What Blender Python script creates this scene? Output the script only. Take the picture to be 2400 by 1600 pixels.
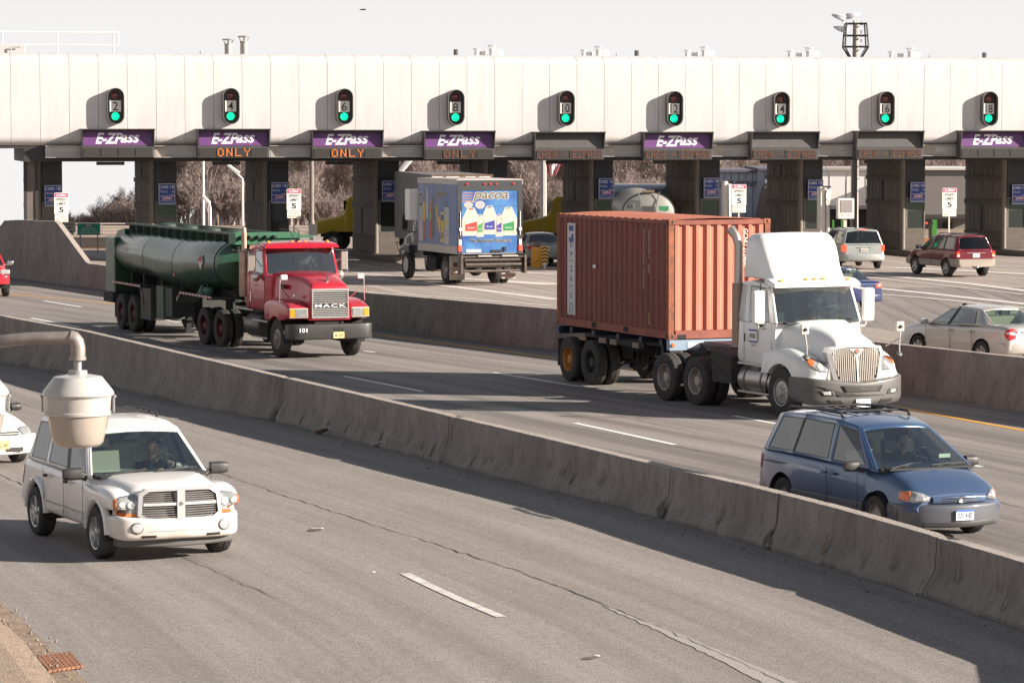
import bpy, bmesh, math, random
from mathutils import Vector, Matrix
R = math.radians
sc = bpy.context.scene
C = sc.collection
for o in list(bpy.data.objects): bpy.data.objects.remove(o)
# ------------------------------------------------------------ camera
F, HOR, CH = 7700.0, 300.0, 6.05           # focal length in px of the 2400 px wide photo, horizon row, camera height
PITCH = math.atan((800 - HOR) / F)
CP, SP = math.cos(PITCH), math.sin(PITCH)
cam = bpy.data.cameras.new('camera'); camo = bpy.data.objects.new('camera', cam); C.objects.link(camo)
camo.location = (0, 0, CH); camo.rotation_euler = (R(90) - PITCH, 0, 0)
cam.sensor_width = 36; cam.lens = F / 2400 * 36; cam.clip_start = 1; cam.clip_end = 8000
cam.dof.use_dof = True; cam.dof.focus_distance = 85; cam.dof.aperture_fstop = 14
sc.camera = camo
sc.render.resolution_x = 1024; sc.render.resolution_y = 682
# ------------------------------------------------------------ light
SUN_AZ, SUN_EL = 78, 21                     # degrees from the camera side (-Y) towards +X, elevation
sun = bpy.data.lights.new('sun', 'SUN'); suno = bpy.data.objects.new('sun', sun); C.objects.link(suno)
sun.energy = 5.0; sun.angle = R(0.5); sun.color = (1.0, 0.90, 0.79)
sd = Vector((math.sin(R(SUN_AZ)) * math.cos(R(SUN_EL)), -math.cos(R(SUN_AZ)) * math.cos(R(SUN_EL)), math.sin(R(SUN_EL))))
suno.rotation_euler = sd.to_track_quat('Z', 'Y').to_euler()
suno.location = (60, -20, 60)
world = bpy.data.worlds.new('World'); sc.world = world; world.use_nodes = True
wn = world.node_tree; wn.nodes.clear()
wo = wn.nodes.new('ShaderNodeOutputWorld'); bg = wn.nodes.new('ShaderNodeBackground')
sky = wn.nodes.new('ShaderNodeTexSky'); sky.sky_type = 'NISHITA'; sky.sun_disc = False
sky.sun_elevation = R(SUN_EL); sky.sun_rotation = math.atan2(sd.x, sd.y)
sky.air_density = 1.0; sky.dust_density = 3.0; sky.ozone_density = 1.0
mixw = wn.nodes.new('ShaderNodeMix'); mixw.data_type = 'RGBA'
mixw.inputs['Factor'].default_value = 0.82          # hazy winter air: the sky is mostly a pale veil, brightest low down
tcw = wn.nodes.new('ShaderNodeTexCoord'); spw = wn.nodes.new('ShaderNodeSeparateXYZ'); rpw = wn.nodes.new('ShaderNodeValToRGB')
wn.links.new(tcw.outputs['Generated'], spw.inputs[0]); wn.links.new(spw.outputs['Z'], rpw.inputs[0])
rpw.color_ramp.elements[0].position = 0.0; rpw.color_ramp.elements[0].color = (.43, .422, .42, 1)
rpw.color_ramp.elements[1].position = 0.75; rpw.color_ramp.elements[1].color = (.06, .075, .105, 1)
e_ = rpw.color_ramp.elements.new(.22); e_.color = (.36, .36, .365, 1); e2 = rpw.color_ramp.elements.new(.45); e2.color = (.16, .17, .19, 1)
sc10 = wn.nodes.new('ShaderNodeVectorMath'); sc10.operation = 'SCALE'; sc10.inputs['Scale'].default_value = 10
wn.links.new(rpw.outputs[0], sc10.inputs[0]); wn.links.new(sc10.outputs[0], mixw.inputs['B'])
bg.inputs['Strength'].default_value = 0.10
wn.links.new(mixw.outputs['Result'], bg.inputs[0]); wn.links.new(bg.outputs[0], wo.inputs[0])
sc.view_settings.view_transform = 'Standard'; sc.view_settings.look = 'None'
sc.view_settings.exposure = 1.35; sc.view_settings.gamma = 1
# ------------------------------------------------------------ geometry of the picture
def ray(px, py):
 x = (px - 1200) / F; u = (800 - py) / F
 return Vector((x, CP + u * SP, -SP + u * CP))
def at(px, py, Y):
 d = ray(px, py); t = Y / d.y
 return Vector((d.x * t, Y, CH + d.z * t))
def gnd(px, py, h=0.0):
 d = ray(px, py); t = (h - CH) / d.z
 return Vector((d.x * t, d.y * t, h))
def proj(p):
 zc = p[1] * CP - (p[2] - CH) * SP; yc = p[1] * SP + (p[2] - CH) * CP
 return 1200 + F * p[0] / zc, 800 - F * yc / zc
# ------------------------------------------------------------ materials
_m = {}
def mat(name, col=(0.5, 0.5, 0.5), rough=0.6, metal=0.0, coat=0.0, var=0.0, vscale=3.0, col2=None, bump=0.0, bscale=30.0, emit=None, estr=0.0, stretch=None, spec=None):
 if name in _m: return _m[name]
 m = bpy.data.materials.new(name); m.use_nodes = True; nt = m.node_tree
 b = nt.nodes['Principled BSDF']
 b.inputs['Base Color'].default_value = (*col, 1); b.inputs['Roughness'].default_value = rough
 b.inputs['Metallic'].default_value = metal; b.inputs['Coat Weight'].default_value = coat
 b.inputs['Coat Roughness'].default_value = 0.06
 if spec is not None: b.inputs['Specular IOR Level'].default_value = spec
 tc = None
 if var > 0 or bump > 0:
  tc = nt.nodes.new('ShaderNodeTexCoord'); mp = nt.nodes.new('ShaderNodeMapping')
  nt.links.new(tc.outputs['Object'], mp.inputs[0])
  if stretch: mp.inputs['Scale'].default_value = stretch
 if var > 0:
  n = nt.nodes.new('ShaderNodeTexNoise'); n.inputs['Scale'].default_value = vscale; n.inputs['Detail'].default_value = 6
  n.inputs['Roughness'].default_value = 0.65
  nt.links.new(mp.outputs[0], n.inputs['Vector'])
  rp = nt.nodes.new('ShaderNodeValToRGB'); rp.color_ramp.elements[0].position = 0.33; rp.color_ramp.elements[1].position = 0.68
  c2 = col2 if col2 else tuple(c * (1 - var) for c in col)
  rp.color_ramp.elements[0].color = (*c2, 1); rp.color_ramp.elements[1].color = (*col, 1)
  nt.links.new(n.outputs['Fac'], rp.inputs[0]); nt.links.new(rp.outputs[0], b.inputs['Base Color'])
 if bump > 0:
  n2 = nt.nodes.new('ShaderNodeTexNoise'); n2.inputs['Scale'].default_value = bscale; n2.inputs['Detail'].default_value = 4
  nt.links.new(mp.outputs[0], n2.inputs['Vector'])
  bp = nt.nodes.new('ShaderNodeBump'); bp.inputs['Strength'].default_value = bump; bp.inputs['Distance'].default_value = 0.02
  nt.links.new(n2.outputs['Fac'], bp.inputs['Height']); nt.links.new(bp.outputs[0], b.inputs['Normal'])
 if emit:
  b.inputs['Emission Color'].default_value = (*emit, 1); b.inputs['Emission Strength'].default_value = estr
 _m[name] = m; return m
def paint(name, col, dirt=(0.28, 0.22, 0.17), amount=0.35, metal=0.0, rough=0.32, z0=0.3, z1=0.95):
 """car paint with road dirt that thins out upwards (a stain of its own, in object space)"""
 if name in _m: return _m[name]
 m = mat(name, col, rough, metal, 0.6); nt = m.node_tree; b = nt.nodes['Principled BSDF']
 tc = nt.nodes.new('ShaderNodeTexCoord'); sp = nt.nodes.new('ShaderNodeSeparateXYZ'); nt.links.new(tc.outputs['Object'], sp.inputs[0])
 mr = nt.nodes.new('ShaderNodeMapRange'); mr.inputs['From Min'].default_value = z1; mr.inputs['From Max'].default_value = z0
 nt.links.new(sp.outputs['Z'], mr.inputs['Value'])
 n = nt.nodes.new('ShaderNodeTexNoise'); n.inputs['Scale'].default_value = 2.5; n.inputs['Detail'].default_value = 7; nt.links.new(tc.outputs['Object'], n.inputs['Vector'])
 mu = nt.nodes.new('ShaderNodeMath'); mu.operation = 'MULTIPLY'; nt.links.new(mr.outputs[0], mu.inputs[0]); nt.links.new(n.outputs['Fac'], mu.inputs[1])
 m2 = nt.nodes.new('ShaderNodeMath'); m2.operation = 'MULTIPLY'; m2.inputs[1].default_value = amount * 2; m2.use_clamp = True; nt.links.new(mu.outputs[0], m2.inputs[0])
 mx = nt.nodes.new('ShaderNodeMix'); mx.data_type = 'RGBA'; mx.inputs['A'].default_value = (*col, 1); mx.inputs['B'].default_value = (*dirt, 1)
 nt.links.new(m2.outputs[0], mx.inputs['Factor']); nt.links.new(mx.outputs['Result'], b.inputs['Base Color'])
 ad = nt.nodes.new('ShaderNodeMath'); ad.operation = 'MULTIPLY_ADD'; ad.inputs[1].default_value = 0.4; ad.inputs[2].default_value = rough; nt.links.new(m2.outputs[0], ad.inputs[0])
 nt.links.new(ad.outputs[0], b.inputs['Roughness'])
 return m
def glassmat(name, tint=(0.35, 0.45, 0.42), refl=0.12, rough=0.03, k=.8):
 if name in _m: return _m[name]
 m = bpy.data.materials.new(name); m.use_nodes = True; nt = m.node_tree; nt.nodes.clear()
 o = nt.nodes.new('ShaderNodeOutputMaterial'); tr = nt.nodes.new('ShaderNodeBsdfTransparent'); gl = nt.nodes.new('ShaderNodeBsdfGlossy')
 tr.inputs[0].default_value = (*tint, 1); gl.inputs['Roughness'].default_value = rough
 lw = nt.nodes.new('ShaderNodeLayerWeight'); lw.inputs[0].default_value = 0.3
 ad = nt.nodes.new('ShaderNodeMath'); ad.operation = 'MULTIPLY_ADD'; ad.inputs[1].default_value = k; ad.inputs[2].default_value = refl; ad.use_clamp = True
 nt.links.new(lw.outputs['Facing'], ad.inputs[0])
 mx = nt.nodes.new('ShaderNodeMixShader'); nt.links.new(ad.outputs[0], mx.inputs[0]); nt.links.new(tr.outputs[0], mx.inputs[1]); nt.links.new(gl.outputs[0], mx.inputs[2])
 nt.links.new(mx.outputs[0], o.inputs[0]); _m[name] = m; return m
# ------------------------------------------------------------ mesh builder
class MB:
 def __init__(s): s.v = []; s.f = []; s.mi = []; s.M = None
 def add(s, vs, fs, mi=0, M=None):
  b = len(s.v); T = s.M if M is None else (s.M @ M if s.M else M)
  for p in vs:
   p = Vector(p); s.v.append(T @ p if T else p)
  for f in fs: s.f.append([b + i for i in f]); s.mi.append(mi)
  return s
 def box(s, x0, x1, y0, y1, z0, z1, mi=0, M=None):
  v = [(x0, y0, z0), (x1, y0, z0), (x1, y1, z0), (x0, y1, z0), (x0, y0, z1), (x1, y0, z1), (x1, y1, z1), (x0, y1, z1)]
  return s.add(v, [(0, 3, 2, 1), (4, 5, 6, 7), (0, 1, 5, 4), (1, 2, 6, 5), (2, 3, 7, 6), (3, 0, 4, 7)], mi, M)
 def prism(s, poly, a, b, axis='y', mi=0, M=None):
  """poly in the plane normal to axis, extruded from a to b. y: (x,z)  x: (y,z)  z: (x,y)"""
  n = len(poly)
  def P(p, t):
   return (p[0], t, p[1]) if axis == 'y' else ((t, p[0], p[1]) if axis == 'x' else (p[0], p[1], t))
  v = [P(p, a) for p in poly] + [P(p, b) for p in poly]
  f = [list(range(n))[::-1], list(range(n, 2 * n))] + [(i, (i + 1) % n, n + (i + 1) % n, n + i) for i in range(n)]
  return s.add(v, f, mi, M)
 def tube(s, pts, r, n=8, mi=0, caps=True):
  pts = [Vector(p) for p in pts]; rs = r if isinstance(r, (list, tuple)) else [r] * len(pts)
  v = []; f = []; k = len(pts); up = None
  for i, p in enumerate(pts):
   d = (pts[min(i + 1, k - 1)] - pts[max(i - 1, 0)])
   if d.length < 1e-9: d = Vector((0, 0, 1))
   d.normalize()
   if up is None: up = Vector((0, 0, 1)) if abs(d.z) < 0.9 else Vector((1, 0, 0))
   a = d.cross(up)
   if a.length < 1e-4: a = d.cross(Vector((1, 0.3, 0)))
   a.normalize(); b = d.cross(a); up = -b if False else up
   for j in range(n):
    t = 2 * math.pi * j / n; v.append(p + (a * math.cos(t) + b * math.sin(t)) * rs[i])
  for i in range(k - 1):
   for j in range(n): f.append((i * n + j, i * n + (j + 1) % n, (i + 1) * n + (j + 1) % n, (i + 1) * n + j))
  if caps: f.append(list(range(n))[::-1]); f.append([(k - 1) * n + j for j in range(n)])
  return s.add(v, f, mi)
 def lathe(s, prof, n=24, M=None, mi=0, closed=False, cap0=True):
  """prof [(r, z)] round local z"""
  v = []; f = []; k = len(prof)
  for r, z in prof:
   for j in range(n):
    t = 2 * math.pi * j / n; v.append((r * math.cos(t), r * math.sin(t), z))
  for i in range(k - 1 + (1 if closed else 0)):
   i2 = (i + 1) % k
   for j in range(n): f.append((i * n + j, i * n + (j + 1) % n, i2 * n + (j + 1) % n, i2 * n + j))
  if not closed:
   if cap0: f.append(list(range(n))[::-1])
   f.append([(k - 1) * n + j for j in range(n)])
  return s.add(v, f, mi, M)
 def grid(s, P, mi=0, skip=None):
  nr = len(P); nc = len(P[0]); v = [q for row in P for q in row]; f = []
  for i in range(nr - 1):
   for j in range(nc - 1):
    if skip and skip(i, j): continue
    f.append((i * nc + j, i * nc + j + 1, (i + 1) * nc + j + 1, (i + 1) * nc + j))
  return s.add(v, f, mi)
 def loft(s, st, k=4, tk=3, sub=3, mi=0, caps=True, axis='x', M=None, smooth=True):
  """st: stations dict(x, w, z0, z1, rt, rb, wt, c) rounded sections of half width w (bottom) / wt (top), crown c"""
  keys = ['x', 'w', 'z0', 'z1', 'rt', 'rb', 'wt', 'c', 'y']
  S = [[q.get('x'), q['w'], q['z0'], q['z1'], q.get('rt', .05), q.get('rb', .05), q.get('wt', q['w']), q.get('c', 0), q.get('y', 0)] for q in st]
  if smooth and sub > 1: S = catmull(S, sub)
  rings = []
  for x, w, z0, z1, rt, rb, wt, c, yo in S:
   w = max(w, .002); wt = max(wt, .001); h = max(z1 - z0, .002)
   rt = min(max(rt, .001), wt * .95, h * .49); rb = min(max(rb, .001), w * .95, h * .49)
   ring = []
   for q in range(k + 1):
    t = -math.pi / 2 + (math.pi / 2) * q / k; ring.append((w - rb + rb * math.cos(t), z0 + rb + rb * math.sin(t)))
   for q in range(k + 1):
    t = (math.pi / 2) * q / k; ring.append((wt - rt + rt * math.cos(t), z1 - rt + rt * math.sin(t)))
   for q in range(1, tk + 1):
    ring.append(((wt - rt) * (1 - q / (tk + 1) * 1.0), z1))
   ring.append((0, z1))
   ring = ring + [(-a, b) for a, b in ring[-2::-1]]
   out = []
   for a, b in ring:
    if c and b > z1 - rt * 1.01: b += c * (1 - (a / wt) ** 2) * min(1, (b - (z1 - rt)) / rt if rt > 0 else 1)
    out.append((a + yo, b))
   rings.append((x, out))
  n = len(rings[0][1]); v = []; f = []
  for x, rg in rings:
   for a, b in rg: v.append((x, a, b) if axis == 'x' else ((a, x, b) if axis == 'y' else (a, b, x)))
  for i in range(len(rings) - 1):
   for j in range(n): f.append((i * n + j, (i + 1) * n + j, (i + 1) * n + (j + 1) % n, i * n + (j + 1) % n))
  if caps: f.append(list(range(n))); f.append([(len(rings) - 1) * n + j for j in range(n)][::-1])
  return s.add(v, f, mi, M)
 def text(s, txt, size, M, mi=0, ext=0.004, off=0.0, shear=0.0, width=None, align='CENTER', space=1.0):
  vs, fs = textmesh(txt, ext, off, shear, space)
  xs = [p[0] for p in vs]; ys = [p[1] for p in vs]; w = max(xs) - min(xs); h = max(ys) - min(ys)
  sx = size / h; ky = sx; kx = (width / w) if width else sx
  cx = (max(xs) + min(xs)) / 2 if align == 'CENTER' else min(xs)
  cy = (max(ys) + min(ys)) / 2
  return s.add([((p[0] - cx) * kx, (p[1] - cy) * ky, p[2]) for p in vs], fs, mi, M)
 def build(s, name, mats, parent=None, ang=35, bevel=0, fixn=True):
  me = bpy.data.meshes.new(name); me.from_pydata([tuple(p) for p in s.v], [], s.f)
  ml = mats if isinstance(mats, (list, tuple)) else [mats]
  for m in ml: me.materials.append(m)
  if len(ml) > 1: me.polygons.foreach_set('material_index', s.mi)
  if fixn:
   bm = bmesh.new(); bm.from_mesh(me); bmesh.ops.recalc_face_normals(bm, faces=bm.faces[:]); bm.to_mesh(me); bm.free()
  me.update()
  if ang: me.polygons.foreach_set('use_smooth', [True] * len(me.polygons)); me.set_sharp_from_angle(angle=R(ang))
  o = bpy.data.objects.new(name, me); C.objects.link(o)
  if parent: o.parent = parent
  if bevel:
   bv = o.modifiers.new('bevel', 'BEVEL'); bv.width = bevel; bv.segments = 2; bv.limit_method = 'ANGLE'; bv.angle_limit = R(40)
  return o
def catmull(S, sub):
 n = len(S); out = []
 for i in range(n - 1):
  p0 = S[max(i - 1, 0)]; p1 = S[i]; p2 = S[i + 1]; p3 = S[min(i + 2, n - 1)]
  for q in range(sub):
   t = q / sub; row = []
   for a, b, c, d in zip(p0, p1, p2, p3):
    m1 = (c - a) / 2; m2 = (d - b) / 2
    if (b - a) * (c - b) <= 0: m1 = 0
    if (c - b) * (d - c) <= 0: m2 = 0
    lim = 3 * abs(c - b)
    m1 = max(-lim, min(lim, m1)); m2 = max(-lim, min(lim, m2))
    row.append((2 * t**3 - 3 * t**2 + 1) * b + (t**3 - 2 * t**2 + t) * m1 + (-2 * t**3 + 3 * t**2) * c + (t**3 - t**2) * m2)
   out.append(row)
 out.append(list(S[-1])); return out
_tx = {}
def textmesh(txt, ext, off, shear, space):
 k = (txt, ext, off, shear, space)
 if k in _tx: return _tx[k]
 cu = bpy.data.curves.new('t', 'FONT'); cu.body = txt; cu.size = 1; cu.extrude = 0.0; cu.offset = off; cu.shear = shear; cu.space_character = space
 cu.resolution_u = 3
 o = bpy.data.objects.new('t', cu); C.objects.link(o)
 bpy.context.view_layer.update()
 me = bpy.data.meshes.new_from_object(o.evaluated_get(bpy.context.evaluated_depsgraph_get()))
 vs = [tuple(v.co) for v in me.vertices]; fs = [list(p.vertices) for p in me.polygons]
 bpy.data.objects.remove(o); bpy.data.curves.remove(cu); bpy.data.meshes.remove(me)
 _tx[k] = (vs, fs); return vs, fs
def face(o, right, up):
 """matrix placing a drawing's XY plane at o"""
 r = Vector(right).normalized(); u = Vector(up).normalized(); n = r.cross(u)
 return Matrix(((r.x, u.x, n.x, o[0]), (r.y, u.y, n.y, o[1]), (r.z, u.z, n.z, o[2]), (0, 0, 0, 1)))
# ------------------------------------------------------------ scene graph
def tag(o, label, cat, group=None):
 o['label'] = label; o['category'] = cat
 if group: o['group'] = group
 return o
def thing(name, label, cat, loc=(0, 0, 0), rz=0, s=1.0, group=None):
 o = bpy.data.objects.new(name, None); C.objects.link(o); o.location = loc; o.rotation_euler = (0, 0, rz); o.scale = (s, s, s)
 o.empty_display_size = 0.3
 return tag(o, label, cat, group)
def struct(o): o['kind'] = 'structure'; return o
def copy_tree(o, parent=None):
 c = o.copy(); C.objects.link(c)
 if parent: c.parent = parent
 for ch in list(o.children): copy_tree(ch, c)
 return c
def pieces(o):
 """one object per loose piece"""
 me = o.data; n = len(me.vertices); p = list(range(n))
 def f(i):
  while p[i] != i: p[i] = p[p[i]]; i = p[i]
  return i
 for e in me.edges:
  a, b = f(e.vertices[0]), f(e.vertices[1])
  if a != b: p[a] = b
 G = {}
 for q in me.polygons: G.setdefault(f(q.vertices[0]), []).append(q)
 if len(G) < 2: return
 for ps in G.values():
  mp = {}; fs = []
  for q in ps: fs.append([mp.setdefault(v, len(mp)) for v in q.vertices])
  vs = sorted(mp, key=mp.get); m2 = bpy.data.meshes.new(me.name); m2.from_pydata([tuple(me.vertices[v].co) for v in vs], [], fs)
  for m in me.materials: m2.materials.append(m)
  for a, b in zip(m2.polygons, ps): a.material_index = b.material_index; a.use_smooth = b.use_smooth
  if any(q.use_smooth for q in ps): m2.set_sharp_from_angle(angle=R(35))
  c = o.copy(); c.data = m2; C.objects.link(c)
 bpy.data.objects.remove(o)
def cut(o, cutters):
 """carve cutter meshes out of o and store the result in its mesh"""
 for cmb in cutters:
  co = cmb.build('cutter', mat('underbody'), None, ang=0)
  md = o.modifiers.new('b', 'BOOLEAN'); md.operation = 'DIFFERENCE'; md.object = co; md.solver = 'EXACT'
  bpy.context.view_layer.update()
  me = bpy.data.meshes.new_from_object(o.evaluated_get(bpy.context.evaluated_depsgraph_get()))
  o.modifiers.clear(); o.data = me
  bpy.data.objects.remove(co)
 o.data.polygons.foreach_set('use_smooth', [True] * len(o.data.polygons)); o.data.set_sharp_from_angle(angle=R(35))
 return o
RUB = mat('rubber', (0.022, 0.021, 0.022), 0.85, var=.3, vscale=8, col2=(.05, .045, .04))
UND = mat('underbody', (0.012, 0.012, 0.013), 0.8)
BLK = mat('black_plastic', (0.02, 0.02, 0.022), 0.5)
CHR = mat('chrome', (0.75, 0.75, 0.76), 0.18, 1.0)
ALU = mat('aluminium', (0.55, 0.54, 0.52), 0.42, 0.8, var=.25, vscale=6)
STL = mat('galvanised_steel', (0.42, 0.41, 0.40), 0.5, 0.5, var=.3, vscale=2)
WHT = mat('white_paint', (0.80, 0.79, 0.77), 0.4, 0, .2)
AMB = mat('amber_lens', (0.85, 0.28, 0.03), 0.25, 0, .5)
RED = mat('red_lens', (0.55, 0.02, 0.02), 0.25, 0, .5)
REDL = mat('red_lens_lit', (0.9, 0.05, 0.03), 0.3, emit=(1, .06, .03), estr=0.9)
LENS = mat('headlight_lens', (.36, .37, .37), .12, 0.2, 1.0, var=.35, vscale=9)
LENSW = mat('lamp_reflector', (0.85, 0.85, 0.83), 0.15, 0.6, 1.0)
GDK = glassmat('dark_glass', (0.07, 0.08, 0.09), .05, k=.5)
GCL = glassmat('clear_glass', (0.70, 0.84, 0.77), .09)
GMD = glassmat('tinted_glass', (0.30, 0.36, 0.34), .10)
# ============================================================ ground, roads, barriers
def asphalt(name, base, dark, light, streak=0.35, sc_fine=42.0):
 m = bpy.data.materials.new(name); m.use_nodes = True; nt = m.node_tree; b = nt.nodes['Principled BSDF']; _m[name] = m
 b.inputs['Roughness'].default_value = 0.86; b.inputs['Specular IOR Level'].default_value = 0.35
 N = nt.nodes.new; L = nt.links.new
 g = N('ShaderNodeNewGeometry'); uv = N('ShaderNodeUVMap')
 def noise(vec, scale, det, rough=.6):
  n = N('ShaderNodeTexNoise'); n.inputs['Scale'].default_value = scale; n.inputs['Detail'].default_value = det; n.inputs['Roughness'].default_value = rough; L(vec, n.inputs['Vector']); return n
 def ramp(src, p0, p1, c0, c1):
  r = N('ShaderNodeValToRGB'); r.color_ramp.elements[0].position = p0; r.color_ramp.elements[1].position = p1
  r.color_ramp.elements[0].color = (*c0, 1); r.color_ramp.elements[1].color = (*c1, 1); L(src, r.inputs[0]); return r
 def mixc(fac, a, bb, mode='MIX'):
  x = N('ShaderNodeMix'); x.data_type = 'RGBA'; x.blend_type = mode
  if isinstance(fac, float): x.inputs['Factor'].default_value = fac
  else: L(fac, x.inputs['Factor'])
  L(a, x.inputs['A']); L(bb, x.inputs['B']); return x.outputs['Result']
 big = noise(g.outputs['Position'], 0.35, 5); fine = noise(g.outputs['Position'], sc_fine, 2, .8)
 mp = N('ShaderNodeMapping'); mp.inputs['Scale'].default_value = (1.1, 0.02, 1); L(uv.outputs[0], mp.inputs[0]); st = noise(mp.outputs[0], 1.6, 5, .62)
 mid = noise(g.outputs['Position'], 7.0, 4, .7)
 c = ramp(big.outputs['Fac'], .3, .7, base, tuple(x * 1.12 for x in base)).outputs[0]
 s1 = ramp(st.outputs['Fac'], .36, .64, (1 - streak,) * 3, (1.06,) * 3).outputs[0]
 c = mixc(1.0, c, s1, 'MULTIPLY')
 s2 = ramp(mid.outputs['Fac'], .35, .65, (.88, .87, .87), (1.08, 1.07, 1.06)).outputs[0]
 c = mixc(1.0, c, s2, 'MULTIPLY')
 s3 = ramp(fine.outputs['Fac'], .36, .64, dark, light).outputs[0]
 c = mixc(1.0, c, s3, 'MULTIPLY')
 L(c, b.inputs['Base Color'])
 bp = N('ShaderNodeBump'); bp.inputs['Strength'].default_value = .5; bp.inputs['Distance'].default_value = .01; L(fine.outputs['Fac'], bp.inputs['Height']); L(bp.outputs[0], b.inputs['Normal'])
 return m
ASPH = asphalt('asphalt_near', (.232, .214, .202), (.48, .46, .45), (1.55, 1.53, 1.50), .22, 55.0)
ASPF = asphalt('asphalt_far', (.232, .215, .204), (.58, .56, .55), (1.40, 1.38, 1.36), .42, 38)
CONC = asphalt('plaza_concrete', (.33, .285, .255), (.80, .79, .78), (1.16, 1.16, 1.15), .30, 18)
CONB = mat('barrier_concrete', (.27, .235, .215), .9, var=1, vscale=1.3, col2=(.175, .148, .133), bump=.9, bscale=16, stretch=(1, 1, .42))
CAP = mat('barrier_top_sunlit', (.37, .32, .285), .9, var=.25, vscale=3, bump=.8, bscale=18)  # lighter copy of the barrier concrete: sunlight on the top put into the colour
def weather(m, f1=.5, f2=.75):
 nt = m.node_tree; b = nt.nodes['Principled BSDF']; N = nt.nodes.new; L = nt.links.new
 src = b.inputs['Base Color'].links[0].from_socket; g = N('ShaderNodeNewGeometry')
 n = N('ShaderNodeTexNoise'); n.inputs['Scale'].default_value = 9; n.inputs['Detail'].default_value = 5; n.inputs['Roughness'].default_value = .8
 mp = N('ShaderNodeMapping'); mp.inputs['Scale'].default_value = (1, 1, .25); L(g.outputs['Position'], mp.inputs[0]); L(mp.outputs[0], n.inputs['Vector'])
 r = N('ShaderNodeValToRGB'); r.color_ramp.elements[0].position = .34; r.color_ramp.elements[1].position = .50
 r.color_ramp.elements[0].color = (.30, .28, .27, 1); r.color_ramp.elements[1].color = (1, 1, 1, 1); L(n.outputs['Fac'], r.inputs[0])
 v = N('ShaderNodeTexVoronoi'); v.inputs['Scale'].default_value = 22; L(g.outputs['Position'], v.inputs['Vector'])
 r2 = N('ShaderNodeValToRGB'); r2.color_ramp.elements[0].position = .05; r2.color_ramp.elements[1].position = .16
 r2.color_ramp.elements[0].color = (.35, .33, .32, 1); r2.color_ramp.elements[1].color = (1, 1, 1, 1); L(v.outputs['Distance'], r2.inputs[0])
 a = N('ShaderNodeMix'); a.data_type = 'RGBA'; a.blend_type = 'MULTIPLY'; a.inputs['Factor'].default_value = f1; L(src, a.inputs['A']); L(r.outputs[0], a.inputs['B'])
 a2 = N('ShaderNodeMix'); a2.data_type = 'RGBA'; a2.blend_type = 'MULTIPLY'; a2.inputs['Factor'].default_value = f2; L(a.outputs['Result'], a2.inputs['A']); L(r2.outputs[0], a2.inputs['B'])
 L(a2.outputs['Result'], b.inputs['Base Color'])
weather(CONB)
DIRT = mat('dirt', (.30, .215, .155), .95, var=1, vscale=2.2, col2=(.17, .125, .095), bump=1, bscale=12)
PAINTW = mat('road_paint_white', (.66, .63, .60), .8, var=1, vscale=5, col2=(.42, .37, .33))
PAINTN = mat('road_paint_fresh', (.78, .77, .75), .75, var=.12, vscale=14)
PAINTY = mat('road_paint_yellow', (.72, .36, .035), .75, var=.25, vscale=6)
CRACK = mat('crack_dark', (.05, .043, .04), .95)
SCUFF = mat('scuffed_paint', (.42, .39, .37), .9, var=1, vscale=34, col2=(.20, .178, .164))
def gz(y): return 0.0 if y < 205 else -0.055 * (y - 205)
gb = MB(); ys = [-30, 5, 205, 260, 330, 420, 600, 900]
gb.grid([[(x, y, gz(y) - .02) for x in (-700, -120, 0, 120, 700)] for y in ys])
g = struct(gb.build('ground', DIRT, ang=0))
def uvset(o, uvs):
 l = o.data.uv_layers.new(name='UVMap')
 for i, lp in enumerate(o.data.loops): l.data[i].uv = uvs[lp.vertex_index]
def resample(pts, step):
 out = [pts[0]];
 for a, b in zip(pts, pts[1:]):
  n = max(1, int((b - a).length / step))
  for i in range(1, n + 1): out.append(a.lerp(b, i / n))
 return out
def smoothpts(pts, sub=6): return [Vector(p) for p in catmull([list(p) for p in pts], sub)]
NB = [(0, 851), (149, 872), (268, 905), (383, 935), (497, 960), (619, 981), (731, 1009), (862, 1041), (1007, 1077), (1152, 1114), (1330, 1158), (1519, 1206), (1655, 1244), (1770, 1278), (1953, 1332), (2136, 1388), (2293, 1440), (2400, 1478)]
NT = [(-400, 690), (0, 739), (27, 745), (190, 774), (387, 820), (637, 878), (881, 934), (1152, 997), (1302, 1032), (1549, 1092), (1766, 1141), (1953, 1188), (2165, 1248), (2400, 1317), (2700, 1412)]
FB = [(-160, 634), (0, 648), (233, 678), (560, 724), (880, 770), (1090, 797), (1301, 821), (1700, 869), (2117, 923), (2400, 964)]
FT = [(-400, 580), (-20, 556), (0, 531), (8, 517), (40, 515), (131, 519), (203, 617), (237, 621), (560, 653), (870, 687), (1301, 724), (1700, 763), (2107, 807), (2400, 838), (2800, 890)]
def interp(T, x):
 for (a, b), (c, d) in zip(T, T[1:]):
  if x <= c: return b + (d - b) * (x - a) / (c - a)
 return T[-1][1]
def baseline(P, ext0, ext1):
 w = smoothpts([gnd(*p) for p in P]); a = (w[0] - w[6]).normalized(); b = (w[-1] - w[-7]).normalized()
 return [w[0] + a * ext0] + w + [w[-1] + b * ext1]
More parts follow.
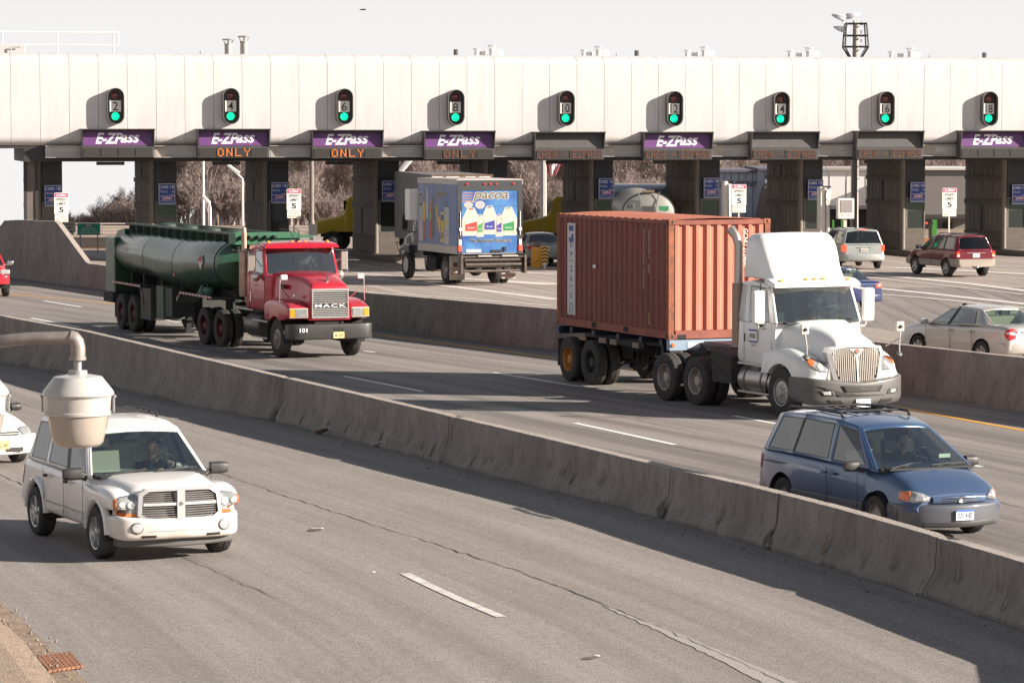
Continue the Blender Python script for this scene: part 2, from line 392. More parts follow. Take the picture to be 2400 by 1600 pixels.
def barrier(name, P, T, foot, thick, ext, step, label, jag=1.0, joints=()):
 line = resample(baseline(P, *ext), step); rnd = random.Random(5); prof0 = [(0, 0), (0, .07), (.14, .36), (.17, .45), (.20, .985), (.205, 1), (.20 + thick - .005, 1), (.20 + thick, .985), (.23 + thick, .40), (.36 + thick, .08), (.36 + thick, 0)]
 rows = []; tops = []; ph = 0; acc = 0
 for i, p in enumerate(line):
  d = (line[min(i + 1, len(line) - 1)] - line[max(i - 1, 0)]).normalized(); n = Vector((-d.y, d.x, 0))
  if n.y < 0: n = -n                            # away from the camera
  px, _ = proj(p)
  lo, hi = .3, 3.6
  if px < -100: px = -100
  for _ in range(24):
   h = (lo + hi) / 2; q = p + n * .2 + Vector((0, 0, h)); a, b = proj(q)
   if b > interp(T, a): lo = h
   else: hi = h
  if p.y > 200: h = .9
  acc += step; ph += rnd.uniform(-1, 1) * .5; ph *= .8
  row = []
  jn = 0
  for jx in joints:
   if abs(px - jx) < 5: jn = .06
  for k, (a, z) in enumerate(prof0):
   zz = z * h
   if h > 1.25 and 0 < z < .9: zz = z * .95 if z < .5 else z * h     # tall wall keeps the same foot
   a2 = a * foot if k < 4 else a
   if k <= 3: a2 += (rnd.uniform(-.022, .022) + ph * .012) * jag
   if k <= 1 and math.sin(acc * 1.7) + math.sin(acc * .63 + 1) > 1.55: a2 += .06 * jag
   if k < 6: a2 += jn
   if k in (4, 5, 6): zz -= jn * .5 + rnd.uniform(0, .006)
   row.append(p + n * a2 + Vector((0, 0, zz)))
  rows.append(row); tops.append((p, n, h))
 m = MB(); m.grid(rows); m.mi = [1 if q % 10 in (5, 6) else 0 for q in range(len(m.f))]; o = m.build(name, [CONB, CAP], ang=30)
 return o, line, tops
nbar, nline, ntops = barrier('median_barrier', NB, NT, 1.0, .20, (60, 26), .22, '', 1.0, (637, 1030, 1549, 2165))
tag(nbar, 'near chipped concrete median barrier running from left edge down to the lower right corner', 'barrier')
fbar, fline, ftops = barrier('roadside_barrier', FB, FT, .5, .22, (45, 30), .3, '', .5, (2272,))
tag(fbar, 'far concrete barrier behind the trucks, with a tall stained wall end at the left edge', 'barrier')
def joint(bar, line, tops, px, chip=True, pr=((0, 0), (0, .07), (.14, .36), (.17, .45), (.20, .985), (.205, 1), (.39, 1))):
 i = min(range(len(line)), key=lambda k: abs(proj(line[k])[0] - px) + (0 if line[k].y < 200 else 999)); p, n, h = tops[i]; d = Vector((n.y, -n.x, 0)); V = []
 for a, z in pr:
  for s in (-1, 1): V.append(p + n * (a - .012) + d * s * .014 + Vector((0, 0, z * h + .004)))
 b = MB(); b.add(V, [(2 * k, 2 * k + 1, 2 * k + 3, 2 * k + 2) for k in range(len(pr) - 1)]); b.build('joint', CRACK, bar, ang=0)
 if chip:
  rnd = random.Random(int(px)); b = MB(); c = p - n * .045 + Vector((0, 0, .02)); W = [(rnd.uniform(-.12, .05), 0), (-.16, .10), (-.05, .22), (.02, .30), (.05, .16), (.16, .10), (.13, 0)]
  V = [c + d * a + n * (z * .42 + .02) + Vector((0, 0, z)) for a, z in W]; b.add(V, [list(range(len(V)))]); b.build('chip', mat('chip_dark', (.10, .085, .075), .95), bar, ang=0)
for px in (637, 1549): joint(nbar, nline, ntops, px)
for px in (1030, 1790, 2165): joint(nbar, nline, ntops, px, px == 1790)
joint(fbar, fline, ftops, 2272, False); joint(fbar, fline, ftops, 1000, False)
rnd = random.Random(9)
for px in (655, 700, 722, 760, 800, 830, 862, 890, 905, 950, 985, 1010, 1035, 1105, 1125, 1140, 1180, 1215, 1265, 1300, 1330, 1400, 1600, 1680, 1850, 1920, 2020, 2090, 2230, 2330):
 i = min(range(len(nline)), key=lambda k: abs(proj(nline[k])[0] - px) + (0 if nline[k].y < 200 else 999)); p, n, h = ntops[i]; d = Vector((n.y, -n.x, 0)); w = rnd.uniform(.012, .035); z0 = rnd.uniform(.06, .3); z1 = z0 + rnd.uniform(.12, .38)
 f = lambda z: .14 * (z - .06) / .29 if z < .35 else .145 + (z - .35) * .09
 V = [p + n * (f(z) - .02) + d * (a + rnd.uniform(-.01, .01)) + Vector((0, 0, z)) for z, a in ((z0, -w), (z0, w), ((z0 + z1) / 2, w * .8), (z1, .003), (z1, -.003), ((z0 + z1) / 2, -w * .7))]
 b = MB(); b.add(V, [(0, 1, 2, 5), (5, 2, 3, 4)]); b.build('stain', mat('stain_dark', (.12, .10, .09), .95) if px % 3 else mat('stain_rust', (.17, .11, .07), .95), nbar, ang=0)
def strip(name, line, offs, z, m, parent=None):
 rows = []; uvs = []; s = 0
 for i, p in enumerate(line):
  d = (line[min(i + 1, len(line) - 1)] - line[max(i - 1, 0)]).normalized(); n = Vector((-d.y, d.x, 0))
  if n.y < 0: n = -n
  if i: s += (p - line[i - 1]).length
  rows.append([p + n * o + Vector((0, 0, z)) for o in offs]); uvs += [(o, s) for o in offs]
 mb = MB(); mb.grid(rows); o = mb.build(name, m, parent, ang=0); uvset(o, uvs); return o
nl = nline[::6]; fl = fline[::6]
road1 = struct(strip('road', nl, (-16, -10, -5, 0.3), -.004, ASPH))
rows = []; uvs = []; NF = len(fl)
for i, p in enumerate(fl):
 q = nl[min(len(nl) - 1, int(i * (len(nl) - 1) / (NF - 1)))]
 for k in range(7):
  w = q.lerp(p, k / 6) ; rows.append(w)
  uvs.append((k / 6 * 12.5, i * 1.8))
mb = MB(); mb.grid([[Vector((w.x, w.y, 0)) for w in rows[i * 7:(i + 1) * 7]] for i in range(NF)]); road2 = struct(mb.build('road', ASPF, ang=0)); uvset(road2, uvs)
pl = MB(); row = []; uvs = []
for i, p in enumerate(fl):
 e = Vector((p.x + 30 * .5, p.y + 55, 0)) if False else None
A = [Vector((p.x, p.y, -.006)) for p in fl]
top = 182
G2 = []
for i, p in enumerate(A):
 r_ = []
 for k in range(9):
  t = k / 8; y = p.y + (max(top, p.y + 20) - p.y) * t; x = p.x - (y - p.y) * .21 * 1.0
  r_.append(Vector((x, y, -.006))); uvs.append((x * .966 + y * .259, -x * .259 + y * .966))
 G2.append(r_)
mbp = MB(); mbp.grid(G2); plaza = struct(mbp.build('plaza_pavement', CONC, ang=0)); uvset(plaza, uvs)
mb2 = MB(); a = A[0]; xs = [-70, -40, 0, 40, 80]
fill = [[Vector((x, y, -.012)) for x in xs] for y in (100, 140, 185)]
mb2.grid(fill); o2 = struct(mb2.build('plaza_pavement', CONC, ang=0)); uvset(o2, [(v.co.x * .966 + v.co.y * .259, v.co.y * .966 - v.co.x * .259) for v in o2.data.vertices])
mb3 = MB(); mb3.grid([[Vector((x, y, -.010)) for x in (9, 30, 80)] for y in (50, 76, 100, 125)]);
o3 = struct(mb3.build('plaza_pavement', ASPF, ang=0)); uvset(o3, [(v.co.x, v.co.y) for v in o3.data.vertices])
def mark(pts, w0, w1, m, parent, z=.006, name='lane_line', jag=0.0, wid=None):
 """painted line through photo pixels, drawn on the road with real widths in metres"""
 P = [gnd(*p) for p in pts] if not isinstance(pts[0], Vector) else pts
 P = resample(P, .6); rnd = random.Random(len(P)); L_ = []
 for i, p in enumerate(P):
  d = (P[min(i + 1, len(P) - 1)] - P[max(i - 1, 0)]).normalized(); n = Vector((-d.y, d.x, 0)); t = i / (len(P) - 1)
  w = w0 + (w1 - w0) * t; w += rnd.uniform(-jag, jag)
  L_.append([Vector((p.x, p.y, z)) - n * w / 2, Vector((p.x, p.y, z)) + n * w / 2])
 mb = MB(); mb.grid(L_); return mb.build(name, m, parent, ang=0)
for a, b in [((806, 881.5), (993, 918)), ((1157, 873), (1358, 906)), ((1347, 991), (1582, 1042)), ((1720, 974.5), (1830, 995)), ((73, 745.5), (186, 767)), ((104, 705.6), (190, 719.6)), ((381, 749), (422, 756)), ((852.6, 822.5), (878, 825.5)), ((2070, 1048), (2300, 1094))]:
 mark([a, b], .13, .13, PAINTN, road2)
mark([(393, 804), (425, 809)], .10, .08, PAINTW, road2); mark([(430, 810), (464, 815)], .08, .08, PAINTW, road2)
mark([(395, 816), (480, 824)], .5, .3, SCUFF, road2, z=.003)
mark([(949, 1343), (1010, 1373), (1080, 1405), (1175, 1445)], .155, .14, PAINTW, road1, z=.004)
mark([(-100, 680), (233, 708), (560, 744), (871, 783), (1090, 811), (1301, 840), (1700, 897), (2117, 957), (2400, 1009), (2600, 1048)], .16, .16, PAINTY, road2)
for pts, w in [([(635, 1150), (819, 1211), (935, 1248), (1061, 1288), (1160, 1319), (1275, 1359), (1413, 1415), (1540, 1466), (1700, 1535), (1840, 1600)], .02),
               ([(0, 931), (107, 962), (300, 1022), (497, 1101), (635, 1150)], .014),
               ([(620, 735 + 95), (820, 855), (1100, 905), (1500, 985), (1900, 1075), (2400, 1190)], .014), ([(0, 1110), (60, 1140)], .02),
               ([(1582, 1045), (1800, 1085), (2100, 1150)], .018), ([(420, 1300), (520, 1345), (640, 1400)], .012)]:
 W = resample([gnd(*p) for p in pts], .25); rnd = random.Random(3)
 W = [p + Vector((rnd.uniform(-.03, .03), rnd.uniform(-.07, .07), 0)) for p in W]
 mark(W, w, w, CRACK, road2 if pts[0][0] == 620 or pts[0][0] == 1582 else road1, z=.003, name='crack', jag=w * .5)
W = resample([gnd(*p) for p in [(1420, 1421), (1560, 1478), (1700, 1540), (1790, 1582), (1840, 1604)]], .12)
mark(W, .05, .34, SCUFF, road1, z=.002, name='worn_paint', jag=.05)
for pts, w0, w1 in [([(813, 650), (960, 660), (1130, 680), (1304, 702)], .5, .62), ([(830, 640), (900, 645), (1120, 655), (1304, 667)], .35, 1.2),
     ([(1110, 634), (1304, 642)], .5, .7), ([(800, 681), (950, 690), (1090, 700), (1290, 716)], .12, .14),
     ([(2040, 674), (2180, 688), (2290, 700), (2400, 712), (2600, 733)], .55, .65), ([(2040, 688), (2170, 698), (2275, 709), (2420, 724)], .3, .35),
     ([(2010, 641), (2130, 651), (2280, 666), (2400, 681), (2600, 706)], .7, .5), ([(2010, 648), (2200, 668), (2400, 690)], .22, .22), ([(2090, 627), (2250, 634), (2420, 643)], .8, .9),
     ([(2300, 622), (2450, 628)], .4, .4), ([(1950, 630), (2090, 640)], .3, .3)]:
 mark(pts, w0, w1, PAINTW if w0 > .15 else PAINTN, plaza, z=.004, jag=.03)
vg = MB(); Lp = [gnd(-500, 1120), gnd(-160, 1290), gnd(0, 1408), gnd(60, 1462), gnd(140, 1540), gnd(205, 1600), gnd(300, 1720), gnd(480, 2000)]
vg.grid([[p + Vector((0, 0, .004)) for p in Lp], [p + Vector((-14, -2, .05)) for p in Lp]]); struct(vg.build('verge', DIRT, ang=0))
kb = MB(); Kp = resample([gnd(-300, 1240), gnd(0, 1462), gnd(51, 1506), gnd(126, 1600), gnd(300, 1840)], .5)
kb.grid([[p + Vector((0, 0, .05)) for p in Kp], [p + Vector((-.3, -.05, .10)) for p in Kp], [p + Vector((-.9, -.1, .11)) for p in Kp]]); struct(kb.build('gravel_shoulder', mat('gravel', (.36, .27, .20), .95, var=1, vscale=9, col2=(.22, .16, .12), bump=1, bscale=40), ang=0))
rnd = random.Random(11); gs = MB()
for i in range(900):
 t = rnd.random(); p = Kp[0].lerp(Kp[-1], t) + Vector((rnd.uniform(-.7, .75), rnd.uniform(-.3, .3), 0)); r = rnd.uniform(.008, .028)
 z = .075 if False else (.012 if rnd.random() < .5 else .06)
 vs = [(p.x + rnd.uniform(.5, 1) * r * a, p.y + rnd.uniform(.5, 1) * r * b, z + c * r) for a, b, c in ((1, 0, 0), (-1, 0, 0), (0, 1, 0), (0, -1, 0), (0, 0, .9), (0, 0, -.9))]
 gs.add(vs, [(0, 2, 4), (2, 1, 4), (1, 3, 4), (3, 0, 4), (2, 0, 5), (1, 2, 5), (3, 1, 5), (0, 3, 5)])
o = gs.build('gravel', mat('pebbles', (.30, .24, .19), .9, var=.5, vscale=3), ang=0); o['kind'] = 'stuff'; o['label'] = 'loose gravel along the road edge by the rusty drain'
gA, gB, gC = gnd(86, 1545), gnd(168, 1533), gnd(198, 1566); ux = (gB - gA); uy = (gC - gB)
dr = MB(); nx, ny = 7, 7; TH = .03
def dp(a, b, z): return gA + ux * a + uy * b + Vector((0, 0, z))
def dbar(a0, a1, b0, b1):
 v = [dp(a0, b0, .012), dp(a1, b0, .012), dp(a1, b1, .012), dp(a0, b1, .012), dp(a0, b0, .012 + TH), dp(a1, b0, .012 + TH), dp(a1, b1, .012 + TH), dp(a0, b1, .012 + TH)]
 dr.add(v, [(0, 3, 2, 1), (4, 5, 6, 7), (0, 1, 5, 4), (1, 2, 6, 5), (2, 3, 7, 6), (3, 0, 4, 7)])
for i in range(nx + 1): a = i / nx * .9; dbar(a, a + .055, 0, 1)
for j in range(ny + 1):
 b = j / ny * .93
 for i in range(nx): dbar(i / nx * .9 + .056, (i + 1) / nx * .9 - .001, b, b + .06)
t_ = thing('drain_grate', 'rusty square drain grate in the dirt at the lower left corner', 'drain', gA)
def reparent(o, t): o.parent = t; o.matrix_parent_inverse = Matrix.Translation(-t.location); return o
reparent(dr.build('grate', mat('rust', (.30, .135, .075), .85, var=.4, vscale=14), ang=0), t_)
pit = MB(); pit.add([dp(0, 0, .008), dp(.95, 0, .008), dp(.95, 1, .008), dp(0, 1, .008)], [(0, 1, 2, 3)]); reparent(pit.build('pit', UND, ang=0), t_)
def scrap(name, px, py, w, h, tilt, m, label, cat, z=.02, parts=1, seed=1, thick=.012):
 p = gnd(px, py); rnd = random.Random(seed); mb = MB(); n = 7
 top = []
 for i in range(n):
  a = 2 * math.pi * i / n; top.append((math.cos(a) * w * rnd.uniform(.35, .55), math.sin(a) * h * rnd.uniform(.35, .55), z + math.cos(a + 1) * tilt + rnd.uniform(0, tilt * .4)))
 v = top + [(a, b, c - thick) for a, b, c in top]
 mb.add(v, [list(range(n)), list(range(2 * n - 1, n - 1, -1))] + [(i, n + i, n + (i + 1) % n, (i + 1) % n) for i in range(n)])
 o = mb.build(name, m, ang=0); o.location = p; return tag(o, label, cat)
pw = mat('litter_white', (.72, .70, .68), .8, var=.3, vscale=20); pb = mat('litter_brown', (.24, .17, .13), .9, var=.3, vscale=12)
p = gnd(290, 905); mb = MB(); mb.box(-.045, .045, -.14, .10, 0, .20, M=Matrix.Rotation(R(38), 4, 'Y') @ Matrix.Rotation(R(-20), 4, 'X')); mb.box(-.05, .05, .101, .112, .02, .19, M=Matrix.Rotation(R(38), 4, 'Y') @ Matrix.Rotation(R(-20), 4, 'X'))
o = mb.build('broken_block', mat('block', (.36, .27, .23), .9, var=.3, vscale=10), ang=0); o.location = p + Vector((0, 0, .06)); tag(o, 'broken brick leaning at the foot of the near barrier above the white SUV', 'brick')
scrap('litter', 142, 880, .22, .12, .03, pw, 'scrap of white litter by the barrier foot left of the brick', 'litter', seed=2)
scrap('litter', 395, 931, .12, .08, .04, pw, 'small dark and white scrap right of the brick by the barrier', 'litter', seed=3)
scrap('litter', 737, 1244, .34, .10, .035, mat('litter_grey', (.45, .44, .44), .6), 'flat torn grey scrap on the near lane right of the white SUV', 'litter', seed=4)
scrap('litter', 1383, 1545, .24, .10, .035, mat('litter_grey'), 'torn grey scrap on the road at the bottom below the worn dash', 'litter', seed=5)
scrap('litter', 873, 1345, .07, .05, .02, pw, 'tiny white fleck left of the worn white dash', 'litter', seed=6)
scrap('crumpled_sheet', 1242, 809, .85, .45, .07, mat('litter_sheet', (.34, .31, .29), .8, var=.3, vscale=6), 'crumpled grey plastic sheet lying against the far barrier left of the container truck', 'plastic sheet', z=.09, seed=8)
scrap('litter', 890, 1047, .28, .2, .06, mat('litter_clear', (.5, .5, .52), .4), 'crumpled plastic at the chipped foot of the near barrier', 'litter', seed=9, z=.06)
scrap('litter', 754, 1019, .3, .16, .07, pb, 'brown crumpled scrap at the barrier foot below the white dashes', 'litter', seed=10, z=.06)
scrap('litter', 2146, 1393, .07, .05, .02, pw, 'tiny white scrap at the barrier foot below the blue minivan', 'litter', seed=12)
scrap('litter', 2298, 1218, .28, .10, .02, pw, 'white scrap on the lane just right of the blue minivan', 'litter', seed=13)
scrap('metal_strip', 2345, 938, .75, .12, .03, mat('rusty_strip', (.14, .07, .05), .8), 'rusty metal strip on the shoulder below the right end of the far barrier', 'metal strip', seed=14, z=.05)
gr = MB(); rnd = random.Random(21)
for line, sgn in ((nline, 1), (fline, 1)):
 for p in line[::2]:
  px, py = proj(p)
  if not (-50 < px < 2450): continue
  for _ in range(7 if line is nline else 4):
   q = p + Vector((rnd.uniform(-.5, .15), rnd.uniform(-.6, .05), 0)); r = rnd.choice((.006, .008, .012, .022)) * rnd.uniform(.6, 1.2)
   vs = [(q.x + rnd.uniform(.5, 1) * r * a, q.y + rnd.uniform(.5, 1) * r * b, .006 + c * r) for a, b, c in ((1, 0, 0), (-1, 0, 0), (0, 1, 0), (0, -1, 0), (0, 0, .9))]
   gr.add(vs, [(0, 2, 4), (2, 1, 4), (1, 3, 4), (3, 0, 4)])
o = gr.build('grit', mat('grit', (.10, .085, .075), .95, var=.6, vscale=2), ang=0); o['kind'] = 'stuff'; o['label'] = 'dark grit and crumbs washed along the foot of the barriers'
for px, py, w in [(193, 773, .3), (392, 818, .28), (637, 878, .3), (928, 938, .25), (1278, 1020, .3), (1562, 1088, .3), (1705, 1116, .28), (1970, 1183, .25), (2155, 1230, .3), (2280, 823, .25)]:
 pass
# ============================================================ toll plaza
PA = R(12.0)
PL = at(0, 340, 145.3)
U_ = Vector((math.cos(PA), math.sin(PA), 0)); N_ = Vector((math.sin(PA), -math.cos(PA), 0))
PL.z = 0
PMX = Matrix.Translation(PL) @ Matrix.Rotation(PA, 4, 'Z'); PMI = PMX.inverted()
def fp(px, py, off=0.0):
 d = ray(px, py); o = Vector((0, 0, CH)); P0 = PL + N_ * off
 t = (P0 - o).dot(N_) / d.dot(N_); return o + d * t
def lp(px, py, off=0.0): return PMI @ fp(px, py, off)
def pthing(name, label, cat, u, off, z=0, group=None):
 p = PL + U_ * u + N_ * off; return thing(name, label, cat, (p.x, p.y, z), PA, 1, group)
FAS = mat('fascia_panel', (.60, .57, .56), .42, var=.14, vscale=1.1, stretch=(2.2, 1, .35))
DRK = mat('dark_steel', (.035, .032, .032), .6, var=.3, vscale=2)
SIGK = mat('sign_cabinet', (.075, .07, .068), .55, var=.25, vscale=4)
ZT = fp(1200, 129).z; ZB = fp(1200, 343).z
UL, UR = lp(0, 340).x, lp(2400, 340).x
can = pthing('toll_canopy', 'long white rounded canopy spanning the toll lanes above the booths', 'canopy', 0, 0)
def fprof(y0=0.0):
 rt, rb = 1.05, .62; pr = []
 for i in range(9): t = math.pi / 2 * i / 8; pr.append((rt - rt * math.sin(t) + y0, ZT - rt + rt * math.cos(t)) if False else (rt - rt * math.sin(math.pi / 2 * (i / 8)) + y0, ZT - rt * .42 + rt * .42 * math.cos(math.pi / 2 * (i / 8))))
 for i in range(9): t = math.pi / 2 * i / 8; pr.append((rb - rb * math.cos(t) + y0, ZB + rb * .75 - rb * .75 * math.sin(t)))
 return pr
fm = MB(); du = (lp(1830.6, 300).x - lp(270.4, 300).x) / 6 / 4; u0 = lp(26, 300).x - 14 * du
pr = fprof(); n = len(pr)
rnd = random.Random(4)
for i in range(58):
 a = u0 + i * du + .008; b = u0 + (i + 1) * du - .008; dy = rnd.uniform(-.006, .006)
 back = [(p[0] + .05, p[1] - .03) for p in pr]
 vs = [(a, p[0] + dy, p[1]) for p in pr] + [(b, p[0] + dy, p[1]) for p in pr] + [(a, p[0], p[1]) for p in back] + [(b, p[0], p[1]) for p in back]
 fs = [(k, k + 1, n + k + 1, n + k) for k in range(n - 1)] + [(2 * n + k, 2 * n + k + 1, k + 1, k) for k in range(n - 1)] + [(n + k, n + k + 1, 3 * n + k + 1, 3 * n + k) for k in range(n - 1)]
 fm.add(vs, fs)
fm.build('fascia', FAS, can, ang=40)
ua, ub = u0, u0 + 58 * du
bk = MB(); bk.prism([(p[0] + .07, p[1] - .03) for p in pr] + [(7.5, ZB), (7.5, ZT - .2), (1.2, ZT - .04)], ua, ub, 'x'); bk.build('roof', mat('roof_grey', (.33, .32, .31), .9), can, ang=0)
zb1 = fp(1200, 340.5).z; zb0 = fp(1200, 368).z
be = MB(); be.box(lp(106, 340).x, ub, .05, .12, zb0, zb1); be.box(lp(106, 340).x, ub, -.12, .2, zb1 - .03, zb1 + .0); be.box(lp(106, 340).x, ub, -.10, .2, zb0, zb0 + .03)
be.build('edge_beam', mat('beam_steel', (.46, .44, .43), .5, .35, var=.35, vscale=1.5, stretch=(.3, 1, 2)), can, ang=0)
zs0 = fp(1200, 380).z
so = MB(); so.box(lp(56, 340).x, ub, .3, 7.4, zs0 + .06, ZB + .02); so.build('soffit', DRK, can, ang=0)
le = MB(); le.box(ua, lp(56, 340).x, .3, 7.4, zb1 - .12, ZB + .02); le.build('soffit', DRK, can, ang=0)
BR = mat('booth_panel_brown', (.19, .155, .132), .75, var=.45, vscale=2.2, stretch=(1, 1, .4), bump=.5, bscale=20)
BRB = mat('booth_band_brown', (.15, .115, .095), .8, var=.5, vscale=3)
BD = mat('booth_front_dark', (.03, .03, .034), .45, var=.4, vscale=2)
BW = mat('booth_wainscot', (.115, .095, .08), .8, var=.3, vscale=3)
PIL = mat('booth_column', (.19, .165, .14), .6, var=.3, vscale=2)
OFFB = -2.6
booths = [(86, 147), (352, 415), (618, 677.5), (877, 936), (1134, 1189.6), (1382, 1438), (1630, 1688), (1873, 1929), (2113, 2169), (2350, 2405)]
kinds = ['beside the tall wall end at the left edge', 'between the signs of lanes 2 and 4', 'behind the red truck cab roof', 'left of the blue box truck', 'mostly hidden behind the blue box truck', 'behind the left end of the red container', 'behind the middle of the container roof', 'above the white truck fairing, with a propped white cabinet', 'between the silver minivan and the maroon SUV', 'right of the maroon SUV under lane sign 18']
ribs_cache = {}
def make_booth(k, a, b):
 ul = lp(a, 500, OFFB).x; ur = lp(b, 500, OFFB).x; w = ur - ul
 t = pthing('toll_booth', 'brown panelled toll booth ' + kinds[k], 'toll booth', ul, OFFB, 0, 'toll booths under the canopy')
 t.rotation_euler.z = PA + R(3.4); D = 4.6; H = zs0 + .05
 s = MB(); zs = [(.28, .95, 1), (.95, 1.05, 2), (1.08, 2.35, 0), (2.35, 2.58, 2), (2.6, 3.55, 0), (3.55, 3.75, 2), (3.77, H - .02, 0)]
 for z0, z1, mi in zs:
  if mi == 0:
   nb = 16 if k % 2 else 22
   for q in range(nb):
    y0 = .18 + (D - .2) * q / nb; y1 = .18 + (D - .2) * (q + 1) / nb - .02
    if (k * 7 + int(z0 * 3)) % 3 == 0 and nb // 2 - 1 <= q <= nb // 2: continue
    s.box(.0 + (.012 if q % 2 else 0), .05, y0, y1, z0, z1, 0)
  else: s.box(-.03 if mi == 2 else .0, .05, .16, D, z0, z1, mi if mi == 1 else 1)
 s.build('side_wall', [BR, BRB], t, ang=0)
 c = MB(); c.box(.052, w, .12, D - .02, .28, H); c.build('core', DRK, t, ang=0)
 col = MB(); col.lathe([(.13, .28), (.13, H)], 14, M=Matrix.Translation((.10, .08, 0))); col.build('column', PIL, t)
 fr = MB(); fr.box(.24, w, .02, .11, 2.72, H); fr.box(.24, w, .03, .11, .28, 1.28, 1); fr.box(.24, .30, .0, .11, 1.28, 2.72, 2); fr.box(w - .05, w, .0, .11, 1.28, 2.72, 2); fr.box(.30, w - .05, .0, .11, 2.64, 2.72, 2)
 fr.build('front_panel', [BD, BW, PIL], t, ang=0)
 gl = MB(); gl.box(.31, w - .06, .05, .07, 1.29, 2.63); gl.box(.31, w - .06, .03, .045, 2.1, 2.62, 1) if k > 4 or k == 1 else None
 gl.build('window', [mat('booth_glass', (.02, .025, .025), .08, 0, .8), mat('green_blind', (.05, .085, .05), .5)], t, ang=0)
 rr = MB(); rr.box(w + .002, w + .05, .2, D, 1.2, 2.6, 0); rr.box(w + .002, w + .05, .2, D, .28, 1.18, 1); rr.build('side_window', [mat('booth_glass'), BW], t, ang=0)
 return t, ul, ur
BT = []
for k, (a, b) in enumerate(booths): BT.append(make_booth(k, a, b))
ISL = mat('island_concrete', (.20, .165, .14), .9, var=.4, vscale=2)
for k, (t, ul, ur) in enumerate(BT):
 m = MB(); w = ur - ul
 m.loft([dict(x=-6.2, w=w / 2 + .14, z0=0, z1=.26, rt=.04, rb=.001, y=w / 2), dict(x=2.3, w=w / 2 + .14, z0=0, z1=.26, rt=.04, rb=.001, y=w / 2), dict(x=3.0, w=w / 2 - .1, z0=0, z1=.26, rt=.04, rb=.001, y=w / 2), dict(x=3.15, w=w / 3, z0=0, z1=.24, rt=.04, rb=.001, y=w / 2)], sub=1,
           M=Matrix(((0, 1, 0, 0), (-1, 0, 0, 0), (0, 0, 1, 0), (0, 0, 0, 1))))
 o = m.build('traffic_island', ISL, ang=30); o.parent = None; o.matrix_world = Matrix.Translation(t.location) @ Matrix.Rotation(PA + R(3.4), 4, 'Z'); struct(o)
lw = pthing('canopy_pier', 'dark steel pier standing on the tall wall end at far left', 'pier', lp(57, 500, -1).x, -1)
m = MB(); m.box(0, .12, 0, .4, 0, ZB); m.box(.12, .50, .05, .5, 0, ZB, 1); m.box(.50, .62, 0, .4, 0, ZB); m.build('post', [DRK, mat('pier_brown', (.16, .135, .12), .8, var=.3, vscale=2)], lw, ang=0)
for k in range(10):
 if k < 9: uc = (BT[k][2] + BT[k + 1][1]) / 2
 else: continue
 m = MB(); m.box(uc - .62, uc + .62, .32, .5, zs0 - .10, zs0 + .05); m.build('lane_light_bar', DRK, can, ang=0)
BLU = mat('sign_blue', (.03, .06, .26), .5); PUR = mat('sign_violet', (.13, .045, .17), .45, var=.12, vscale=2); TXT = mat('sign_white', (.72, .72, .74), .5); MAG = mat('sign_magenta', (.50, .06, .16), .5)
def ez_logo(mb, w, M, mi=0):
 """slanted heavy letters with horizontal speed cuts through the last three"""
 mb.text('E-ZP', w * .24, M @ Matrix.Translation((-w * .185, 0, 0)), mi, shear=.33, off=.028, width=w * .60)
 mb.text('ass', w * .175, M @ Matrix.Translation((w * .27, -w * .012, 0)), mi, shear=.33, off=.024, width=w * .42)
ps_u = [(104, 434), (371, 430), (635, 427), (894, 423), (1153, 421), (1401, 417), (1647, 416), (1891, 420), (2131, 425.5), (2369, 431)]
pslabel = ['leftmost blue CARS $8 price board, half behind a speed limit sign', 'blue CARS $8 price board on the booth between lanes 2 and 4', 'blue CARS $8 price board left of the speed limit sign behind the red truck', 'blue CARS $8 price board left of the box truck', 'blue CARS $8 price board peeking over the box truck roof', 'blue CARS $8 price board above the left end of the container', 'blue CARS $8 price board right of the grey tanker end', 'blue CARS $8 price board beside the white cabinet', 'blue CARS $8 price board between the silver minivan and maroon SUV', 'blue CARS $8 price board cut by the right edge']
for k, (px, py) in enumerate(ps_u):
 c = lp(px + 20, py + 25, OFFB + .08); t = pthing('price_sign', pslabel[k], 'sign', c.x, OFFB + .10, c.z, 'blue price boards on the booths')
 W, H = .76, .97; m = MB(); m.box(-W / 2, W / 2, -.02, .02, -H / 2, H / 2); m.build('board', BLU, t, ang=0)
 fr = MB()
 for q in ((-W / 2 + .01, W / 2 - .01, H / 2 - .035, H / 2 - .015), (-W / 2 + .01, W / 2 - .01, -H / 2 + .015, -H / 2 + .035), (-W / 2 + .01, W / 2 - .01, -.105, -.085)): fr.box(q[0], q[1], -.026, -.021, q[2], q[3])
 for q in (-W / 2 + .01, W / 2 - .03): fr.box(q, q + .02, -.026, -.021, -H / 2 + .036, H / 2 - .036)
 M = lambda x, z: face((x, -.024, z), (1, 0, 0), (0, 0, 1))
 fr.text('CARS', .13, M(-.14, .32), width=.40, off=.012); fr.text('$', .10, M(.16, .33)); fr.text('8', .14, M(.27, .32), off=.012)
 fr.text('TRUCKS', .08, M(-.15, .11), width=.36); fr.text('$8', .08, M(.28, .11)); fr.text('AND UP', .05, M(.22, -.03), width=.22)
 fr.text('RATES REDUCED', .055, M(0, -.29), width=.56); fr.text('OFF-PEAK HOURS', .055, M(0, -.40), width=.60); fr.build('lettering', TXT, t, ang=0)
 lg = MB(); lg.prism([(-.26, -.24), (.20, -.24), (.28, -.13), (-.18, -.13)], -.0255, -.0215, 'y'); lg.build('logo_field', MAG, t, ang=0)
 l2 = MB(); ez_logo(l2, .40, face((0.01, -.030, -.185), (1, 0, 0), (0, 0, 1))); l2.build('logo', TXT, t, ang=0)
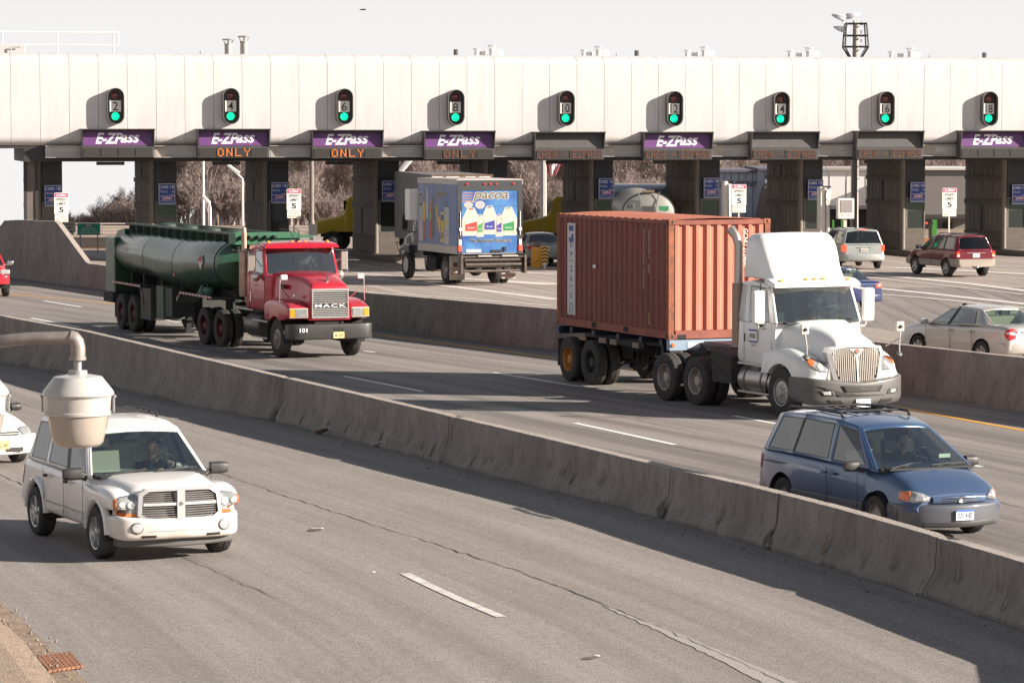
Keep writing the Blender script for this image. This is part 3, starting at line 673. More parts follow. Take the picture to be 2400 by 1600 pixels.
lanes = [(270.4, 249, 2, 'blank', 1), (540.8, 249, 4, 'ONLY', 1), (807, 250, 6, 'ONLY', 1), (1068, 252, 8, 'ONLY2', 1), (1326.5, 254, 10, 'CASH - EZPASS', 0), (1580.6, 255, 12, 'CASH - EZPASS', 1), (1830.6, 256, 14, 'CASH - EZPASS', 0), (2076.5, 255, 16, 'CASH - EZPASS', 0), (2319, 255, 18, 'blank', 1)]
def stadium(w, h, n=10):
 r = w / 2; L_ = []
 for i in range(n + 1): t = math.pi * i / n; L_.append((r * math.cos(t), h / 2 - r + r * math.sin(t)))
 for i in range(n + 1): t = math.pi + math.pi * i / n; L_.append((r * math.cos(t), -h / 2 + r + r * math.sin(t)))
 return L_
GRN = mat('green_lamp', (.0, .5, .25), .3, emit=(0.0, .62, .24), estr=.9)
GLOW = mat('red_lamp_off', (.12, .012, .012), .2, 0, .6)
for px, py, no, msg, pur in lanes:
 c = lp(px + .5, py, .25)
 t = pthing('lane_signal', 'oval black lane signal numbered %d with its green lamp lit' % no, 'traffic signal', c.x, 0, c.z, 'lane signals on the white canopy')
 o_, i_ = stadium(.76, 1.62), stadium(.70, 1.56); m = MB(); n = len(o_)
 vs = [(a, .03, b) for a, b in o_] + [(a, -.40, b) for a, b in o_] + [(a, -.40, b) for a, b in i_] + [(a, -.12, b) for a, b in i_]
 fs = []
 for q in range(3): fs += [(q * n + i, q * n + (i + 1) % n, (q + 1) * n + (i + 1) % n, (q + 1) * n + i) for i in range(n)]
 m.add(vs, fs); m.build('hood', mat('signal_hood', (.16, .15, .14), .5, .3), t, ang=40)
 m = MB(); m.prism(i_, -.10, -.13, 'y'); m.build('backplate', mat('signal_black', (.012, .014, .016), .35), t, ang=0)
 for nm, z, mt in (('red_lamp', .47, GLOW), ('green_lamp', -.45, GRN)):
  m = MB(); m.lathe([(.175, 0), (.165, .03), (.12, .06), (.05, .075), (.001, .08)], 18, M=Matrix.Translation((0, -.131, z)) @ Matrix.Rotation(R(90), 4, 'X')); m.build(nm, mt, t)
 m = MB(); m.box(-.25, .25, -.16, -.131, -.245, .245); m.build('number_panel', mat('number_white', (.74, .70, .66), .5), t, ang=0)
 m = MB(); m.text(str(no), .38, face((0, -.165, 0), (1, 0, 0), (0, 0, 1)), width=.24 if no < 10 else .36, off=.006); m.build('number', mat('ink', (.03, .03, .035), .6), t, ang=0)
FONT = {'O': '01110 10001 10001 10001 10001 10001 01110', 'N': '10001 11001 11001 10101 10011 10011 10001', 'L': '10000 10000 10000 10000 10000 10000 11111', 'Y': '10001 10001 01010 00100 00100 00100 00100',
  'C': '01111 10000 10000 10000 10000 10000 01111', 'A': '01110 10001 10001 11111 10001 10001 10001', 'S': '01111 10000 10000 01110 00001 00001 11110', 'H': '10001 10001 10001 11111 10001 10001 10001', '-': '00000 00000 00000 11111 00000 00000 00000',
  'E': '11111 10000 10000 11110 10000 10000 11111', 'Z': '11111 00001 00010 00100 01000 10000 11111', 'P': '11110 10001 10001 11110 10000 10000 10000', ' ': '00000 ' * 7}
LEDB = mat('led_bright', (.5, .12, .02), .5, emit=(1.0, .25, .05), estr=.5); LEDD = mat('led_dim', (.20, .07, .04), .5, emit=(.8, .2, .06), estr=.09)
signpx = [(190, 363.5, 302, 370), (462, 634, 302, 371), (730, 900, 304.5, 372.5), (993, 1162, 306.5, 374.5), (1251.5, 1419.5, 309, 375.5), (1507, 1673, 309, 375.5), (1759.5, 1922, 308, 375), (2006, 2167, 306.5, 373.5), (2250, 2411, 306, 371)]
for (px, py, no, msg, pur), (x0, x1, y0, y1) in zip(lanes, signpx):
 a = lp(x0, y1, .62); b = lp(x1, y0, .72); W = b.x - a.x; Hh = b.z - a.z; u = (a.x + b.x) / 2
 lab = {1: 'violet lane sign with white logo', 0: 'blank grey lane sign'}[pur] + {'blank': ' over a dark message board', 'ONLY': ' over a bright ONLY message', 'ONLY2': ' over a faint ONLY message'}.get(msg, ' over a CASH - EZPASS message') + ', below signal %d' % no
 t = pthing('lane_sign', lab, 'sign', u, 0, a.z, 'lane signs below the canopy')
 zl = Hh * .385; m = MB(); w2 = W / 2
 m.prism([(.25, 0), (-.56, 0), (-.60, .03), (-.60, zl), (-.50, zl + .02), (-.38, Hh - .05), (.25, Hh - .05)], -w2 + .05, w2 - .05, 'x', 0)
 m.prism([(.25, Hh - .05), (-.80, Hh - .05), (-.82, Hh), (.25, Hh)], -w2, w2, 'x', 0)
 for s_ in (-1, 1):
  xx = s_ * (w2 - .04); m.prism([(-.37, Hh - .05), (-.78, Hh - .05), (-.60, zl), (-.50, zl + .02)], xx - .02, xx + .02, 'x', 0)
 m.build('cabinet', SIGK, t, ang=0)
 fy = lambda z: -.50 + (z - zl - .02) / (Hh - .07 - zl) * .12
 dz = Vector((0, .12, Hh - .07 - zl)).normalized(); zc = (zl + Hh) / 2 - .03; hh = (Hh - zl) * .40
 M = face((0, fy(zc) - .012, zc), (1, 0, 0), dz)
 m = MB(); m.box(-w2 + .10, w2 - .10, -hh, hh, -.006, .006, M=M); m.build('logo_panel', PUR if pur else mat('blank_panel', (.085, .08, .078), .6, var=.25, vscale=3), t, ang=0)
 if pur:
  m = MB(); ez_logo(m, W * .62, M @ Matrix.Translation((0, 0, .012))); m.build('logo', TXT, t, ang=0)
  cu_ = MB()
  for q in range(4): cu_.box(W * .075 + q * .012, W * .33, -.085 + q * .047, -.075 + q * .047, .010, .0185, M=M)
  cu_.build('logo_stripes', PUR, t, ang=0)
 m = MB()
 for q in range(4):
  xa = -w2 + .10 + (W - .2) / 4 * q; xb = xa + (W - .2) / 4 - .03
  m.box(xa, xb, -.612, -.601, .07, zl - .06, 0)
  for r_ in range(9): m.box(xa + .02, xb - .02, -.625, -.613, .085 + r_ * (zl - .16) / 9, .085 + r_ * (zl - .16) / 9 + .012, 1)
 m.build('message_board', [mat('led_board', (.02, .018, .018), .5), mat('led_louvre', (.10, .088, .08), .5)], t, ang=0)
 if msg != 'blank':
  s_ = 'ONLY' if msg.startswith('ONLY') else 'CASH - EZPASS'
  ch = zl - .15; cw = ch * .78 if s_ == 'ONLY' else (W - .28) / len(s_) * .80; pit_ = ch * 1.12 if s_ == 'ONLY' else (W - .24) / len(s_)
  m = MB(); dots = [(i, r_, q) for i, c in enumerate(s_) for r_, row in enumerate(FONT[c].split()) for q, bit in enumerate(row) if bit == '1']
  for i, r_, q in dots:
   cx = (i - (len(s_) - 1) / 2) * pit_ + (q - 2) * cw / 5; cz = .08 + ch - (r_ + .5) * ch / 7
   d = .018 if s_ == 'ONLY' else .013; m.box(cx - d, cx + d, -.640, -.626, cz - d, cz + d)
  m.build('message', LEDB if msg == 'ONLY' else LEDD, t, ang=0)
for i, (x0, x1, y0, y1) in enumerate(signpx):
 u = lp(x1 + 14, 355).x; sp = MB(); sp.box(u - .25, u + .25, .035, .049, zb0 + .04, zb1 - .04)
 for q in (-.12, .0, .12):
  for z in range(3): sp.lathe([(.022, 0), (.022, .02)], 6, M=Matrix.Translation((u + q, .035, zb0 + .14 + z * .12)) @ Matrix.Rotation(R(90), 4, 'X'))
 sp.build('splice_plate', mat('plate_steel', (.50, .44, .39), .6, .2, var=.3, vscale=3), can, ang=0)
VN = mat('vent_white', (.74, .72, .70), .5); VG = mat('vent_grey', (.42, .38, .35), .5, .3, var=.2, vscale=3)
def roofpt(px, py, off=-3.0): return fp(px, py, off)
def vent(px, y0, w, label, cap=True, m=VN, off=-3.0):
 top = roofpt(px, y0, off); zr = ZT - .25; H = top.z - zr; t = thing('roof_vent', label, 'vent', (top.x, top.y, zr), PA); r = w / 2
 b = MB(); b.lathe([(r, 0), (r, H * .72), (r * 1.1, H * .74), (r * 1.1, H * .78), (r * .8, H * .8)], 14); b.build('pipe', m, t)
 if cap:
  c = MB(); c.lathe([(r * 1.6, H * .95), (r * 1.7, H), (.01, H * 1.02)] if cap == 1 else [(r * .7, H * .86), (r * 1.35, H * .98), (r * 1.35, H), (r * .5, H)], 14)
  for a in range(4): c.tube([(r * .8 * math.cos(a * 1.57), r * .8 * math.sin(a * 1.57), H * .76), (r * 1.3 * math.cos(a * 1.57), r * 1.3 * math.sin(a * 1.57), H * .97)], .02, 5)
  c.build('cap', m, t)
 return t
vent(535, 92, .34, 'left of the two tall grey flues with flared caps above lane 4', 1, VG); vent(572, 85, .36, 'right and taller of the two grey flues above lane 4', 1, VG)
vent(470, 115, .07, 'thin pipe on the roof left of the two tall flues', 0, VG)
for px, y0, w, lab in [(1117, 114, .2, 'leftmost of the small white mushroom vents on the canopy roof'), (1368, 117, .2, 'second small white mushroom vent from the left'), (1611, 118, .2, 'third small white mushroom vent from the left'), (1852, 119.5, .2, 'small white mushroom vent left of the light tower'), (2089, 121, .2, 'small white mushroom vent right of the light tower')]:
 vent(px, y0, w, lab, 1)
for px, y0, lab in [(1153, 106, 'leftmost white box vent with a drum on the canopy roof'), (1403, 109, 'second white box vent with a drum from the left'), (1651, 110, 'third white box vent with a drum from the left'), (1896, 112, 'white box vent with drum left of the light tower'), (2134, 113, 'rightmost white box vent with a drum on the canopy roof')]:
 t = vent(px, y0, .26, lab, 1); b = MB(); b.lathe([(.22, 0), (.25, .05), (.25, .42), (.22, .5)], 14, M=Matrix.Translation((.33, .3, .06))); b.lathe([(.18, 0), (.18, .42)], 12, M=Matrix.Translation((-.33, .4, .06))); b.build('drum', VN, t)
for px, lab in [(1068, 'leftmost dark stub post on the canopy roof'), (1492, 'middle dark stub post on the canopy roof'), (2307, 'rightmost dark stub post on the canopy roof')]:
 top = roofpt(px, 116 + (px - 1068) * .006); t = thing('roof_post', lab, 'post', (top.x, top.y, ZT - .25), PA); b = MB(); H = top.z - ZT + .25
 b.box(-.09, .0, -.05, .05, 0, H); b.build('post', DRK, t, ang=0); b = MB(); b.box(.02, .10, -.05, .05, 0, H); b.build('box', PIL, t, ang=0)
vent(1445, 121, .07, 'thin grey pipe left of the dark stub above lane 12', 0, VG); vent(2178, 126, .07, 'thin grey pipe right of the box vent above lane 16', 0, VG)
top0 = roofpt(0, 75, -4); t = thing('roof_railing', 'white pipe railing on the canopy roof at the top left', 'railing', (top0.x, top0.y, ZT - .25), PA)
H = top0.z - ZT + .25; Ls = lp(278, 75, -4).x - lp(0, 75, -4).x; b = MB()
for z in (H, H - .58): b.tube([(-8, 0, z), (Ls, 0, z)], .03, 6)
for q in (Ls, Ls - .25, Ls - .25 - 2.52, Ls - 5.1 - .15, -2.6, -5.2): b.tube([(q, 0, (H - .58) if q == Ls else 0), (q, 0, H)], .028, 6)
b.build('rail', mat('rail_cream', (.72, .68, .64), .5), t)
t = thing('air_unit', 'low grey rooftop air unit under the railing at left', 'air unit', tuple(roofpt(20, 110, -3)[:2]) + (ZT - .25,), PA); zt_ = roofpt(20, 104, -3).z - ZT + .25
b = MB(); b.box(-1.6, .75, 0, 1, 0, zt_); b.build('casing', mat('unit_grey', (.45, .44, .43), .6), t, ang=0, bevel=.03)
b = MB(); b.tube([(.1, -.1, 0), (.1, -.1, zt_ * .8), (.5, -.1, zt_ * .8)], .03, 6); b.build('pipe', VG, t)
base = at(2004, 300, 190); mpx = 7700 / 190; t = thing('light_tower', 'tall light tower with open steel crown and floodlights behind the canopy', 'light tower', (base.x, base.y, 0))
zt = at(2004, 50, 190).z; W = lambda px: (px - 2004) / mpx; Z = lambda py: at(2004, py, 190).z
b = MB(); b.tube([(0, 0, 0), (0, 0, Z(50))], [.24, .17], 10)
for z in range(3): b.tube([(.3, -.3, Z(60 + z * 20)), (.3, -.3, Z(52 + z * 20))], .05, 5)
b.build('pole', mat('tower_pole', (.38, .34, .31), .6, var=.3, vscale=3), t)
b = MB()
for py, wx in ((56, 27), (84, 30), (110, 32)):
 ring = [(W(2004 + wx * math.cos(a)), W(2004 + wx * math.sin(a)), Z(py)) for a in [R(45 + 90 * q) for q in range(4)]]
 ring = [(x * 1.2, y * 1.2, z) for x, y, z in ring]
 for q in range(4): b.tube([ring[q], ring[(q + 1) % 4]], .05, 6); b.tube([ring[q], (0, 0, ring[q][2])], .04, 5)
for q in range(4):
 a = R(45 + 90 * q); k = 1.2 / mpx; b.tube([(27 * k * math.cos(a), 27 * k * math.sin(a), Z(54)), (30 * k * math.cos(a), 30 * k * math.sin(a), Z(84)), (32 * k * math.cos(a), 32 * k * math.sin(a), Z(111)), (17 * k * math.cos(a), 17 * k * math.sin(a), Z(133)), (.2 * math.cos(a), .2 * math.sin(a), Z(150))], .055, 6)
b.build('crown_frame', DRK, t)
for px, py, s_ in ((1968, 43, -1), (1993, 39, 1), (1972, 71, -1)):
 b = MB(); b.loft([dict(x=-.55, w=.10, z0=-.05, z1=.05, rt=.03, rb=.03), dict(x=-.15, w=.26, z0=-.12, z1=.16, rt=.06, rb=.04), dict(x=.22, w=.22, z0=-.1, z1=.24, rt=.08, rb=.04), dict(x=.32, w=.1, z0=0, z1=.12, rt=.06, rb=.04)], M=Matrix.Translation((W(px), -.3, Z(py))) @ Matrix.Rotation(R(0 if s_ < 0 else 180), 4, 'Z') @ Matrix.Rotation(R(20), 4, 'Y'))
 b.tube([(W(px), -.3, Z(py) - .05), (W(px) + .25, -.3, Z(py + 16))], .04, 5); b.build('floodlight', mat('flood_white', (.60, .60, .62), .45), t)
def speed(px0, px1, py0, py1, off, label, legend='5', gap=.02, back=True):
 a = lp(px0, py0, off); b = lp(px1, py1, off); W = b.x - a.x; H = a.z - b.z
 t = pthing('speed_sign', label, 'sign', (a.x + b.x) / 2, off, 0, 'speed limit signs at the toll lanes')
 po = MB(); po.box(-.035, .035, .03, .07, .2, a.z - .1); po.build('post', mat('post_cream', (.55, .50, .44), .6), t, ang=0)
 h1 = H * .235; zt, zb = a.z, b.z; cr = mat('sign_cream', (.80, .76, .68), .5); M = lambda x, z: face((x, -.006, z), (1, 0, 0), (0, 0, 1))
 p = MB(); p.prism([(-W / 2 + .03, zb + h1 + gap), (W / 2 - .03, zb + h1 + gap), (W / 2, zb + h1 + gap + .03), (W / 2, zt - .03), (W / 2 - .03, zt), (-W / 2 + .03, zt), (-W / 2, zt - .03), (-W / 2, zb + h1 + gap + .03)], 0, .02, 'y'); p.build('plate', cr, t, ang=0)
 ink = mat('ink'); i = MB(); hh = H - h1 - gap
 if back:
  p = MB(); p.box(-W / 2 + .02, W / 2 - .02, 0, .02, zb, zb + h1); p.build('plate', cr, t, ang=0)
  p = MB(); p.box(-W / 2 + .02, W / 2 - .02, -.004, -.001, zt - hh * .2, zt - .02); p.build('logo_field', MAG, t, ang=0)
  l = MB(); ez_logo(l, W * .72, M(0, zt - hh * .105)); l.build('logo', TXT, t, ang=0)
  i2 = MB(); i2.text('DO NOT', h1 * .30, M(0, zb + h1 * .70), width=W * .62); i2.text('BACK UP', h1 * .30, M(0, zb + h1 * .28), width=W * .76); i2.build('small_lettering', mat('ink_faded', (.33, .27, .23), .7), t, ang=0)
  i.text('SPEED', hh * .115, M(0, zt - hh * .31), width=W * .72, off=.012); i.text('LIMIT', hh * .115, M(0, zt - hh * .50), width=W * .60, off=.012); i.text(legend, hh * .25, M(0, zt - hh * .78), width=W * .32, off=.03)
 else:
  i.text('SPEED', H * .14, M(0, zt - H * .2), width=W * .74, off=.01); i.text('LIMIT', H * .14, M(0, zt - H * .42), width=W * .6, off=.01); i.text(legend, H * .3, M(0, zt - H * .76), width=W * .6, off=.03)
 i.build('lettering', ink, t, ang=0); return t
speed(127, 161, 452, 520, 2.5, 'leftmost speed limit 5 sign overlapping a price board'); speed(672, 706, 443, 511, 2.5, 'speed limit 5 sign above the red truck cab')
speed(1716, 1749, 432.5, 498, 2.5, 'speed limit 5 sign behind the right end of the container'); speed(2209, 2242, 441, 507, 2.5, 'speed limit 5 sign standing above the maroon SUV')
speed(151, 177.5, 519, 553, -9, 'low speed limit 15 sign left of the green information board', '15', 0, False)
# ============================================================ beyond the plaza
BARK = mat('winter_twigs', (.33, .26, .235), .95, var=.35, vscale=.5)
BARK2 = mat('winter_trunk', (.27, .215, .19), .95, var=.3, vscale=1)
def make_tree(seed, H, spread=.34, twigs=5, bushy=False):
 rnd = random.Random(seed); tw = MB(); tr = MB()
 def grow(p, d, L, r, lev):
  n = 3 if lev < 3 else 2; pts = [p]; dd = d.copy()
  for i in range(n):
   dd = (dd + Vector((rnd.uniform(-1, 1), rnd.uniform(-1, 1), rnd.uniform(-.2, .5))) * (.10 + .05 * lev)).normalized(); pts.append(pts[-1] + dd * L / n)
  rs = [r * (1 - .55 * i / n) for i in range(n + 1)]
  (tr if lev < 2 else tw).tube(pts, rs, 5 if lev < 2 else 3, caps=False)
  if lev >= 5 or r < .006: return
  k = {0: 8, 1: 6, 2: 5, 3: 5, 4: 4}[lev]
  for q in range(k):
   t = rnd.uniform(.30 if lev else .28, 1.0); i = min(int(t * n), n - 1); base = pts[i].lerp(pts[i + 1], t * n - i)
   ax = Vector((rnd.uniform(-1, 1), rnd.uniform(-1, 1), rnd.uniform(.15, .9))).normalized()
   nd = (dd * (.8 - .1 * lev) + ax * (spread * 1.6 + .1 * lev)).normalized()
   grow(base, nd, L * rnd.uniform(.48, .68), max(rs[i] * rnd.uniform(.42, .6), .012), lev + 1)
 if bushy:
  for q in range(6): grow(Vector((rnd.uniform(-.3, .3), rnd.uniform(-.3, .3), 0)), Vector((rnd.uniform(-.6, .6), rnd.uniform(-.6, .6), 1)).normalized(), H * rnd.uniform(.4, .6), .05, 1)
 else: grow(Vector((0, 0, 0)), Vector((0, 0, 1)), H * .62, H * .016, 0)
 return tr, tw
tree_sets = []
for sd_, H in ((1, 9), (2, 10), (3, 8.5), (4, 9.5), (5, 9.2)): tree_sets.append(make_tree(sd_, H))
bush_sets = [make_tree(s_, H, .5, bushy=True) for s_, H in ((31, 4), (32, 4.5), (33, 3.6))]
_tm = {}
def plant(kind, i, loc, s, rz, label, group, cat='tree', name='bare_tree'):
 t = thing(name, label, cat, loc, rz, s, group); key = (kind, i)
 if key not in _tm:
  a, b = (tree_sets if kind == 't' else bush_sets)[i]
  o1 = a.build('trunk', BARK2, t, ang=0, fixn=False); o2 = b.build('crown', BARK, t, ang=0, fixn=False); _tm[key] = (o1.data, o2.data)
 else:
  for nm, d in zip(('trunk', 'crown'), _tm[key]):
   o = bpy.data.objects.new(nm, d); C.objects.link(o); o.parent = t
 return t
rnd = random.Random(77); gaps = [(415, 571, 'between the first two full booths'), (677, 822, 'behind the red truck cab'), (936, 1072, 'above the box truck'), (1190, 1315, 'behind the flag pole'), (1438, 1556, 'above the grey tanker end'), (1688, 1791, 'above the blue-grey building'), (1929, 2027, 'above the white wall'), (2169, 2256, 'above the grey wall')]
cnt = 0
for gi, (a, b, w) in enumerate(gaps):
 for q in range(14 if gi < 5 else 4):
  Y = rnd.uniform(232, 300); px = a - 15 + (b - a + 30) * ((q * .618) % 1); p = at(px, 340, Y); z = -2.4 - (Y - 232) * .03
  plant('t', cnt % 5, (p.x, p.y, z), rnd.uniform(.72, .98), rnd.uniform(0, 6.28), 'bare winter tree beyond the plaza, in the gap ' + w, 'bare trees seen in the gap ' + w); cnt += 1
 for q in range(5 if gi < 5 else 1):
  Y = rnd.uniform(222, 230); px = a + (b - a) * rnd.random(); p = at(px, 340, Y)
  plant('b', q % 3, (p.x, p.y, -1.2), rnd.uniform(.7, 1.1), rnd.uniform(0, 6.28), 'leafless thicket bush beyond the plaza, in the gap ' + w, 'leafless bushes in the gap ' + w, 'bush', 'bare_bush')
for px, top, Y, k in [(165, 486, 240, 0), (188, 492, 244, 1), (208, 478, 238, 2), (228, 468, 250, 0), (246, 452, 240, 1), (262, 444, 236, 2), (280, 424, 240, 0), (296, 438, 234, 1), (312, 428, 245, 2), (330, 420, 240, 0), (270, 462, 232, 0), (300, 458, 231, 1)]:
 zt = at(px, top, Y).z; zb = gz(Y) - .5; p = at(px, top, Y); plant('b', k, (p.x, p.y, zb), max(.3, (zt - zb) / 4.6), k * 2.0 + px, 'reddish leafless thicket against the sky, in the open gap at left', 'leafless thickets in the open gap at left', 'bush', 'bare_bush')
HW = mat('far_wood', (.29, .23, .21), 1.0, var=1, vscale=1.6, col2=(.16, .125, .115), stretch=(6, 6, .5))
hb = MB(); rnd = random.Random(8); xs = [-46 + i * 1.6 for i in range(84)]
ztop = [(max(0, min(1, (x + 34) / 6.0))) for x in xs]
hb.grid([[(x, 305 + rnd.uniform(-2, 2) + k * 3.5, -8 + k * 1.55 * (.25 + .75 * zt_) + rnd.uniform(-.15, .15)) for x, zt_ in zip(xs, ztop)] for k in range(8)])
o = hb.build('wood', HW, ang=0); o['kind'] = 'stuff'; o['label'] = 'far leafless wood filling the background behind the toll booths'
GLV = mat('pole_light', (.70, .68, .67), .5); GRP = mat('pole_grey', (.40, .37, .35), .6, .3, var=.2, vscale=3)
def pole(px, y0, y1, Y, w0, w1, label, m=GRP, name='light_pole', cat='pole', extra=None):
 b0 = at(px, y1, Y); t = thing(name, label, cat, (b0.x, b0.y, 0)); H = at(px, y0, Y).z; b = MB(); b.tube([(0, 0, -2), (0, 0, H)], [w0, w1], 10); b.build('pole', m, t)
 return t, H, lambda dx: dx / (7700 / Y)
t, H, k = pole(477, 330, 525, 205, .10, .08, 'tall white lamp pole seen between the first two full booths', GLV)
t, H, k = pole(493, 486, 525, 200, .08, .07, 'short white lamp post with tilted head left of a taller curved one', GLV)
b = MB(); b.tube([(0, 0, H), (-.05, 0, H + .25), (-.2, 0, H + .4)], .06, 6); b.loft([dict(x=-.35, w=.12, z0=-.08, z1=.1), dict(x=.3, w=.16, z0=-.1, z1=.14)], M=Matrix.Translation((-.25, 0, H + .45)) @ Matrix.Rotation(R(50), 4, 'Y')); b.build('lamp_head', GLV, t)
t, H, k = pole(569, 425, 525, 205, .09, .07, 'curved white street lamp at the edge of the second booth', GLV)
b = MB(); b.tube([(0, 0, H), (0, 0, H + .15), (-.2, 0, H + .35), (-.45, 0, H + .5)], .06, 6); b.loft([dict(x=-.5, w=.14, z0=-.08, z1=.1), dict(x=.4, w=.18, z0=-.1, z1=.16)], M=Matrix.Translation((-.55, 0, H + .7)) @ Matrix.Rotation(R(40), 4, 'Y')); b.build('lamp_head', GLV, t)
t, H, k = pole(731, 330, 530, 178, .13, .11, 'brown step pole right of the speed sign behind the red truck', mat('pole_brown', (.24, .20, .175), .7, var=.3, vscale=3))
b = MB()
for z in range(9): b.box(-.16, -.10, -.03, .03, 1.2 + z * .55, 1.24 + z * .55); b.box(.10, .16, -.03, .03, 1.5 + z * .55, 1.54 + z * .55)
b.build('steps', GRP, t, ang=0)
t, H, k = pole(939, 402, 440, 200, .10, .08, 'white lamp head over the dark trailer left of the box truck', GLV); b = MB(); b.loft([dict(x=-.7, w=.16, z0=-.15, z1=.15, rt=.1, rb=.1), dict(x=.5, w=.24, z0=-.2, z1=.2, rt=.1, rb=.1)], M=Matrix.Translation((.25, 0, H + .35)) @ Matrix.Rotation(R(-52), 4, 'Y')); b.build('lamp_head', GLV, t)
t, H, k = pole(1273, 330, 520, 182, .22, .19, 'thick grey flag pole right of the box truck')
p = at(1300, 385, 178); t = thing('flag', 'red and white striped flag hanging limp beside the grey pole', 'flag', p); W = lambda x: (x - 1300) / (7700 / 178); Z = lambda y: -(y - 385) / (7700 / 178)
b = MB(); nx_, ny_ = 14, 13
P = []
for i in range(ny_ + 1):
 v = i / ny_; row = []
 for j in range(nx_ + 1):
  u = j / nx_; x = -22 + 36 * u * (1 - .55 * v) + 10 * v + (1 - v) * 2 * math.sin(u * 9); y = -8 + 38 * v * (1 - .15 * u) + 5 * u * (1 - v) + 3 * math.sin(u * 7 + v * 3) * .6
  row.append((W(1300 + x), .12 * math.sin(u * 9 + v * 2), Z(385 + y)))
 P.append(row)
b.grid(P)
b.mi = [((q % nx_) * 13 // nx_) % 2 for q in range(len(b.f))]
fo = b.build('cloth', [mat('flag_red', (.50, .04, .06), .8), mat('flag_white', (.75, .73, .73), .8)], t, ang=60); sm_ = fo.modifiers.new('s', 'SOLIDIFY'); sm_.thickness = .01
b = MB(); b.tube([(W(1277), .1, Z(352)), (W(1318), .1, Z(372))], .03, 6); b.build('staff', GLV, t)
def rails(px0, px1, ys, Y, label, m=GLV):
 a = at(px0, ys[0], Y); b_ = at(px1, ys[0], Y); t = thing('guard_rail', label, 'railing', (a.x, a.y, 0)); b = MB(); L = b_.x - a.x
 for y in ys: z = at(px0, y, Y).z; b.box(0, L, -.03, .03, z - .035, z + .035)
 b.build('rail', m, t, ang=0); b = MB(); x = 0; zt = at(px0, ys[0], Y).z
 while x < L: b.box(x, x + .08, .031, .1, -1.5, zt); x += 1.6
 b.build('post', m, t, ang=0)
RC = mat('rail_beige', (.52, .46, .41), .7)
rails(170, 345, (524, 531, 538, 545), 185, 'four-bar beige railing behind the green information board', RC); rails(675, 800, (530, 538, 546, 553), 185, 'four-bar beige railing behind the red truck roof', RC)
a = at(181, 523, 160); b_ = at(235, 551, 160); t = thing('information_board', 'green E-ZPass information board at left above the wall slope', 'sign', ((a.x + b_.x) / 2, a.y, 0))
w = (b_.x - a.x) / 2; z0, z1 = b_.z, a.z; m = MB(); m.box(-w, w, 0, .04, z0, z1); m.build('frame', TXT, t, ang=0); m = MB(); m.box(-w + .025, w - .025, -.006, -.002, z0 + .025, z1 - .025); m.build('board', mat('sign_green', (.01, .33, .20), .5), t, ang=0)
M = lambda x, f: face((x, -.008, z0 + (z1 - z0) * f), (1, 0, 0), (0, 0, 1)); m = MB(); m.text('INFORMATION', .085, M(0, .56), width=w * 1.2); m.text('1-800-333-TOLL', .085, M(0, .36), width=w * 1.6); m.text('www.ezpass.com', .075, M(0, .16), width=w * 1.6); m.build('lettering', TXT, t, ang=0)
m = MB(); m.box(-w * .42, w * .42, -.010, -.007, z0 + (z1 - z0) * .70, z0 + (z1 - z0) * .90); m.build('logo_field', PUR, t, ang=0); m = MB(); ez_logo(m, w * .7, face((0, -.012, z0 + (z1 - z0) * .80), (1, 0, 0), (0, 0, 1))); m.build('logo', TXT, t, ang=0)
m = MB(); m.box(-w * .8, -w * .7, .05, .12, -1, z0 + .1); m.box(w * .7, w * .8, .05, .12, -1, z0 + .1); m.build('post', GRP, t, ang=0)
t = thing('low_wall', 'dark parapet with a rusty band below the green information board', 'wall', at(170, 560, 165)); t.location.z = 0; z = lambda y: at(170, y, 165).z; m = MB(); m.box(0, 3.2, 0, .3, z(580), z(556), 0); m.box(0, 3.2, -.02, .28, z(590), z(580) - .002, 1); m.box(-.5, 3.2, -.04, .28, -1, z(590) - .002, 2); m.build('panel', [mat('parapet_dark', (.08, .065, .06), .8), mat('parapet_rust', (.26, .12, .055), .9, var=.4, vscale=4), mat('parapet_cream', (.50, .43, .37), .8, var=.2, vscale=2)], t, ang=0)
a = at(723, 525, 150); b_ = at(743, 552, 150); t = thing('notice_sign', 'small white notice board of small print right of the speed sign pole', 'sign', ((a.x + b_.x) / 2, a.y, 0)); w = (b_.x - a.x) / 2; m = MB(); m.box(-w, w, 0, .02, b_.z, a.z); m.build('board', mat('notice', (.66, .61, .54), .6), t, ang=0)
m = MB()
for q, s_ in enumerate(('TRUCKS', 'MUST', 'KEEP', 'RIGHT', 'NO STOPPING')): m.text(s_, .045, face((0, -.004, a.z - .07 - q * .095), (1, 0, 0), (0, 0, 1)), width=min(len(s_) * .045, w * 1.7))
m.build('lettering', mat('ink_faded'), t, ang=0); m = MB(); m.box(-.03, .03, .022, .07, 0, a.z - .05); m.build('post', GRP, t, ang=0)
bb = MB(); Y = 205
def bx(px0, px1, py0, py1, Y, dy, mi=0, mb=None):
 a = at(px0, py0, Y); b = at(px1, py1, Y); mb.box(a.x, b.x, Y, Y + dy, b.z, a.z, mi)
t = thing('grey_blue_building', 'blue-grey metal building with raised lettering between two booths', 'building', (0, 0, 0)); WB = mat('wall_blue', (.36, .40, .50), .6, var=.1, vscale=1)
m = MB(); bx(1600, 1782, 404, 600, Y, 12, 0, m); bx(1777, 1900, 400, 600, Y - 1, 12, 0, m); m.build('wall', WB, t, ang=0)
m = MB(); bx(1600, 1776, 398, 403.5, Y - .3, 12, 0, m); bx(1777, 1900, 394, 399.5, Y - 1.3, 12, 0, m); m.build('roof_edge', mat('roof_edge', (.13, .12, .15), .7), t, ang=0)
m = MB()
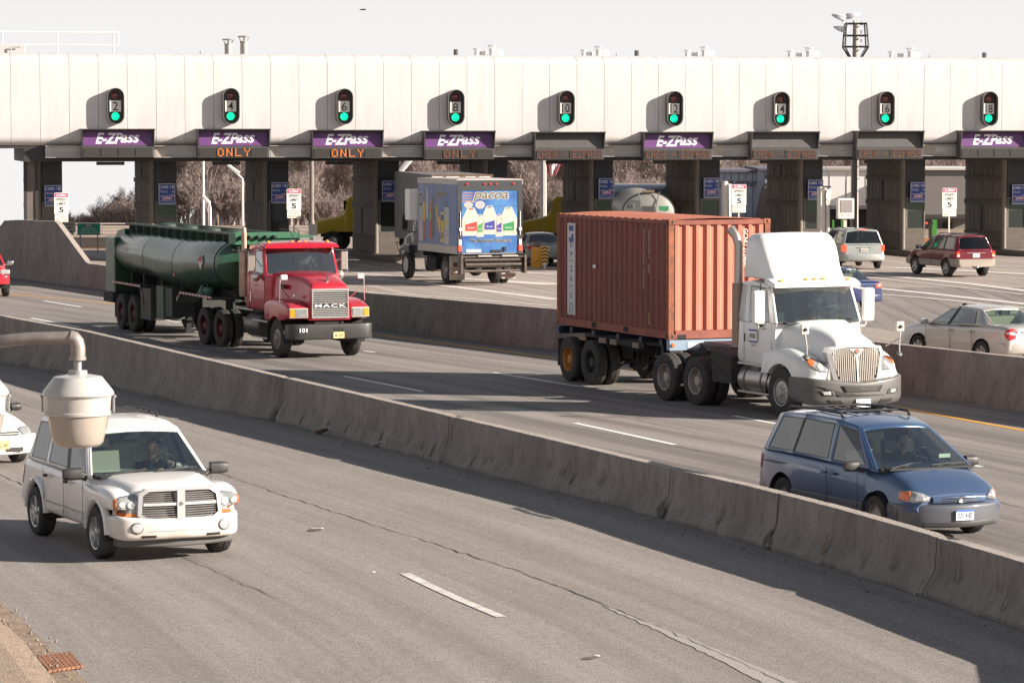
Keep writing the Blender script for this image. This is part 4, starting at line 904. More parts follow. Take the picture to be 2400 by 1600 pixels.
for px in (1648, 1663, 1681, 1698, 1714, 1731, 1748, 1764, 1790, 1806): a = at(px, 404, Y); m.box(a.x - .02, a.x + .02, Y - .03 if px < 1777 else Y - 1.03, Y - .001 if px < 1777 else Y - 1.001, -2, a.z)
m.build('seam', mat('seam_dark', (.14, .15, .2), .7), t, ang=0)
m = MB(); c_ = at(1708, 431, Y - .1); m.text('ECONOMY OF NYS', .36, face((c_.x, Y - .12, c_.z), (1, 0, 0), (0, 0, 1)), width=at(1777, 431, Y).x - at(1630, 431, Y).x, off=.03, ext=.03); m.build('lettering', mat('letter_dark', (.10, .10, .115), .7), t, ang=0)
m = MB(); a1, a2, a3 = at(1791, 440, Y - 3), at(1766, 505, Y - 3), at(1791, 505, Y - 3); a4 = at(1830, 400, Y - 3); m.prism([(a2.x, a2.z - 1), (a1.x, a1.z), (a4.x, a1.z + 1), (a4.x, a2.z - 1)], Y - 3, Y - 1.2, 'y'); m.build('stair_side', mat('stair_brown', (.12, .10, .095), .8), t, ang=0)
t = thing('white_building', 'sunlit white panel wall with a dark strip below, behind the white message cabinet', 'building', (0, 0, 0)); m = MB(); Y = 200
bx(1925, 2140, 400, 482, Y, 10, 0, m); m.build('wall', mat('wall_white', (.80, .78, .76), .6), t, ang=0); m = MB(); bx(1925, 2140, 394, 399.6, Y - .2, 10, 0, m); bx(1942, 2140, 482.5, 490, Y - .1, 10, 0, m); m.build('roof_edge', mat('trim_grey', (.36, .33, .31), .7), t, ang=0)
m = MB(); bx(1942, 2140, 490, 560, Y + 1, 8, 0, m); m.build('base', mat('base_dark', (.05, .045, .045), .8), t, ang=0)
m = MB()
for px in (1945, 1985, 2030): a = at(px, 404, Y); m.box(a.x - .015, a.x + .015, Y - .02, Y - .001, at(px, 481, Y).z, a.z)
m.build('seam', mat('seam_light', (.45, .42, .40), .7), t, ang=0)
t = thing('grey_building', 'plain grey panel wall between the last two booths', 'building', (0, 0, 0)); m = MB(); bx(2150, 2300, 399, 503, 198, 10, 0, m); m.build('wall', mat('wall_grey', (.20, .185, .18), .7, var=.1, vscale=1), t, ang=0)
m = MB(); bx(2150, 2300, 394, 398.7, 197.8, 10, 0, m); bx(2150, 2300, 503.2, 513, 197.9, 9, 1, m); m.build('trim', [mat('trim_pale', (.55, .52, .50), .7), mat('base_dark')], t, ang=0)
m = MB(); bx(2150, 2300, 513.5, 560, 199, 9, 0, m); m.build('base', mat('base_grey', (.26, .24, .225), .8), t, ang=0)
m = MB(); bx(2212, 2232, 521, 548, 198.8, .15, 0, m); m.build('doorway', mat('base_dark'), t, ang=0)
for px, Y, lab in ((1977, 170, 'green steel post below the message cabinet'), (2190, 170, 'green steel post left of the maroon SUV roof'), (1953, 172, 'thin green post right of the white cabinet pole')):
 a = at(px, 515, Y); t = thing('green_post', lab, 'post', (a.x, a.y, 0)); m = MB(); w = .12 if px != 1953 else .05; m.box(-w, w, -w, w, 0, a.z); m.build('post', mat('post_green', (.07, .30, .05), .6), t, ang=0); m = MB(); m.box(-w - .04, w + .04, -w - .04, w + .04, 0, .12); m.build('foot', GRP, t, ang=0)
a = at(2180, 520, 168); t = thing('lane_gate', 'dark gate post with orange base left of the maroon SUV', 'post', (a.x, a.y, 0)); m = MB(); m.box(-.07, .07, -.07, .07, 0, a.z); m.box(-.25, .15, -.05, .05, a.z - .12, a.z); m.build('post', DRK, t, ang=0); m = MB(); zz = at(2180, 558, 168).z; m.box(-.35, .3, -.2, .2, 0, zz); m.build('base', mat('gate_orange', (.50, .22, .10), .7), t, ang=0)
m = MB(); m.box(-.25, -.13, -.08, -.055, a.z - .1, a.z - .02); m.build('lamp', REDL, t, ang=0)
def cab(px0, px1, py0, off, label, D=.4, H=None):
 a = lp(px0, py0, off); b = lp(px1, py0, off); t = pthing('equipment_cabinet', label, 'cabinet', (a.x + b.x) / 2, off); w = (b.x - a.x) / 2
 m = MB(); m.box(-w, w * .1, -.1, D, .2, a.z, 0); m.box(w * .1 + .004, w, -.18, D, .2, a.z - .12, 0); m.build('casing', mat('cabinet_white', (.70, .665, .62), .5), t, ang=0, bevel=.01)
 m = MB(); m.tube([(0, -.2, a.z - .2), (.02, -.22, 2.0), (.02, -.22, .3)], .018, 5); m.build('cable', BLK, t); return t
cab(1697, 1712, 425, 1.2, 'tall white equipment cabinet left of the speed sign above the container'); t = cab(1921, 1943, 438, 1.2, 'tall white cabinet with looping cables right of the price board')
m = MB(); m.tube([(-.1, -.2, 4.6), (.05, -.25, 4.1), (.18, -.2, 3.5), (-.05, -.25, 2.9), (.2, -.25, 2.5), (.22, -.22, .5)], .015, 5); m.box(-.15, .22, -.3, -.2, 3.3, 3.38); m.build('cable_loop', BLK, t)
a = lp(1964, 465, 2); b_ = lp(2002, 513, 2); t = pthing('message_cabinet', 'white roadside message cabinet with grey screen on a green-footed pole', 'message sign', (a.x + b_.x) / 2, 2); w = (b_.x - a.x) / 2
m = MB(); m.box(-w, w, 0, .3, b_.z, a.z); m.build('casing', mat('cabinet_white'), t, ang=0, bevel=.03); m = MB(); m.box(-w * .68, w * .76, -.02, -.002, b_.z + .30, a.z - .08); m.build('screen', mat('screen_grey', (.28, .25, .245), .3, 0, .5), t, ang=0)
m = MB(); m.text('NO CASH', .10, face((0, -.005, b_.z + .17), (1, 0, 0), (0, 0, 1)), width=w * 1.3); m.build('lettering', mat('ink_faded'), t, ang=0); m = MB(); m.box(-.07, .07, .1, .2, .2, b_.z); m.build('pole', mat('post_cream'), t, ang=0); m = MB(); m.tube([(0, .1, a.z), (0, .1, a.z + .85)], .018, 5); m.build('antenna', BLK, t)
a = lp(2003, 360, -9); t = pthing('step_pole', 'grey step pole rising right of the message cabinet', 'pole', a.x, -9); m = MB(); m.tube([(0, 0, 2.6), (0, 0, 6.2)], .15, 10); m.build('pole', GRP, t); m = MB()
for z in range(5): m.box(.13, .24, -.03, .03, 2.9 + z * .6, 2.94 + z * .6)
m.build('steps', GRP, t, ang=0)
m = MB(); m.tube([(0, 0, 0), (0, 0, 2.6)], .15, 10); m.build('pole', GRP, t)
q = gnd(1258, 627); t = thing('traffic_drum', 'orange-yellow drum beside the chevron marker, right of the box truck', 'drum', q); YEL = mat('drum_yellow', (.72, .34, .04), .55, var=.15, vscale=6)
m = MB(); m.lathe([(.26, 0), (.26, .3), (.27, .32), (.255, .34), (.25, .72), (.265, .74), (.245, .77), (.24, .86), (.22, .88)], 20); m.build('drum', YEL, t)
rnd = random.Random(2); m = MB()
for i in range(46): a = rnd.uniform(0, 6.28); r = rnd.uniform(0, .18); h = rnd.uniform(.1, .32); m.tube([(r * math.cos(a), r * math.sin(a), .85), (r * 1.5 * math.cos(a), r * 1.5 * math.sin(a), .88 + h)], .006, 3)
m.build('dry_weeds', mat('weeds', (.22, .14, .09), .9), t)
q = gnd(1271, 629); t = thing('chevron_marker', 'yellow and black chevron panel on a small white foot', 'marker', q + Vector((.1, -.5, 0))); m = MB(); m.box(-.15, .15, 0, .02, .22, .98); m.build('panel', mat('chev_yellow', (.70, .40, .06), .5), t, ang=0); m = MB()
for k in range(5):
 z = .25 + k * .145
 for s_ in (-1, 1): m.prism([(0, z + .13), (0, z + .06), (s_ * .148, z - .01), (s_ * .148, z + .06)], -.006, -.002, 'y')
m.build('chevrons', BLK, t, ang=0); m = MB(); m.lathe([(.03, 0), (.06, .12), (.12, .22), (.10, .24)], 12); m.build('foot', TXT, t)
p = at(850, 23, 150); t = thing('bird', 'tiny dark bird in the sky above lane 6', 'bird', p); m = MB()
m.loft([dict(x=-.16, w=.01, z0=-.01, z1=.01), dict(x=0, w=.035, z0=-.035, z1=.035, rt=.03, rb=.03), dict(x=.13, w=.025, z0=-.02, z1=.03, rt=.02, rb=.02), dict(x=.17, w=.005, z0=0, z1=.01)]); m.build('body', BLK, t)
for s_ in (-1, 1): m = MB(); m.prism([(-.06, s_ * .02), (.05, s_ * .02), (.03, s_ * .2), (-.06, s_ * .3)], .005, .015, 'z'); m.build('wing', BLK, t, ang=0)
LW = mat('lamp_enamel', (.44, .43, .41), .4, 0, .2, var=.1, vscale=8); PIPE = mat('lamp_pipe', (.33, .29, .26), .55, .4, var=.35, vscale=7)
LG = mat('lamp_lens', (.34, .30, .265), .12, 0, .9, var=.3, vscale=7, col2=(.40, .33, .27))
def lamp(px, py, Y, label, arm=True):
 """px,py: centre of the bottom of the lens"""
 c = at(px, py, Y); mm = Y / 7700.0; t = thing('hanging_lamp', label, 'lamp', c)
 r = lambda w: w * mm / 2
 z = lambda y: (py - y) * mm
 b = MB(); b.lathe([(r(60), z(876)), (r(112), z(881)), (r(164), z(914)), (r(170), z(922)), (r(164), z(926))], 32); b.build('cap', LW, t)
 b = MB(); b.lathe([(r(157), z(926)), (r(152), z(962)), (r(156), z(964)), (r(155), z(970)), (r(148), z(971))], 32); b.build('housing', mat('lamp_housing', (.47, .44, .41), .4, 0, .2, var=.1, vscale=8), t)
 b = MB(); b.lathe([(r(144), z(971)), (r(134), z(1002)), (r(118), z(1034)), (r(108), z(1041)), (r(92), z(1045)), (r(3), z(1047))], 32); b.build('lens', LG, t)
 b = MB(); b.lathe([(r(44), z(866)), (r(46), z(880))], 16)
 for s_ in (-1, 1): b.box(s_ * r(168) - .006, s_ * r(168) + .006, -.02, .02, z(965), z(930)); b.lathe([(.012, 0), (.012, .02)], 8, M=Matrix.Translation((s_ * r(172), 0, z(930))))
 b.build('clamp', STL, t)
 if arm:
  b = MB(); b.tube([(0, 0, z(880)), (0, 0, z(836))], r(18), 14); b.build('stem', STL, t)
  b = MB(); b.tube([(r(2), 0, z(838)), (r(2), 0, z(812)), (-r(4), 0, z(799)), (-r(16), 0, z(791)), (-r(34), 0, z(789))], r(34), 16); b.lathe([(r(40), z(842)), (r(40), z(835))], 16); b.build('elbow', PIPE, t)
  b = MB(); b.tube([(-r(34), 0, z(789)), (-r(240), .02, z(792)), (-r(380), .05, z(800)), (-r(560), .2, z(818)), (-r(900), .5, z(860))], r(29), 16); b.build('arm', PIPE, t)
 return t
lamp(184, 1048, 26, 'big white jar-shaped lamp hanging from a bent pipe in front of the white SUV')
lamp(-64, 843 + 48, 26.5, 'second white jar lamp cut off by the left edge above the pipe', False).location.z += 0
# ============================================================ vehicle kit (x forward, y left, z up)
def place(t, local, px, py, head):
 """put t so that its local ground point sits under the photo point; head = angle from -Y towards +X in degrees"""
 a = R(head); f = Vector((math.sin(a), -math.cos(a), 0)); l = Vector((-f.y, f.x, 0)); s = t.scale.x
 g = gnd(px, py); t.location = g - f * local[0] * s - l * local[1] * s; t.rotation_euler = (0, 0, math.atan2(f.y, f.x)); return t
RIMS = mat('rim_silver', (.52, .51, .50), .3, .8, .3); RIMD = mat('rim_dull', (.30, .29, .28), .5, .6)
def wheel(root, x, y, r, w, rim='spoke', rm=None, rr=.62, nsp=5, steer=0, hub=None, name='wheel'):
 """one tyre with its rim; y is the outer face side"""
 sg = 1 if y > 0 else -1; M = Matrix.Translation((x, y, r)) @ Matrix.Rotation(R(steer), 4, 'Z') @ Matrix.Rotation(R(-90 * sg), 4, 'X')
 b = MB(); h = w / 2; ri = r * rr
 b.lathe([(ri, -h * .9), (r * .88, -h), (r * .975, -h * .82), (r, -h * .55), (r, -h * .1), (r * .985, -h * .08), (r * .985, h * .08), (r, h * .1), (r, h * .55), (r * .975, h * .82), (r * .88, h), (ri * 1.05, h * .92), (ri, h * .75), (ri, -h * .9)], 36, M)
 o = b.build(name, RUB, root, ang=40)
 b = MB(); m = rm or RIMS
 b.lathe([(ri * 1.0, h * .78), (ri * .985, h * .9), (ri * .93, h * .86), (ri * .90, h * .45)] + ([(ri * .80, h * .12), (.01, h * .12)] if rim == 'spoke' else [(ri * .9, -h * .45), (.01, -h * .45)]), 28, M, cap0=False)
 if rim == 'spoke':
  for k in range(nsp):
   a = 2 * math.pi * k / nsp; wv = ri * .16
   b.add([(-wv, .10 * ri, h * .70), (wv, .10 * ri, h * .70), (wv * .75, ri * .92, h * .80), (-wv * .75, ri * .92, h * .80), (-wv, .10 * ri, h * .40), (wv, .10 * ri, h * .40), (wv * .75, ri * .92, h * .45), (-wv * .75, ri * .92, h * .45)], [(0, 1, 2, 3), (4, 7, 6, 5), (1, 5, 6, 2), (0, 3, 7, 4), (3, 2, 6, 7)], M=M @ Matrix.Rotation(a, 4, 'Z'))
  b.lathe([(ri * .28, h * .5), (ri * .26, h * .78), (ri * .1, h * .84), (.005, h * .84)], 16, M)
 elif rim == 'disc':
  b.lathe([(ri * .9, h * .45), (ri * .78, h * .62), (ri * .55, h * .56), (ri * .30, h * .72), (.005, h * .74)], 24, M, cap0=False)
  for k in range(8):
   a = 2 * math.pi * k / 8; b.lathe([(ri * .06, 0), (ri * .06, h * .72), (.002, h * .75)], 6, M @ Matrix.Translation((ri * .66 * math.cos(a), ri * .66 * math.sin(a), 0)))
 elif rim == 'deep':                           # rear truck wheel, dished inward
  b.lathe([(ri * .9, h * .4), (ri * .86, -h * .3), (ri * .5, -h * .4), (ri * .42, h * .2), (ri * .36, h * .55), (.005, h * .6)], 24, M, cap0=False)
  for k in range(10):
   a = 2 * math.pi * k / 10; b.lathe([(ri * .05, -h * .5), (ri * .05, -h * .15), (.002, -h * .1)], 6, M @ Matrix.Translation((ri * .62 * math.cos(a), ri * .62 * math.sin(a), 0)))
 elif rim == 'steer':                          # front truck wheel, hub proud
  b.lathe([(ri * .9, h * .35), (ri * .80, h * .75), (ri * .55, h * .8), (ri * .36, h * .85), (ri * .30, h * 1.15), (.005, h * 1.18)], 24, M, cap0=False)
  for k in range(10):
   a = 2 * math.pi * k / 10; b.lathe([(ri * .055, h * .4), (ri * .055, h * .95), (.002, h * .98)], 6, M @ Matrix.Translation((ri * .48 * math.cos(a), ri * .48 * math.sin(a), 0)))
 ro = b.build('rim', m, o, ang=30)
 return o
def arch(x, y0, y1, r, z, n=26):
 b = MB(); b.lathe([(r, 0), (r, y1 - y0)], n, Matrix.Translation((x, y0, z)) @ Matrix.Rotation(R(-90), 4, 'X')); return b
def liner(root, x, r, z, y0, y1):
 for s in (-1, 1):
  b = MB(); A = [math.pi * 1.12 * i / 14 - .06 * math.pi for i in range(15)]; P = [[(x + r * math.cos(a), s * y0, z + r * math.sin(a)), (x + r * math.cos(a), s * y1, z + r * math.sin(a))] for a in A]
  b.grid(P); b.f.append([2 * i for i in range(15)]); b.mi.append(0); b.build('wheel_well', UND, root, ang=0, fixn=False)
def lp_(a, b, t): return a + (b - a) * t
def greenhouse(root, cols, yb, zb, yr, zr, body, gside, gfront, bw=.12, bt=.10, rb=.06, rt_=.06, crown=.05, bulge=.025, trim=None, rear_glass=None, row=(0, .07, .90, 1), wsrow=(0, .05, .94, 1), rrow=(0, .10, .90, 1), ev=.93):
 """cols: (x belt, x roof, kind of the panel to the next column); yb/zb/yr/zr may be lists per column"""
 n = len(cols); L = lambda v: list(v) if isinstance(v, (list, tuple)) else [v] * n
 yb, zb, yr, zr = L(yb), L(zb), L(yr), L(zr)
 def side(i, t, s):
  return Vector((lp_(cols[i][0], cols[i][1], t), s * (lp_(yb[i], yr[i], t) + bulge * math.sin(math.pi * t)), lp_(zb[i], zr[i], t)))
 fr = MB()
 for s in (-1, 1):
  for i in range(n - 1):
   k = cols[i][2]
   for j in range(3):
    q = [side(i, row[j], s), side(i + 1, row[j], s), side(i + 1, row[j + 1], s), side(i, row[j + 1], s)]
    if k == 'g' and j == 1:
     g = MB(); g.add(q, [(0, 1, 2, 3)]); g.build('side_window', gside, root, ang=0)
     sl = MB(); c = sum(q, Vector()) / 4; ins = [p.lerp(c, .045) + Vector((0, s * .004, 0)) for p in q]; out = [p + Vector((0, s * .004, 0)) for p in q]
     sl.add(out + ins, [(a, (a + 1) % 4, 4 + (a + 1) % 4, 4 + a) for a in range(4)]); sl.build('window_seal', BLK, root, ang=0, fixn=False)
    else: fr.add(q, [(0, 1, 2, 3)], 1 if k == 'k' else 0)
 vs = [-1, -ev, -.6, -.2, .2, .6, ev, 1]
 def scr(i, b0, b1, t, v, sg):
  y = lp_(yb[i], yr[i], t) + bulge * math.sin(math.pi * t)
  return Vector((lp_(cols[i][0], cols[i][1], t) + sg * lp_(b0, b1, t) * (1 - v * v), y * v, lp_(zb[i], zr[i], t) + (crown * t) * (1 - v * v) * 1.0))
 for i, b0, b1, sg, rows, nm, gm in ((0, bw, bt, 1, wsrow, 'windshield', gfront), (n - 1, rb, rt_, -1, rrow, 'rear_window', rear_glass or gside)):
  P = [[scr(i, b0, b1, t, v, sg) for v in vs] for t in rows]; g = MB()
  for a in range(3):
   for c in range(7):
    q = [P[a][c], P[a][c + 1], P[a + 1][c + 1], P[a + 1][c]]
    if a == 1 and 0 < c < 6: g.add(q, [(0, 1, 2, 3)])
    else: fr.add(q, [(0, 1, 2, 3)], 1 if (nm == 'windshield' and c not in (0, 6) and a == 0) else 0)
  if gm: g.build(nm, gm, root, ang=60)
 P = []
 for i in range(n):
  b_ = bt if i == 0 else (-rt_ if i == n - 1 else 0)
  P.append([Vector((cols[i][1] + b_ * (1 - v * v), yr[i] * v, zr[i] + crown * (1 - v * v))) for v in vs])
 fr.grid(P)
 bm_ = fr.build('cabin_frame', [body, BLK], root, ang=0, fixn=False)
 bm = bmesh.new(); bm.from_mesh(bm_.data); bmesh.ops.remove_doubles(bm, verts=bm.verts[:], dist=.002); bmesh.ops.recalc_face_normals(bm, faces=bm.faces[:]); bm.to_mesh(bm_.data); bm.free()
 bm_.data.polygons.foreach_set('use_smooth', [True] * len(bm_.data.polygons)); bm_.data.set_sharp_from_angle(angle=R(62))
 md = bm_.modifiers.new('s', 'SOLIDIFY'); md.thickness = .02; md.offset = -1
 return bm_
SEAT = mat('seat_fabric', (.10, .095, .09), .9); DASH = mat('dash_dark', (.035, .038, .036), .7); BEIGE = mat('interior_beige', (.30, .26, .20), .8)
def interior(root, xw, zd, yh, seats=((-.1, .38), (-.1, -.38), (-1.0, 0)), sm=SEAT, wheelx=None, h=.62, dash=DASH):
 b = MB(); b.box(-2.0, xw - .25, -yh, yh, zd, zd + .01); b.build('cabin_floor', dash, root, ang=0)
 b = MB(); b.loft([dict(x=-yh, w=.22, z0=zd + .01, z1=zd + .07, rt=.03, rb=.01), dict(x=yh, w=.22, z0=zd + .01, z1=zd + .07, rt=.03, rb=.01)], axis='y', M=Matrix.Translation((xw - .05, 0, 0)), sub=1); b.build('dashboard', dash, root)
 for i, (x, y) in enumerate(seats):
  w = .26 if y else yh * .85; b = MB(); T = Matrix.Translation((x, y, zd - .05)) @ Matrix.Rotation(R(-12), 4, 'Y')
  b.loft([dict(x=-w, w=.07, z0=0, z1=h * .62, rt=.06, rb=.02), dict(x=w, w=.07, z0=0, z1=h * .62, rt=.06, rb=.02)], axis='y', M=T, sub=1)
  for hy in ((0,) if y else (-.38, .38)): b.loft([dict(x=-.13, w=.05, z0=h * .66, z1=h * .92, rt=.05, rb=.04), dict(x=.13, w=.05, z0=h * .66, z1=h * .92, rt=.05, rb=.04)], axis='y', M=T @ Matrix.Translation((0, hy, 0)), sub=1)
  b.build('seat', sm, root)
 if wheelx is not None:
  b = MB(); T = Matrix.Translation((wheelx, .38, zd + .12)) @ Matrix.Rotation(R(-65), 4, 'Y')
  b.tube([T @ Vector((.18 * math.cos(a * math.pi / 9), .18 * math.sin(a * math.pi / 9), 0)) for a in range(19)], .014, 6, caps=False); b.tube([T @ Vector((-.18, 0, 0)), T @ Vector((.18, 0, 0))], .012, 5); b.build('steering_wheel', BLK, root)
def mirror(root, x, y, z, m, w=.22, h=.15, stalk=.10, name='mirror', face_m=None, back=False):
 s = 1 if y > 0 else -1; b = MB()
 b.loft([dict(x=0, w=.07, z0=-h / 2, z1=h / 2, rt=.05, rb=.05), dict(x=w * .6, w=.075, z0=-h * .52, z1=h * .52, rt=.06, rb=.06), dict(x=w, w=.05, z0=-h * .42, z1=h * .42, rt=.05, rb=.05)], axis='y', M=Matrix.Translation((x, y + s * stalk, z)) @ (Matrix.Identity(4) if s > 0 else Matrix.Scale(-1, 4, (0, 1, 0))))
 b.tube([(x + .02, y - s * .03, z - h * .45), (x, y + s * (stalk + .05), z - h * .15)], [.045, .035], 6); o = b.build(name, m, root)
 if back: g = MB(); g.prism([(y + s * (stalk + .03), z - h * .36), (y + s * (stalk + w - .04), z - h * .36), (y + s * (stalk + w - .04), z + h * .36), (y + s * (stalk + .03), z + h * .36)], x - .085, x - .078, 'x'); g.build('mirror_glass', mat('mirror_glass', (.6, .7, .72), .1, .7), o, ang=0)
 return o
def plate(root, M, txt, col=(.75, .74, .70), tcol=None, w=.31, h=.155, band=None):
 b = MB(); b.box(-w / 2, w / 2, -h / 2, h / 2, 0, .008, M=M); o = b.build('number_plate', mat('plate_%d' % int(col[2] * 100), col, .5), root, ang=0)
 b = MB(); b.text(txt, h * .5, M @ Matrix.Translation((0, -h * .05, .012)), width=w * .8, off=.01); b.build('number', mat('plate_ink', (.04, .05, .12), .6), o, ang=0)
 if band: b = MB(); b.box(-w / 2, w / 2, h * .32, h * .5, .009, .012, M=M); b.build('band', mat('plate_band', band, .5), o, ang=0)
 return o
def seams(root, xs, yw, z0, z1, m=None, lean=0, th=.007):
 b = MB()
 for x in xs:
  for s in (-1, 1): y = s * (yw + .001); b.add([(x - th, y, z0), (x + th, y, z0), (x + th + lean, y, z1), (x - th + lean, y, z1), (x - th, y + s * .003, z0), (x + th, y + s * .003, z0), (x + th + lean, y + s * .003, z1), (x - th + lean, y + s * .003, z1)], [(0, 1, 2, 3), (4, 5, 6, 7), (0, 1, 5, 4), (1, 2, 6, 5), (2, 3, 7, 6), (3, 0, 4, 7)])
 return b.build('door_seam', m or BLK, root, ang=0)
def handles(root, xs, y, z, m=BLK, w=.16, h=.045):
 for x in xs:
  for s in (-1, 1): b = MB(); b.loft([dict(x=-w / 2, w=.012, z0=-h * .4, z1=h * .4, rt=.01, rb=.01), dict(x=0, w=.035, z0=-h / 2, z1=h / 2, rt=.015, rb=.015), dict(x=w / 2, w=.012, z0=-h * .4, z1=h * .4, rt=.01, rb=.01)], M=Matrix.Translation((x, s * (y + .005), z))); b.build('door_handle', m, root)
def panelpoly(root, name, pts, th, m, bevel=0):
 """pts: list of 3d points of a flat or nearly flat patch; thickened along its normal"""
 pts = [Vector(p) for p in pts]; n = len(pts); nr = Vector((0, 0, 0))
 for i in range(n): nr += pts[i].cross(pts[(i + 1) % n])
 nr.normalize(); b = MB(); b.add(pts + [p - nr * th for p in pts], [list(range(n)), list(range(2 * n - 1, n - 1, -1))] + [(i, n + i, n + (i + 1) % n, (i + 1) % n) for i in range(n)])
 return b.build(name, m, root, ang=0, bevel=bevel)
from mathutils.bvhtree import BVHTree
def conform(root, name, targets, poly, dirn, m, off=.008, parent=None, rings=5, seg=5, th=.006):
 """lay a lens or badge on a curved body: poly is an outline outside the body, projected along dirn"""
 vs = []; fs = []
 for t in targets:
  b0 = len(vs); M = t.matrix_basis; vs += [M @ v.co for v in t.data.vertices]; fs += [[b0 + i for i in p.vertices] for p in t.data.polygons]
 bv = BVHTree.FromPolygons(vs, fs); d = Vector(dirn).normalized(); P = [Vector(p) for p in poly]; B = []
 for a, b in zip(P, P[1:] + P[:1]): B += [a.lerp(b, i / seg) for i in range(seg)]
 c = sum(P, Vector()) / len(P); n = len(B); pts = []; last = None
 for k in range(rings + 1):
  for q in B:
   p = c.lerp(q, k / rings); h = bv.ray_cast(p, d); t_ = h[3] if h[0] is not None else None; pts.append((p, t_))
 ts = [t for _, t in pts if t is not None]
 if not ts: return None
 md = sorted(ts)[len(ts) // 2]; V = [p + d * ((t if t is not None and abs(t - md) < .35 else md) - off) for p, t in pts]
 b = MB(); b.add(V, [(k * n + i, k * n + (i + 1) % n, (k + 1) * n + (i + 1) % n, (k + 1) * n + i) for k in range(rings) for i in range(n)])
 o = b.build(name, m, parent or root, ang=50, fixn=False); s = o.modifiers.new('s', 'SOLIDIFY'); s.thickness = th; s.offset = 0; return o
def yz(pts, x, s=1): return [(x, s * y, z) for y, z in pts]
# ------------------------------------------------------------ people
SKIN = mat('skin', (.46, .27, .19), .6)
def skin_chain(name, verts, edges, radii, m, parent, sub=1):
 me = bpy.data.meshes.new(name); me.from_pydata([tuple(v) for v in verts], edges, []); o = bpy.data.objects.new(name, me); C.objects.link(o)
 if parent: o.parent = parent
 sk = o.modifiers.new('skin', 'SKIN'); sk.use_smooth_shade = True; lay = me.skin_vertices[0] if me.skin_vertices else None
 if lay is None:
  bm = bmesh.new(); bm.from_mesh(me); bm.verts.layers.skin.verify(); bm.to_mesh(me); bm.free(); lay = me.skin_vertices[0]
 for i, r in enumerate(radii):
  a, b = r if isinstance(r, tuple) else (r, r); lay.data[i].radius = (a, b); lay.data[i].use_root = (i == 0)
 ss = o.modifiers.new('sub', 'SUBSURF'); ss.levels = sub; ss.render_levels = sub
 bpy.context.view_layer.update()
 mm = bpy.data.meshes.new_from_object(o.evaluated_get(bpy.context.evaluated_depsgraph_get())); o.modifiers.clear(); o.data = mm; mm.materials.clear(); mm.materials.append(m)
 mm.polygons.foreach_set('use_smooth', [True] * len(mm.polygons)); return o
def mesh_into(mb, o, mi=0):
 vs = [tuple(v.co) for v in o.data.vertices]; fs = [list(p.vertices) for p in o.data.polygons]; mb.add(vs, fs, mi); bpy.data.objects.remove(o)
